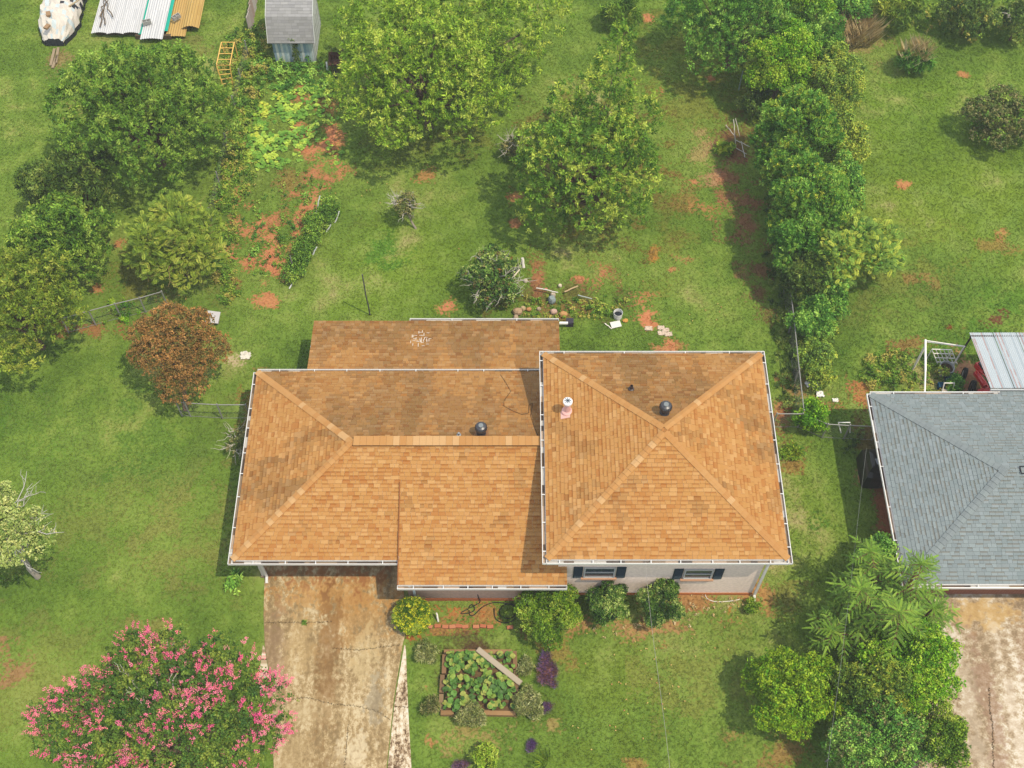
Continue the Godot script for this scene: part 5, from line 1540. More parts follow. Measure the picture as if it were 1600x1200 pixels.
func pole(label: String, a: Vector3, b: Vector3, r: float, col: Color, called := "pole", category := "pole", group := "") -> void:
	var mb := MB.new()
	var q := RandomNumberGenerator.new()
	q.seed = int(a.x * 100 + b.z * 31)
	var w := wobble(Vector3.ZERO, b - a, 4, minf(r * 0.35, 0.008), q)
	mb.tube(w, [r, r * 0.98, r * 0.95, r * 0.9, r * 0.86], 7, col)
	single(called, label, category, mb, a, vmat(0.85), group)

func stone(called: String, label: String, category: String, at: Vector3, s: Vector3, col: Color, sd: int, group := "") -> void:
	var r := RandomNumberGenerator.new()
	r.seed = sd
	var mb := MB.new()
	var rows := [[-0.5, 0.75], [-0.15, 1.0], [0.25, 0.95], [0.5, 0.6]]
	var ring := []
	for q in rows:
		var w := []
		for k in 8:
			var a := TAU * k / 8
			var f: float = q[1] * r.randf_range(0.82, 1.1)
			w.append(Vector3(cos(a) * 0.5 * f * s.x, (q[0] + 0.5 + r.randf_range(-0.06, 0.06)) * s.y, sin(a) * 0.5 * f * s.z))
		ring.append(w)
	for i in 3:
		for k in 8:
			var m := (k + 1) % 8
			var c := col * r.randf_range(0.88, 1.08)
			mb.quad(ring[i][m], ring[i][k], ring[i + 1][k], ring[i + 1][m], c)
	for k in range(1, 7):
		mb.tri(ring[3][0], ring[3][k + 1], ring[3][k], col)
	single(called, label, category, mb, at, vmat(), group)

func crumple(called: String, label: String, at: Vector3, w: float, l: float, col: Color, sd: int, hgt := 0.06) -> void:   # a crumpled sheet
	var f := fnoise(sd, 1.6, 2)
	var mb := MB.new()
	var n := 7
	var g := func(i: int, k: int) -> Vector3:
		var x := (i / float(n) - 0.5) * w + f.get_noise_2d(i * 3.0, k * 3.0) * w * 0.2
		var z := (k / float(n) - 0.5) * l + f.get_noise_2d(k * 3.0 + 40, i * 3.0) * l * 0.2
		return Vector3(x, 0.015 + hgt * (0.6 + f.get_noise_2d(i * 1.1, k * 1.1)), z)
	for i in n:
		for k in n:
			mb.quad(g.call(i, k + 1), g.call(i + 1, k + 1), g.call(i + 1, k), g.call(i, k), col)
	single(called, label, "litter", mb, at)

func shed() -> void:
	var x0: float = Vector3(-11.315, 0, -43.041).x
	var x1: float = Vector3(-9.383, 0, -43.041).x
	var bz: float = Vector3(-10.364, 0, -43.041).z
	var d := 2.7
	var t := thing("garden_shed", "grey-shingled barn-roof shed with blue-washed front at the top edge", "shed", Vector3((x0 + x1) / 2, 0, bz - d / 2))
	var blue := [ph(160, 184, 194, 0.85), ph(182, 200, 204, 0.85), ph(138, 166, 184, 0.85), ph(204, 212, 210, 0.85), ph(150, 174, 186, 0.85)]
	var r := RandomNumberGenerator.new()
	r.seed = 61
	var h := 1.42
	var n := 16
	for i in n:
		var mb := MB.new()
		var w := (x1 - x0) / n
		mb.bx(Vector3(x0 + w * (i + 0.5), h / 2, bz - 0.03), Vector3(w - 0.008, h, 0.03 + (i % 3) * 0.004), blue[r.randi() % 5])
		part("front_board", mb, vmat(), t)
	# gable ends: gambrel outline
	var prof := [Vector2(0, 0), Vector2(0, h), Vector2(-0.42, h + 0.95), Vector2(-d / 2, h + 1.4), Vector2(-d + 0.42, h + 0.95), Vector2(-d, h), Vector2(-d, 0)]
	for x in [x0, x1]:
		var mb := MB.new()
		var th := 0.03 if x == x1 else -0.03
		for i in range(1, 6):
			var a := Vector3(x, prof[0].y, bz + prof[0].x)
			mb.tri(a, Vector3(x, prof[i].y, bz + prof[i].x), Vector3(x, prof[i + 1].y, bz + prof[i + 1].x), ph(206, 210, 206))
			var o := Vector3(-th, 0, 0)
			mb.tri(a + o, Vector3(x, prof[i + 1].y, bz + prof[i + 1].x) + o, Vector3(x, prof[i].y, bz + prof[i].x) + o, ph(206, 210, 206))
		for k in 7:
			mb.bx(Vector3(x + signf(th) * 0.008, h * 0.5 + 0.3 * 0, bz - 0.2 - k * 0.38), Vector3(0.012, h, 0.02), ph(170, 176, 176))
		part("gable_wall", mb, vmat(), t)
	var back := MB.new()
	back.bx(Vector3((x0 + x1) / 2, h / 2, bz - d + 0.03), Vector3(x1 - x0, h, 0.03), ph(190, 196, 196))
	part("back_wall", back, vmat(), t)
	var rf := MB.new()
	var tabs := MB.new()
	var segs := [[Vector2(0.16, h - 0.1), prof[2]], [prof[2], prof[3]], [prof[3], prof[4]], [prof[4], Vector2(-d - 0.16, h - 0.1)]]
	var xa := x0 - 0.12
	var xb := x1 + 0.12
	for s in segs:
		var a: Vector2 = s[0]
		var b: Vector2 = s[1]
		var nn := Vector3(0, (a - b).x, -(a - b).y).normalized()
		if nn.y < 0: nn = -nn
		rf.quad(Vector3(xa, a.y, bz + a.x), Vector3(xb, a.y, bz + a.x), Vector3(xb, b.y, bz + b.x), Vector3(xa, b.y, bz + b.x), ph(120, 120, 120))
		rf.quad(Vector3(xa, b.y - 0.03, bz + b.x), Vector3(xb, b.y - 0.03, bz + b.x), Vector3(xb, a.y - 0.03, bz + a.x), Vector3(xa, a.y - 0.03, bz + a.x), ph(150, 150, 148))
		var len := a.distance_to(b)
		var rows := int(len / 0.13)
		for k in rows:
			var p := a.lerp(b, k / float(rows))
			var q := a.lerp(b, (k + 1) / float(rows))
			if s == segs[2] or s == segs[3]:
				var tmp := p; p = q; q = tmp
			var x := xa
			while x < xb - 0.01:
				var e := minf(x + r.randf_range(0.2, 0.36), xb)
				var g := r.randf_range(0.86, 1.1)
				var c := Color(ph(164, 164, 164).r * g, ph(164, 164, 164).g * g, ph(164, 162, 166).b * g)
				var up := nn * r.randf_range(0.012, 0.018)
				tabs.quad(Vector3(x, p.y, bz + p.x) + up, Vector3(e - 0.005, p.y, bz + p.x) + up, Vector3(e - 0.005, q.y, bz + q.x) + nn * 0.004, Vector3(x, q.y, bz + q.x) + nn * 0.004, c)
				tabs.quad(Vector3(x, p.y, bz + p.x), Vector3(e - 0.005, p.y, bz + p.x), Vector3(e - 0.005, p.y, bz + p.x) + up, Vector3(x, p.y, bz + p.x) + up, c)
				x = e
	var ro := part("roof", rf, vmat(), t)
	part("shingle_courses", tabs, vmat(0.95), ro, true, "stuff")
	for x in [xa - 0.01, xb + 0.01]:
		var tr := MB.new()
		for s in segs:
			tr.beam(Vector3(x, s[0].y, bz + s[0].x), Vector3(x, s[1].y, bz + s[1].x), 0.03, 0.1, ph(214, 218, 216))
		part("rake_trim", tr, vmat(), ro)
	var vine := MB.new()
	var tt := tints("small", pal("dark"), 3, 0.2, r)
	for i in 60:
		stamp(vine, "small", Vector3((x0 + x1) / 2 + 0.1 + r.randfn(0, 0.09), r.randf_range(0.1, h + 0.1), bz + 0.06), Vector3(0, 0.4, 1), 0.2, tt[r.randi() % tt.size()], r)
	var vo := part("climbing_vine", vine, leafmat(0.3))
	tagit(vo, "dark vine climbing the middle of the shed front", "vine")

func tarp_heap() -> void:
	var c := Vector3(-22.071, 0, -45.759)
	var t := thing("covered_boat", "boat-shaped heap under white and black tarpaulin at the top left", "covered boat", Vector3(c.x, 0, c.z))
	var f := fnoise(88, 1.3, 3)
	var mb := MB.new()
	var sk := MB.new()
	var n := 26
	var m := 14
	var zf: float = Vector3(-21.684, 0, -44.139).z
	var zb := zf - 5.2
	var prof := func(s: float) -> float: return 0.92 * pow(clampf(sin(minf(s * 4.2 + 0.35, PI / 2)), 0.0, 1.0), 0.7) * (1.0 if s < 0.75 else 1.0 - (s - 0.75) * 1.2)
	var P := func(i: int, k: int) -> Vector3:
		var s := i / float(n)
		var a := PI * k / m
		var hw: float = prof.call(s)
		var wr := f.get_noise_3d(s * 7, a * 2, 0) * 0.3
		return Vector3(c.x - 0.15 * s + cos(a) * (hw + wr * 0.4), 0.22 + pow(sin(a), 0.7) * (0.72 + 0.14 * sin(s * 5.0) + wr) * minf(1.0, 0.35 + s * 4.0), lerpf(zf, zb, s))
	for i in n:
		for k in m:
			var p: Array = [P.call(i, k), P.call(i, k + 1), P.call(i + 1, k + 1), P.call(i + 1, k)]
			var dark := f.get_noise_2d(i * 0.5 + 10, k * 0.45) > 0.16 and i > 8 and k < 6
			var blue := f.get_noise_2d(i * 0.4 + 60, k * 0.5) > 0.2
			var col := ph(56, 60, 66) if dark else ph(206, 220, 226, 0.6) if blue else ph(226, 218, 208, 0.6)
			mb.quad(p[0], p[1], p[2], p[3], col)
		for k in [0, m]:
			var a: Vector3 = P.call(i, k)
			var b: Vector3 = P.call(i + 1, k)
			var o := Vector3(0.04 if k == 0 else -0.04, 0, 0)
			if k == 0: sk.quad(Vector3(a.x, 0, a.z) + o, Vector3(b.x, 0, b.z) + o, b + o, a + o, ph(48, 52, 58))
			else: sk.quad(Vector3(b.x, 0, b.z) + o, Vector3(a.x, 0, a.z) + o, a + o, b + o, ph(48, 52, 58))
	for k in m:
		var a: Vector3 = P.call(0, k)
		var b: Vector3 = P.call(0, k + 1)
		sk.quad(Vector3(b.x, 0.05, zf + 0.03), Vector3(a.x, 0.05, zf + 0.03), a, b, ph(52, 56, 62))
	part("tarpaulin", mb, vmat(0.6), t)
	part("black_skirt", sk, vmat(0.7), t)
	var i := 0
	for q in [[Vector3(-22.314, 1, -45.198), "weathered brick weighing down the tarpaulin, upper of two"], [Vector3(-22.219, 0.95, -44.361), "weathered brick weighing down the tarpaulin, lower of two"]]:
		var b := MB.new()
		b.bx(Vector3(0, 0.05, 0), Vector3(0.2, 0.1, 0.3), ph(166, 136, 104), 0.3 - i * 0.7)
		single("brick", q[1], "brick", b, q[0])
		i += 1
	i = 0
	for q in [[Vector3(-22.016, 0, -42.737), Vector3(-22.064, 0, -43.873)], [Vector3(-21.806, 0, -42.911), Vector3(-21.896, 0, -43.961)], [Vector3(-21.889, 0, -42.565), Vector3(-21.851, 0, -43.433)]]:
		var b := MB.new()
		b.beam(Vector3(0, 0.07, 0), q[1] - q[0] + Vector3(0, 0.07, 0), 0.12, 0.06, ph(164, 146, 120))
		single("weathered_board", ["left weathered board below the tarpaulin heap", "right weathered board below the tarpaulin heap", "middle weathered board below the tarpaulin heap"][i], "board", b, q[0], null, "boards below the tarpaulin")
		i += 1
	var b := MB.new()
	b.tube([Vector3.ZERO, Vector3(-20.938, 1.1, -46.217) - Vector3(-21.499, 0.9, -45.904)], [0.05, 0.04], 6, ph(190, 172, 140))
	single("log", "pale log lying on the tarpaulin heap", "log", b, Vector3(-21.499, 0.9, -45.904))

func metal_stacks() -> void:
	var r := RandomNumberGenerator.new()
	r.seed = 15
	var wcol := ph(226, 226, 228, 0.6)
	var walt := ph(190, 192, 196, 0.6)
	var a := Vector3(-20.38, 0.35, -44.684)
	var w: float = Vector3(-18.119, 0.35, -44.684).x - a.x
	var t := thing("metal_sheet_stack", "wide white corrugated metal sheets raised off the grass at the top edge", "metal sheets", Vector3(a.x, 0, a.z))
	for k in 3:
		var o := part("metal_sheet", sheet_metal(w / 2.7, 5.2, 9, 0.08, wcol, walt, r), vmat(0.45, 0.5), t)
		o.position = Vector3(k * w / 3.0, 0.3 + 0.012 * (k % 2), 0.05 * (k % 2))
	var b := MB.new()
	for z in [-0.3, -2.4, -4.6]: b.bx(Vector3(w / 2, 0.14, z), Vector3(w * 0.9, 0.28, 0.14), ph(96, 80, 62))
	part("bearer", b, vmat(), t, false)
	var i := 0
	for q in [[Vector3(-19.945, 0.5, -44.917), Vector3(-20.025, 0.55, -47.15)], [Vector3(-19.73, 0.5, -45.097), Vector3(-20.117, 0.55, -46.963)], [Vector3(-19.454, 0.5, -45.64), Vector3(-20.077, 0.6, -46.997)], [Vector3(-20.078, 0.5, -45.64), Vector3(-19.857, 0.6, -46.997)]]:
		var p := MB.new()
		p.tube(wobble(Vector3.ZERO, q[1] - q[0], 5, 0.06, r), [0.035, 0.03, 0.03, 0.025, 0.02, 0.012], 5, ph(120, 104, 88))
		single("dead_branch", ["longest dead branch on the white metal sheets", "second dead branch on the white metal sheets, beside the longest", "rightmost dead branch on the white metal sheets", "short dead branch crossing the others on the white metal sheets"][i], "branch", p, q[0], null, "branches on the metal sheets")
		i += 1
	a = Vector3(-17.936, 0.3, -44.25)
	w = Vector3(-16.856, 0.3, -44.25).x - a.x
	t = thing("metal_sheet_stack", "narrow white corrugated sheet lying over teal sheeting", "metal sheets", Vector3(a.x, 0, a.z))
	var o := part("metal_sheet", sheet_metal(w, 6, 9, 0.07, wcol, walt, r), vmat(0.45, 0.5), t)
	o.position = Vector3(0, 0.32, 0)
	b = MB.new()
	for z in [-0.4, -3.0]: b.bx(Vector3(w / 2, 0.13, z), Vector3(w * 1.6, 0.22, 0.14), ph(96, 80, 62))
	part("bearer", b, vmat(), t, false)
	var teal := ph(22, 176, 152)
	b = MB.new()
	b.bx(Vector3(0, 0, -2.5), Vector3(0.8, 0.02, 5.4), teal)
	single("teal_sheet", "teal plastic sheet left under the narrow white metal sheet", "plastic sheet", b, Vector3(-17.7, 0.28, -44.852), vmat(0.5))
	b = MB.new()
	b.bx(Vector3(0, 0, -2.5), Vector3(0.26, 0.02, 5.4), teal)
	single("teal_sheet", "thin teal strip between the white and the tan sheets", "plastic sheet", b, Vector3(-16.826, 0.3, -45.054), vmat(0.5))
	a = Vector3(-16.778, 0.2, -44.584)
	t = thing("metal_sheet_stack", "tan corrugated sheets at the right end of the sheet stacks", "metal sheets", Vector3(a.x, 0, a.z))
	o = part("metal_sheet", sheet_metal(0.95, 5.6, 8, 0.03, ph(206, 172, 104), ph(190, 152, 88), r), vmat(0.6), t)
	o.position = Vector3(0, 0.2, 0)
	o = part("metal_sheet", sheet_metal(0.85, 5.0, 6, 0.16, ph(204, 170, 100), ph(186, 150, 84), r), vmat(0.6), t)
	o.position = Vector3(0.72, 0.3, 0.75 - 1.2)
	b = MB.new()
	for z in [-0.9, -3.0]: b.bx(Vector3(0.75, 0.1, z), Vector3(1.5, 0.16, 0.14), ph(96, 80, 62))
	part("bearer", b, vmat(), t, false)
	block("concrete_block", "grey concrete block on the narrow white metal sheet", Vector3(-17.725, 0.42, -45.234), 0.3)
	block("concrete_block", "grey concrete block on the tan metal sheets", Vector3(-16.349, 0.42, -45.596), 0.8)

func yellow_frame() -> void:
	var y := ph(230, 188, 96, 0.7)
	var t := thing("ladder_rack", "yellow metal ladder frame leaning over the back left fence", "ladder frame", Vector3(-13.573, 0, -41.288))
	var a := [Vector3(-13.746, 1, -43.295), Vector3(-13.14, 1, -43.295)]
	var b := [Vector3(-13.732, 1.15, -41.593), Vector3(-13.107, 1.15, -41.593)]
	var c := [Vector3(-13.568, 0, -41.246), Vector3(-13.172, 0, -41.456)]
	for k in 2:
		var mb := MB.new()
		mb.tube([a[k], b[k]], [0.03], 6, y)
		mb.tube([b[k], c[k]], [0.03], 6, y)
		part("side_rail", mb, vmat(0.5, 0.5), t)
	for s in [[a, b, 4], [b, c, 5]]:
		for i in range(0, s[2] + 1):
			var f: float = i / float(s[2])
			if s[1] == c and i == s[2]: continue
			var mb := MB.new()
			mb.tube([s[0][0].lerp(s[1][0], f), s[0][1].lerp(s[1][1], f)], [0.022], 6, y)
			part("rung", mb, vmat(0.5, 0.5), t)
	for k in 2:
		var mb := MB.new()
		mb.tube([a[k], Vector3(a[k].x, 0, a[k].z)], [0.028], 6, y)
		part("leg", mb, vmat(0.5, 0.5), t)

func wheel(parent: Node3D, at: Vector3, r: float, w: float, axis: Vector3, hub: Color) -> void:
	var o := Node3D.new()
	o.name = "wheel"
	parent.add_child(o, true)
	o.position = at
	var z := axis.normalized()
	var x := Vector3.UP.cross(z).normalized()
	o.basis = Basis(x, z, x.cross(z))
	var ty := MB.new()
	ty.lathe(Vector3(0, -w / 2, 0), [[r * 0.6, 0.0], [r * 0.92, 0.0], [r, w * 0.25], [r, w * 0.75], [r * 0.92, w], [r * 0.6, w]], 20, ph(44, 42, 42))
	part("tyre", ty, vmat(0.8), o, false)
	var rm := MB.new()
	rm.lathe(Vector3(0, -w * 0.4, 0), [[0.0, 0.0], [r * 0.6, w * 0.02], [r * 0.62, w * 0.4], [r * 0.6, w * 0.78], [r * 0.2, w * 0.7], [0.0, w * 0.8]], 16, hub)
	part("rim", rm, vmat(0.5, 0.5), o, false)

func tiller() -> void:
	var red := ph(216, 40, 44, 0.75)
	var c := Vector3(18.368, 0, -24.877)
	var t := thing("garden_tiller", "red walk-behind garden tiller half under the metal awning", "tiller", c)
	var body := MB.new()
	body.box(Transform3D(Basis(Vector3.UP, 0.35), Vector3(0.25, 0.5, -0.45)), Vector3(0.36, 0.26, 0.46), red)
	body.box(Transform3D(Basis(Vector3.UP, 0.35), Vector3(0.25, 0.7, -0.45)), Vector3(0.26, 0.1, 0.3), ph(60, 56, 56))
	body.box(Transform3D(Basis(Vector3.UP, 0.35), Vector3(0.12, 0.45, 0.05)), Vector3(0.2, 0.16, 0.7), red)
	part("engine_housing", body, vmat(0.35, 0.6), t, false)
	var f := MB.new()
	f.box(Transform3D(Basis(Vector3.UP, 0.35), Vector3(0.3, 0.77, -0.42)), Vector3(0.2, 0.06, 0.2), ph(48, 46, 46))
	part("air_filter", f, vmat(), t, false)
	for k in [-1, 1]:
		var h := MB.new()
		h.tube([Vector3(0.05 + k * 0.06, 0.55, -0.3), Vector3(0.25 + k * 0.13, 0.85, 0.5), Vector3(0.42 + k * 0.22, 0.95, 1.05)], [0.026], 7, red)
		part("handlebar", h, vmat(0.35, 0.6), t, false)
		h = MB.new()
		h.tube([Vector3(0.42 + k * 0.22, 0.95, 1.02), Vector3(0.46 + k * 0.24, 0.96, 1.16)], [0.034], 7, ph(40, 40, 42))
		part("grip", h, vmat(0.8), t, false)
	wheel(t, Vector3(-0.38, 0.26, -0.32), 0.26, 0.16, Vector3(1, 0, 0.35), ph(220, 220, 214, 0.7))
	wheel(t, Vector3(0.72, 0.26, -0.05), 0.26, 0.16, Vector3(1, 0, 0.35), ph(220, 220, 214, 0.7))
	wheel(t, Vector3(-0.22, 0.3, 0.35), 0.3, 0.18, Vector3(1, 0, 0.35), ph(120, 110, 100))
	var tn := MB.new()
	tn.box(Transform3D(Basis(Vector3.UP, 0.35), Vector3(0.2, 0.38, 0.62)), Vector3(0.5, 0.05, 0.4), red)
	part("tine_shield", tn, vmat(0.35, 0.6), t, false)

func grill() -> void:
	var blk := ph(34, 34, 38)
	var t := thing("covered_grill", "barbecue under a black cover by the grey-roofed house wall", "grill", Vector3(13.576, 0, -20.866))
	var mb := MB.new()
	var ring := func(y: float, w: float, d: float) -> Array:
		return [Vector3(-w, y, d), Vector3(-w * 0.5, y, d * 1.08), Vector3(w * 0.5, y, d * 1.08), Vector3(w, y, d), Vector3(w * 1.05, y, 0), Vector3(w, y, -d), Vector3(0, y, -d * 1.05), Vector3(-w, y, -d), Vector3(-w * 1.05, y, 0)]
	var lv := [ring.call(0.08, 0.42, 0.62), ring.call(0.55, 0.4, 0.6), ring.call(0.82, 0.38, 0.58), ring.call(0.95, 0.3, 0.42), ring.call(1.16, 0.24, 0.36), ring.call(1.2, 0.1, 0.18)]
	for i in lv.size() - 1:
		for k in 9:
			var m := (k + 1) % 9
			mb.quad(lv[i][k], lv[i][m], lv[i + 1][m], lv[i + 1][k], blk)
	for k in range(1, 8): mb.tri(lv[5][0], lv[5][k], lv[5][k + 1], blk)
	part("cover", mb, vmat(0.35, 0.5), t, false)
	mb = MB.new()
	mb.box(Transform3D(Basis(Vector3.UP, 0.2), Vector3(0.06, 1.2, 0.1)), Vector3(0.26, 0.02, 0.24), ph(176, 184, 198))
	part("cover_patch", mb, vmat(0.3, 0.5), t, false)
	for k in [-1, 1]:
		mb = MB.new()
		mb.tube([Vector3(-0.3 * k, 0, 0.45), Vector3(-0.3 * k, 0.1, 0.45)], [0.04], 8, ph(30, 30, 30))
		part("caster", mb, vmat(0.6), t, false)

func raised_bed() -> void:
	var t := thing("timber_planter", "square raised bed of brown landscape timbers on the front lawn", "planter", Vector3(-1.145, 0, -12.791))
	var y := 0.2
	var w := [ph(156, 122, 84), ph(168, 132, 92), ph(144, 112, 80), ph(132, 104, 78), ph(150, 126, 96)]
	var i := 0
	for q in [[Vector3(-2.365, 0, -13.814), Vector3(-1.183, 0, -13.814)], [Vector3(-1.138, 0, -13.814), Vector3(0, 0, -13.814)], [Vector3(-2.34, 0, -13.722), Vector3(-2.342, 0, -13.039)], [Vector3(-2.385, 0, -12.993), Vector3(-2.409, 0, -12.367)], [Vector3(-2.408, 0, -12.323), Vector3(-2.412, 0, -11.773)], [Vector3(-2.41, 0, -11.686), Vector3(-1.954, 0, -11.686)], [Vector3(-0.955, 0, -11.686), Vector3(0.13, 0, -11.664)], [Vector3(0.089, 0, -13.837), Vector3(0.111, 0, -13.197)], [Vector3(0.133, 0, -13.152), Vector3(0.153, 0, -12.412)], [Vector3(0.153, 0, -12.367), Vector3(0.174, 0, -11.73)]]:
		var mb := MB.new()
		mb.beam(q[0] + Vector3.UP * y / 2, q[1] + Vector3.UP * y / 2, 0.15, y, w[i % 5])
		part("timber", mb, vmat(), t)
		i += 1
	var soil := MB.new()
	var f := fnoise(3, 1.5, 3)
	var a := Vector3(-2.274, 0, -13.745)
	var b := Vector3(0.065, 0, -11.773)
	for gx in 14:
		for gz in 14:
			var p := func(ix: int, iz: int) -> Vector3:
				var x := lerpf(a.x, b.x, ix / 14.0)
				var z := lerpf(a.z, b.z, iz / 14.0)
				return Vector3(x, 0.12 + f.get_noise_2d(x * 2, z * 2) * 0.04, z)
			soil.quad(p.call(gx, gz + 1), p.call(gx + 1, gz + 1), p.call(gx + 1, gz), p.call(gx, gz), ph(92, 70, 50).lerp(ph(120, 96, 66), f.get_noise_2d(gx * 9, gz * 9) + 0.5))
	part("soil", soil, vmat(1.0), t)
	var pk := MB.new()
	var p0 := Vector3(-1.2, 0.26, -13.884)
	var p1 := Vector3(0.306, 0.24, -12.67)
	pk.beam(Vector3.ZERO, p1 - p0, 0.2, 0.05, ph(172, 158, 138))
	pk.beam(Vector3(0.02, 0.027, 0.02), p1 - p0 + Vector3(-0.02, 0.027, -0.02), 0.17, 0.004, ph(186, 172, 152))
	single("plank", "grey weathered plank lying diagonally across the planter", "plank", pk, p0)
	# leafy plants that fill it: each broad leaf
	var pl := thing("squash_plant", "broad-leaved squash plants filling the timber planter", "plant", Vector3(-1.145, 0, -12.791))
	var r := RandomNumberGenerator.new()
	r.seed = 77
	var shapes := []
	for k in 4:
		var m := MB.new()
		var out := []
		for s in 10:
			var an := TAU * s / 10
			var rad := 0.5 * (1.0 - 0.35 * exp(-pow((an - PI) / 0.4, 2))) * r.randf_range(0.88, 1.08)
			out.append(Vector3(cos(an) * rad, 0.2 * absf(sin(an)) - 0.1 + 0.06 * cos(an * 3 + k), sin(an) * rad * 0.86))
		for s in 10:
			m.tri(Vector3.ZERO, out[(s + 1) % 10], out[s], Color.WHITE)
		shapes.append(m.mesh())
	var cols := [ph(84, 126, 52), ph(100, 144, 60), ph(122, 158, 66), ph(144, 168, 72), ph(72, 108, 46), ph(166, 172, 84)]
	var lm := []
	for c in cols:
		var m := StandardMaterial3D.new()
		m.albedo_color = c.linear_to_srgb()
		m.roughness = 0.55
		m.metallic_specular = 0.3
		m.cull_mode = BaseMaterial3D.CULL_DISABLED
		m.backlight_enabled = true
		m.backlight = Color(0.2, 0.28, 0.06)
		lm.append(m)
	var stalks := MB.new()
	for k in 330:
		var x := r.randf_range(a.x, b.x)
		var z := r.randf_range(a.z, b.z)
		if f.get_noise_2d(x * 1.4, z * 1.4) < -0.3 and r.randf() < 0.8: continue
		var p := Vector3(x, r.randf_range(0.22, 0.46), z)
		if p.y > 0.24 and Geometry2D.get_closest_point_to_segment(Vector2(x, z), Vector2(p0.x, p0.z), Vector2(p1.x, p1.z)).distance_to(Vector2(x, z)) < 0.2: p.y = 0.2
		var o := MeshInstance3D.new()
		o.name = "leaf"
		o.mesh = shapes[r.randi() % 4]
		o.material_override = lm[clampi(int((f.get_noise_2d(x * 2 + 30, z * 2) * 1.2 + 0.5 + r.randf_range(-0.3, 0.3)) * 6), 0, 5)]
		pl.add_child(o, true)
		var s := r.randf_range(0.14, 0.27)
		o.transform = Transform3D(Basis(Vector3.UP, r.randf() * TAU) * Basis(Vector3.RIGHT, r.randf_range(-0.5, 0.5)) * Basis(Vector3.BACK, r.randf_range(-0.5, 0.5)).scaled(Vector3(s, s, s)), p - pl.position)
		stalks.tube([Vector3(x + r.randfn(0, 0.04), 0.1, z + r.randfn(0, 0.04)), p - Vector3.UP * 0.01], [0.008, 0.005], 4, ph(120, 140, 70), false)
	part("stalks", stalks, vmat(), pl, true, "stuff")

func coil(called: String, label: String, pts: Array, rad: float, col: Color) -> void:
	var mb := MB.new()
	var c := Curve3D.new()
	for i in pts.size():
		var d: Vector3 = (pts[mini(i + 1, pts.size() - 1)] - pts[maxi(i - 1, 0)]) * 0.22
		c.add_point(pts[i] - pts[0], -d, d)
	c.bake_interval = 0.06
	mb.tube(Array(c.get_baked_points()), [rad], 6, col)
	single(called, label, "hose" if called.contains("hose") else "wire", mb, pts[0], vmat(0.5))

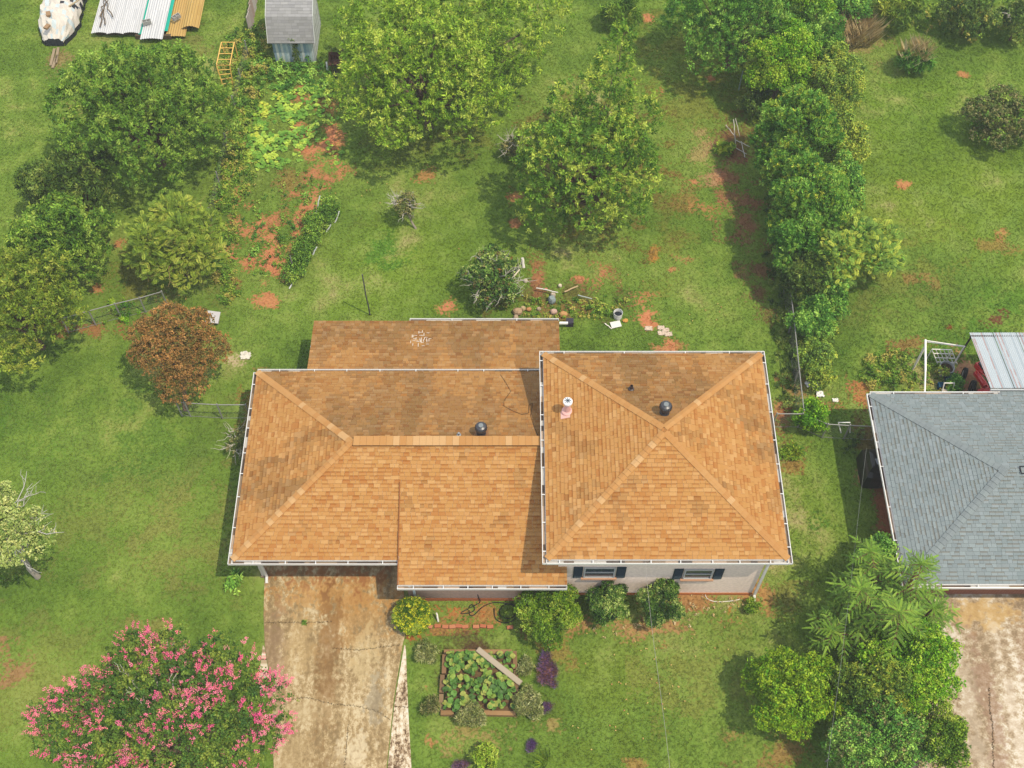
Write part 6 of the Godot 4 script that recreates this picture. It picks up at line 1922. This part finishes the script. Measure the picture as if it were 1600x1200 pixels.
func build_things() -> void:
	shed()
	tarp_heap()
	metal_stacks()
	yellow_frame()
	tiller()
	grill()
	raised_bed()
	# fences
	chain_fence("short chain link fence and gate joining the carport's left wall", [Vector3(-12.903, 0, -23.402), Vector3(-12.573, 0, -23.373), Vector3(-11.31, 0, -23.286), Vector3(-10.209, 0, -23.286)], 1.05)
	chain_fence("chain link fence running behind the rust-coloured tree", [Vector3(-18.117, 0, -27.344), Vector3(-17.088, 0, -27.725), Vector3(-16.098, 0, -28.078), Vector3(-15.143, 0, -28.369), Vector3(-14.293, 0, -28.694)], 1.0)
	chain_fence("overgrown chain link fence along the vegetable patch", [Vector3(-13.037, 0, -33.209), Vector3(-12.969, 0, -35.26), Vector3(-12.919, 0, -37.555), Vector3(-12.856, 0, -39.877), Vector3(-12.77, 0, -41.625), Vector3(-12.69, 0, -43.521)], 0.85, false)
	chain_fence("chain link fence below the hedgerow, right of the house", [Vector3(11.376, 0, -30.287), Vector3(11.31, 0, -27.344), Vector3(11.209, 0, -24.877), Vector3(11.148, 0, -22.998)], 1.1)
	chain_fence("chain link fence crossing between the two houses", [Vector3(10.112, 0, -22.883), Vector3(11.108, 0, -22.883), Vector3(11.992, 0, -22.426), Vector3(12.826, 0, -22.37), Vector3(13.906, 0, -22.313)], 1.05)
	var gate := MB.new()
	var gp := [Vector3(12.385, 1.1, -22.477), Vector3(12.823, 1.1, -22.477), Vector3(12.985, 0.4, -22.427), Vector3(12.641, 0.4, -22.427)]
	gate.tube([gp[3] - gp[0], Vector3.ZERO, gp[1] - gp[0], gp[2] - gp[0]], [0.025], 6, ph(236, 236, 236, 0.78))
	single("gate_frame", "white tubular gate frame at the fence beside the grey-roofed house", "gate", gate, gp[0])
	# weathered panel and posts by the shed
	var pn := MB.new()
	for k in 5:
		pn.box(Transform3D(Basis(Vector3.UP, 1.45), Vector3(0.02 * (k % 2), 0.55, -0.25 - k * 0.5)), Vector3(0.48, 1.1, 0.03), ph(196, 186, 180).lerp(ph(170, 140, 124), (k % 3) * 0.35))
	single("leaning_sheet", "rusty grey sheet panel leaning along the fence by the shed", "metal panel", pn, Vector3(-12.722, 0, -44.853))
	var wb := thing("wheelbarrow", "rusty brown wheelbarrow standing right of the shed", "wheelbarrow", Vector3(-8.371, 0, -42.651))
	var tray := MB.new()
	var tp := [Vector3(-0.3, 0.55, 0.42), Vector3(0.3, 0.55, 0.42), Vector3(0.34, 0.6, -0.42), Vector3(-0.34, 0.6, -0.42)]
	var tb := [Vector3(-0.18, 0.3, 0.2), Vector3(0.18, 0.3, 0.2), Vector3(0.2, 0.32, -0.25), Vector3(-0.2, 0.32, -0.25)]
	for k in 4:
		tray.quad(tb[k], tb[(k + 1) % 4], tp[(k + 1) % 4], tp[k], ph(116, 78, 60))
		tray.quad(tp[k], tp[(k + 1) % 4], tb[(k + 1) % 4], tb[k], ph(96, 66, 52))
	tray.quad(tb[0], tb[1], tb[2], tb[3], ph(90, 62, 50))
	part("tray", tray, vmat(0.8), wb, false)
	for k in [-1, 1]:
		var h := MB.new()
		h.tube([Vector3(0.1 * k, 0.2, 0.55), Vector3(0.2 * k, 0.28, 0.0), Vector3(0.26 * k, 0.5, -0.8)], [0.022], 6, ph(90, 70, 56))
		part("handle", h, vmat(), wb, false)
		h = MB.new()
		h.tube([Vector3(0.22 * k, 0.3, -0.25), Vector3(0.24 * k, 0.0, -0.3)], [0.02], 6, ph(60, 54, 50))
		part("leg", h, vmat(), wb, false)
	wheel(wb, Vector3(0, 0.2, 0.6), 0.2, 0.1, Vector3.RIGHT, ph(120, 110, 100))
	pole("white plastic pipe standing beside the wheelbarrow", Vector3(-8.785, 0, -42.479), Vector3(-8.815, 0.35, -42.664), 0.05, ph(232, 232, 230, 0.75), "pipe", "pipe")
	# back yard
	pole("grey clothesline post standing behind the sunroom roof", Vector3(-5.869, 0, -28.239), Vector3(-5.869, 0, -28.239) + Vector3(-0.02, 2.75, 0), 0.03, ph(98, 98, 96), "clothesline_post", "post")
	var i := 0
	var heap := ["tall upright grey pole, leftmost of the heap by the hedgerow", "grey pole leaning beside the tall one in the hedgerow heap", "thickest grey bar pointing at the hedgerow from the heap", "thin stick lying left of the grey pole heap", "short grey pole sticking down from the heap", "short grey bar across the foot of the pole heap"]
	for q in [[Vector3(10.01, 0.9, -38.423), Vector3(10.175, 0.05, -37.548)], [Vector3(10.127, 0.8, -38.561), Vector3(10.401, 0.1, -38.13)], [Vector3(10.138, 0.35, -37.655), Vector3(10.718, 0.3, -37.313)], [Vector3(9.752, 0.4, -38.554), Vector3(10.12, 0.2, -38.113)], [Vector3(10.401, 0.2, -37.719), Vector3(10.513, 0.05, -36.887)], [Vector3(10.155, 0.1, -37.423), Vector3(10.618, 0.06, -37.071)]]:
		pole(heap[i], q[0], q[1], 0.02, ph(206, 200, 190, 0.65), "pole", "pole", "poles heaped by the hedgerow")
		i += 1
	pole("long pale cane resting across the leggy bush", Vector3(-1.043, 0.7, -28.064), Vector3(0.313, 1.5, -29.444), 0.035, ph(222, 210, 184, 0.72), "cane", "cane")
	pole("white weathered limb standing at the right of the leggy bush", Vector3(0.477, 0.9, -30.003), Vector3(0.422, 1.3, -30.193), 0.07, ph(226, 220, 210, 0.75), "dead_limb", "limb")
	pole("pale thin pipe lying behind the rubble", Vector3(1.013, 0.25, -29.431), Vector3(1.915, 0.25, -29.201), 0.028, ph(218, 214, 206, 0.72), "pipe", "pipe")
	pole("grey-green pipe lying in the rubble weeds", Vector3(2.732, 0.3, -29.033), Vector3(3.313, 0.25, -28.873), 0.03, ph(176, 184, 176), "pipe", "pipe")
	pole("tan stick lying at the top of the rubble", Vector3(2.184, 0.2, -29.27), Vector3(2.753, 0.2, -29.568), 0.035, ph(206, 180, 140), "stick", "stick")
	pole("greenish stake leaning right of the leggy bush", Vector3(-0.239, 0.35, -29.324), Vector3(0.48, 0.05, -29.182), 0.025, ph(150, 176, 160), "stake", "stake")
	pole("thin green stake at the hedgerow edge below the tall trees", Vector3(10.652, 0.05, -41.11), Vector3(10.764, 0.9, -41.523), 0.03, ph(150, 170, 160), "stake", "stake")
	# bean row with its stakes
	var ex := []
	for q in [[458,428,0.35], [468,408,0.45], [474,390,0.5], [482,372,0.5], [490,360,0.5], [498,345,0.5], [508,335,0.45], [517,328,0.4], [486,345,0.4], [470,422,0.35]]: ex.append(q)
	plant("bean_row", "row of climbing beans on stakes beside the vegetable patch", "bean row", Vector3(-8.764, 0.4, -31.616), Vector3(0.45, 0.45, 0.5), 1, 1200, "small", 0.22, "bright", 0.0, 70, {"inner": 0.3, "extra": [[Vector3(-9.226, 0.3, -30.06), Vector3(0.45, 0.3, 0.4)], [Vector3(-8.993, 0.4, -30.589), Vector3(0.4, 0.45, 0.45)], [Vector3(-8.871, 0.45, -31.095), Vector3(0.4, 0.5, 0.45)], [Vector3(-8.579, 0.45, -32.062), Vector3(0.42, 0.5, 0.45)], [Vector3(-8.409, 0.45, -32.623), Vector3(0.42, 0.5, 0.5)], [Vector3(-8.126, 0.4, -33.091), Vector3(0.4, 0.45, 0.45)], [Vector3(-7.862, 0.4, -33.593), Vector3(0.4, 0.45, 0.5)], [Vector3(-8.74, 0.3, -32.996), Vector3(0.4, 0.35, 0.4)]]})
	for q in [[Vector3(-8.577, 0, -33.497), Vector3(-8.291, 0.9, -33.886), "tall white stake at the upper end of the bean row"], [Vector3(-7.71, 0, -33.138), Vector3(-7.471, 0.5, -33.364), "short white stake at the right side of the bean row"], [Vector3(-8.031, 0, -32.639), Vector3(-7.81, 0.3, -32.783), "stubby white stake right of the bean row's middle"], [Vector3(-9.08, 0, -30.017), Vector3(-9.244, 1, -30.561), "dark leaning stake at the lower end of the bean row"], [Vector3(-9.326, 0.03, -29.561), Vector3(-9.092, 0.2, -29.901), "white stake lying at the foot of the bean row"], [Vector3(-8.394, 0.5, -30.987), Vector3(-8.184, 0.9, -31.08), "grey stake half hidden in the bean row"]]:
		pole(q[2], q[0], q[1], 0.03, ph(120, 116, 110) if q[2].begins_with("dark") else ph(214, 216, 214, 0.72), "stake", "stake")
	# rubble behind the sunroom
	var bk := MB.new()
	bk.lathe(Vector3.ZERO, [[0.0, 0.02], [0.15, 0.02], [0.18, 0.36], [0.19, 0.36], [0.165, 0.02]], 18, ph(226, 226, 226, 0.78))
	bk.lathe(Vector3(0, 0.2, 0), [[0.165, 0.0], [0.0, 0.002]], 18, ph(40, 46, 60))
	single("bucket", "white bucket with dark water behind the pyramid roof", "bucket", bk, Vector3(4.356, 0, -28.11))
	var bd := MB.new()
	bd.box(Transform3D(Basis(Vector3.UP, 0.25), Vector3(0, 0.05, 0)), Vector3(0.42, 0.03, 0.3), ph(232, 230, 226, 0.65))
	single("white_board", "white square board lying near the bucket", "board", bd, Vector3(4.259, 0, -27.725))
	pole("white strip of wood beside the white board", Vector3(3.81, 0.06, -27.78), Vector3(4.089, 0.04, -27.507), 0.025, ph(232, 226, 214, 0.75), "wood_strip", "wood strip")
	i = 0
	for q in [[809,488,0.42,0.3,0.34, [196,166,134], "largest tan stone by the sunroom gutter"], [806,497,0.22,0.2,0.24, [186,166,140], "small stone below the largest tan stone"], [817,482,0.24,0.2,0.2, [204,180,140], "round stone right of the largest tan stone"], [826,484,0.26,0.16,0.2, [206,150,100], "orange-tan stone in the rubble row"], [842,482,0.2,0.14,0.18, [190,170,146], "grey-tan stone in the middle of the rubble row"], [880,492,0.36,0.2,0.26, [206,158,104], "ochre block at the right end of the rubble row"], [865,487,0.3,0.2,0.26, [212,176,160], "pinkish block beside the ochre block"], [864,462,0.26,0.22,0.26, [200,186,166], "pale stone under the thin pipe"], [862,470,0.36,0.34,0.36, [150,164,166], "grey-green round planter stone in the rubble"], [875,447,0.2,0.16,0.16, [236,222,196], "cream stone above the pipes"], [853,452,0.16,0.1,0.14, [206,140,110], "small orange stone at the pipe's end"], [896,484,0.14,0.1,0.12, [230,196,140], "small yellow stone by the dark weeds"], [821,439,0.2,0.14,0.2, [214,200,176], "pale stone right of the leggy bush"], [977,501,0.26,0.1,0.2, [214,160,84], "ochre stone right of the bucket"]]:
		stone("stone", q[6], "stone", rubble_at[i], Vector3(q[2], q[3], q[4]), ph(q[5][0], q[5][1], q[5][2]), 300 + i)
		i += 1
	i = 0
	for q in [Vector3(6.115, 0, -27.566), Vector3(6.29, 0, -27.439), Vector3(6.124, 0, -27.312), Vector3(6.381, 0, -27.249), Vector3(5.588, 0, -27.534)]:
		crumple("rubbish_scrap", ["upper left scrap of the white litter on the clay patch", "upper right scrap of the white litter on the clay patch", "lower left scrap of the white litter on the clay patch", "lowest scrap of the white litter on the clay patch", "lone pinkish scrap left of the white litter on clay"][i], q, 0.3, 0.2, ph(226, 206, 188, 0.6), 400 + i, 0.05)
		get_child(get_child_count() - 1).set_meta("group", "scraps on the clay patch")
		i += 1
	var jb := MB.new()
	jb.bx(Vector3(0, 0.14, 0), Vector3(0.3, 0.28, 0.26), ph(70, 66, 82))
	single("dark_box", "dark box at the end of the sunroom gutter", "box", jb, Vector3(2.367, 0, -27.757))
	var dp := MB.new()
	dp.beam(Vector3.ZERO, Vector3(0.35, 0, 0), 0.09, 0.09, ph(236, 236, 236, 0.78))
	single("drain_pipe", "short white drain pipe between the sunroom and the dark box", "pipe", dp, Vector3(1.933, 0.3, -27.613))
	# left side
	var gb := MB.new()
	gb.box(Transform3D(Basis(Vector3.UP, -0.15) * Basis(Vector3.RIGHT, 0.3), Vector3(0, 0.3, 0)), Vector3(0.55, 0.04, 0.5), ph(198, 194, 196, 0.68))
	gb.bx(Vector3(0, 0.1, 0), Vector3(0.4, 0.2, 0.3), ph(150, 140, 130))
	single("propped_board", "grey board propped behind the rust-coloured tree", "board", gb, Vector3(-12.25, 0, -27.918))
	crumple("rubbish_scrap", "white scrap on the pale sand patch by the carport", Vector3(-10.757, 0, -26.217), 0.4, 0.35, ph(232, 226, 214, 0.62), 420)
	# between the houses
	crumple("rubbish_scrap", "largest white plastic scrap at the fence corner", Vector3(11.915, 0, -24.817), 0.45, 0.35, ph(240, 240, 240, 0.8), 421, 0.14)
	crumple("rubbish_scrap", "white scrap just above the round lime shrub", Vector3(12.184, 0, -24.37), 0.3, 0.3, ph(238, 238, 236, 0.8), 422, 0.1)
	crumple("rubbish_scrap", "small white scrap on the grass near the grey roof corner", Vector3(12.754, 0, -24.104), 0.24, 0.16, ph(232, 230, 222, 0.8), 423)
	# neighbour's kitchen yard
	var wt := ph(232, 228, 222, 0.76)
	var fr := thing("post_frame", "white post frame over the kitchen garden behind the grey roof", "garden frame", Vector3(16.682, 0, -26.094))
	for q in [[Vector3(16.132, 1.7, -25.849), Vector3(15.865, 1.7, -24.398), 0.045, "beam"], [Vector3(15.865, 1.7, -24.398), Vector3(15.501, 1.7, -22.686), 0.035, "beam"], [Vector3(16.135, 1.68, -25.833), Vector3(17.641, 1.6, -25.616), 0.02, "wire_rail"], [Vector3(16.158, 1.6, -25.826), Vector3(17.681, 1.5, -25.652), 0.016, "wire_rail"], [Vector3(16.083, 1.7, -25.579), Vector3(16.083, 1.7, -25.579) * Vector3(1, 0, 1), 0.045, "post"], [Vector3(17.641, 1.6, -25.616), Vector3(17.641, 1.6, -25.616) * Vector3(1, 0, 1), 0.035, "post"]]:
		var mb := MB.new()
		mb.tube([q[0], q[1]], [q[2]], 7, wt)
		part(q[3], mb, vmat(0.6), fr)
	var lt := thing("trellis", "white wooden lattice leaning in the kitchen garden", "trellis", Vector3(17.372, 0, -25.786))
	var o0 := Vector3(16.638, 0.9, -25.93)
	var ux := Vector3(17.419, 0.9, -25.9) - o0
	var uy := Vector3(16.962, 0.35, -25.682) - o0
	for k in 6:
		var mb := MB.new()
		mb.beam(o0 + ux * k / 5.0, o0 + ux * k / 5.0 + uy * 1.1, 0.03, 0.02, wt)
		part("slat", mb, vmat(), lt)
	for k in 4:
		var mb := MB.new()
		mb.beam(o0 + uy * k / 3.0 + Vector3.UP * 0.021, o0 + uy * k / 3.0 + ux + Vector3.UP * 0.021, 0.03, 0.02, wt)
		part("slat", mb, vmat(), lt)
	for k in 2:
		var mb := MB.new()
		var s: Vector3 = o0 + ux * k
		mb.beam(s, Vector3(s.x, 0, s.z), 0.03, 0.03, wt)
		part("leg", mb, vmat(), lt)
	var pt := MB.new()
	pt.lathe(Vector3.ZERO, [[0.0, 0.01], [0.22, 0.01], [0.3, 0.5], [0.27, 0.5], [0.25, 0.4]], 18, ph(176, 178, 180))
	pt.lathe(Vector3(0, 0.4, 0), [[0.26, 0.0], [0.0, 0.01]], 16, ph(70, 52, 40))
	single("planter_tub", "grey round tub in the kitchen garden", "planter", pt, Vector3(17.264, 0, -25.36))
	plant("tub_plant", "leafy plant growing in the grey tub", "plant", Vector3(17.122, 0.5, -25.163), Vector3(0.22, 0.16, 0.22), 1, 40, "small", 0.2, "weed", 0.0, 71, {"inner": 0.2, "foot": Vector3(17.122, 0.4, -25.136)})
	var cr := MB.new()
	cr.bx(Vector3(0, 0.15, 0), Vector3(0.3, 0.3, 0.36), ph(36, 84, 122))
	cr.bx(Vector3(-0.4, 0.12, 0.35), Vector3(0.26, 0.24, 0.24), ph(30, 76, 110))
	single("blue_crate", "blue plastic crate below the grey tub", "crate", cr, Vector3(17.41, 0, -25.058))
	plant("yard_shrub", "dark green shrub at the edge of the brown patio", "shrub", Vector3(17.441, 0.4, -24.569), Vector3(0.4, 0.4, 0.55), 4, 260, "small", 0.22, "hedge", 0.03, 72)
	var ch := thing("garden_chair", "white tubular chair frame half hidden by the grey roof edge", "chair", Vector3(17.07, 0, -24.222))
	for q in [[Vector3(-0.2, 0, 0.2), Vector3(-0.2, 0.8, -0.2)], [Vector3(0.2, 0, 0.2), Vector3(0.2, 0.8, -0.2)], [Vector3(-0.2, 0, -0.3), Vector3(-0.2, 0.42, 0.2)], [Vector3(0.2, 0, -0.3), Vector3(0.2, 0.42, 0.2)]]:
		var mb := MB.new()
		mb.tube([q[0], q[1]], [0.022], 6, wt)
		part("leg", mb, vmat(0.5), ch, false)
	var st := MB.new()
	st.bx(Vector3(0, 0.42, 0.02), Vector3(0.4, 0.03, 0.36), ph(190, 180, 164))
	part("seat", st, vmat(), ch, false)
	st = MB.new()
	st.tube([Vector3(-0.2, 0.8, -0.2), Vector3(0.2, 0.8, -0.2)], [0.024], 6, wt)
	part("top_rail", st, vmat(0.5), ch, false)
	# front of the house
	var be := thing("brick_edging", "row of terracotta bricks edging the bed under the living room", "edging", Vector3(-1.808, 0, -14.792))
	i = 0
	for x in [671, 684, 696, 707, 717, 727, 744, 755, 766]:
		var mb := MB.new()
		mb.bx(edging_at[i] + Vector3.UP * 0.04, Vector3(0.22, 0.09, 0.12), ph(206, 140, 104).lerp(ph(190, 112, 80), (i * 37 % 10) / 10.0), (i * 53 % 7 - 3) * 0.05)
		part("brick", mb, vmat(), be)
		i += 1
	var lb := MB.new()
	lb.bx(Vector3(0, 0.04, 0), Vector3(0.22, 0.09, 0.12), ph(186, 120, 90), 0.1)
	single("brick", "lone brick beside the biggest round bush", "brick", lb, Vector3(-0.068, 0, -14.745))
	pole("white pipe stub standing beside the golden globe shrub", Vector3(-2.605, 0, -14.982), Vector3(-2.66, 0.35, -15.157), 0.035, ph(238, 234, 228, 0.78), "pipe", "pipe")
	var hp := [Vector3(-1.237, 0.9, -15.893), Vector3(-1.202, 0.4, -15.758), Vector3(-1.142, 0.05, -15.704), Vector3(-1.323, 0.03, -15.567), Vector3(-1.818, 0.03, -15.28), Vector3(-1.41, 0.03, -15.328), Vector3(-1.344, 0.04, -15.515), Vector3(-1.459, 0.05, -15.584), Vector3(-1.525, 0.03, -15.423), Vector3(-1.407, 0.03, -15.184), Vector3(-0.912, 0.03, -15.591), Vector3(-0.342, 0.04, -15.66), Vector3(0.137, 0.04, -15.467), Vector3(0, 0.04, -15.109), Vector3(-0.408, 0.05, -15.177), Vector3(-0.364, 0.05, -15.511), Vector3(0, 0.06, -15.604), Vector3(0.227, 0.06, -15.316), Vector3(-0.09, 0.05, -14.939), Vector3(-0.544, 0.04, -15.038), Vector3(-0.637, 0.06, -15.46)]
	coil("garden_hose", "black garden hose coiled beside the biggest round bush", hp, 0.016, ph(44, 42, 40))
	coil("garden_hose", "white hose looped on the clay under the second upper window", [Vector3(6.19, 0.08, -16.08), Vector3(6.881, 0.06, -16.088), Vector3(7.292, 0.05, -16.043), Vector3(6.979, 0.05, -16.141), Vector3(6.92, 0.03, -15.954), Vector3(7.086, 0.03, -15.76), Vector3(7.493, 0.03, -15.712), Vector3(7.955, 0.03, -15.76), Vector3(8.142, 0.03, -15.809)], 0.014, ph(232, 226, 216, 0.76))
	# service wires
	coil("service_wire", "pale service wire running from the upper eave over the front lawn", [Vector3(4.352, 4.1, -15.527), Vector3(4.346, 4.35, -14.447), Vector3(4.367, 4.8, -12.584), Vector3(4.421, 5.3, -10.633), Vector3(4.452, 5.9, -8.528), Vector3(4.427, 6.7, -6.072)], 0.005, ph(180, 176, 170, 0.55))
	coil("service_wire", "thin wire passing left of the grey-roofed house", [Vector3(12.869, 2.3, -20.711), Vector3(12.157, 2.6, -18.251), Vector3(11.536, 3, -16.142), Vector3(10.395, 3.9, -12.487), Vector3(9.331, 4.8, -9.264), Vector3(8.512, 5.6, -6.776)], 0.004, ph(160, 164, 160, 0.5))
	for q in [[Vector3(10.416, 0, -10.108), "left-hand steel fence rod at the bottom edge"], [Vector3(10.544, 0, -10.108), "right-hand steel fence rod at the bottom edge"]]:
		pole(q[1], q[0], q[0] + Vector3(0, 1.3, 0), 0.022, ph(150, 146, 140), "fence_rod", "rod")
	# a tuft in the driveway crack
	plant("crack_weed", "tiny green weed growing in the driveway crack", "weed", Vector3(-7.321, 0.07, -14.908), Vector3(0.09, 0.06, 0.09), 1, 16, "small", 0.12, "bright", 0.0, 73, {"inner": 0.1})
	# yellow leaves on the front lawn
	var fl := MB.new()
	var r := RandomNumberGenerator.new()
	r.seed = 31
	for k in 130:
		var p: Vector3 = leaf_spots[k % leaf_spots.size()] + Vector3(r.randfn(0, 0.8), 0.05, r.randfn(0, 0.7))
		var vv := PackedVector3Array()
		var nn := PackedVector3Array()
		var a := r.randf() * TAU
		leaf(vv, nn, p, Vector3(cos(a), 0.1, sin(a)), Vector3(-sin(a), 0.1, cos(a)), 0.08, 0.05, 0.01)
		fl.v.append_array(vv); fl.n.append_array(nn)
		var c := ph(206, 190, 110).lerp(ph(190, 140, 90), r.randf())
		for w in vv.size(): fl.c.append(c)
	var fo := part("fallen_leaves", fl, vmat())
	tagit(fo, "yellow leaves fallen on the lawns", "leaves", "", "stuff")

var leaf_spots := [Vector3(4.241, 0, -13.837), Vector3(4.412, 0, -12.926), Vector3(2.911, 0, -11.167), Vector3(5.295, 0, -12.926), Vector3(6.756, 0, -14.534), Vector3(1.78, 0, -39.551), Vector3(-0.546, 0, -31.31), Vector3(3.783, 0, -30.287), Vector3(7.645, 0, -27.982), Vector3(4.518, 0, -14.769), Vector3(8.116, 0, -37.166), Vector3(-6.8, 0, -34.888), Vector3(7.522, 0, -15.483), Vector3(-13.32, 0, -28.956)]
var edging_at := [Vector3(-2.914, 0, -14.769), Vector3(-2.621, 0, -14.792), Vector3(-2.349, 0, -14.769), Vector3(-2.101, 0, -14.769), Vector3(-1.875, 0, -14.792), Vector3(-1.649, 0, -14.769), Vector3(-1.265, 0, -14.769), Vector3(-1.017, 0, -14.792), Vector3(-0.768, 0, -14.769)]
var rubble_at := [Vector3(0.238, 0, -28.304), Vector3(0.158, 0, -28.046), Vector3(0.451, 0, -28.499), Vector3(0.689, 0, -28.466), Vector3(1.113, 0, -28.499), Vector3(2.114, 0, -28.207), Vector3(1.72, 0, -28.336), Vector3(1.709, 0, -29.186), Vector3(1.651, 0, -28.89), Vector3(2.014, 0, -29.683), Vector3(1.42, 0, -29.517), Vector3(2.544, 0, -28.466), Vector3(0.565, 0, -29.95), Vector3(4.663, 0, -27.918)]


# ---------------------------------------------------------------- lawn
func build_lawn() -> void:
	var r := RandomNumberGenerator.new()
	r.seed = 4242
	var v := PackedVector3Array()
	var n := PackedVector3Array()
	for i in 7:
		var a := i * 2.4
		var d := Vector3(cos(a) * 0.75, 0.8, sin(a) * 0.75).normalized()
		leaf(v, n, Vector3(cos(a * 1.7) * 0.25, 0, sin(a * 1.7) * 0.25), d, d.cross(Vector3(cos(a + 1.2), 0.1, sin(a + 1.2))).normalized(), 0.8, 0.2, 0.0)
	var mb := MB.new()
	mb.v = v; mb.n = n
	for i in v.size(): mb.c.append(Color.WHITE)
	var mesh := mb.mesh()
	var xf := []
	var cols := []
	var keep_out := [Rect2(-9.2, -23.5, 5.6, 7.4), Rect2(-3.7, -23.5, 12.3, 7.6), Rect2(-7.4, -26.2, 9.0, 3), Rect2(14.0, -22.7, 16, 6.8)]
	var drives := [PackedVector2Array([Vector2(-8.987, -17.2), Vector2(-8.862, -15.243), Vector2(-8.687, -14.068), Vector2(-8.737, -12.926), Vector2(-8.573, -12.257), Vector2(-7.886, -9.899), Vector2(-7.772, -7.294), Vector2(-3.109, -7.294), Vector2(-3.328, -9.899), Vector2(-3.523, -11.817), Vector2(-3.719, -14.114), Vector2(-3.818, -17.2)]), PackedVector2Array([Vector2(14.013, -16.112), Vector2(14.12, -12.926), Vector2(14.178, -11.817), Vector2(13.143, -9.899), Vector2(12.372, -7.879), Vector2(22.683, -7.879), Vector2(25.27, -16.112)])]
	var tone := fnoise(77, 0.9, 3)
	var want := 430000
	for i in want:
		var z := r.randf_range(-49.0, -8.2)
		var half := 17.5 + (-8.2 - z) * 0.235
		var x := r.randf_range(-half, half)
		var px := int((x - GX) / GSX * GW)
		var pz := int((z - GZ) / GSZ * GH)
		if px < 0 or pz < 0 or px >= GW or pz >= GH: continue
		var b := bare[pz * GW + px]
		if b > 0 and r.randi() % 256 < b: continue
		var skip := false
		for q in keep_out:
			if q.has_point(Vector2(x, z)): skip = true
		if z > -17.0 and not skip:
			for q in drives:
				if Geometry2D.is_point_in_polygon(Vector2(x, z), q): skip = true
		if skip: continue
		var c := ground_image.get_pixel(px, pz).srgb_to_linear()
		var f := r.randf_range(1.0, 1.4) * (1.0 + tone.get_noise_2d(x, z) * 0.15)
		var s := r.randf_range(0.06, 0.1)
		xf.append(Transform3D(Basis(Vector3.UP, r.randf() * TAU).scaled(Vector3(s * 1.1, s * r.randf_range(0.3, 0.6), s * 1.1)), Vector3(x, 0.0, z)))
		cols.append(Color(c.r * f, c.g * f, c.b * f * 0.9))
	var mm := MultiMesh.new()
	mm.transform_format = MultiMesh.TRANSFORM_3D
	mm.use_colors = true
	mm.mesh = mesh
	mm.instance_count = xf.size()
	for i in xf.size():
		mm.set_instance_transform(i, xf[i])
		mm.set_instance_color(i, cols[i])
	var o := MultiMeshInstance3D.new()
	o.name = "lawn_grass"
	o.multimesh = mm
	o.material_override = leafmat(0.25, 0.8)
	add_child(o)
	tagit(o, "short green grass of the lawns and the field", "grass", "", "stuff")
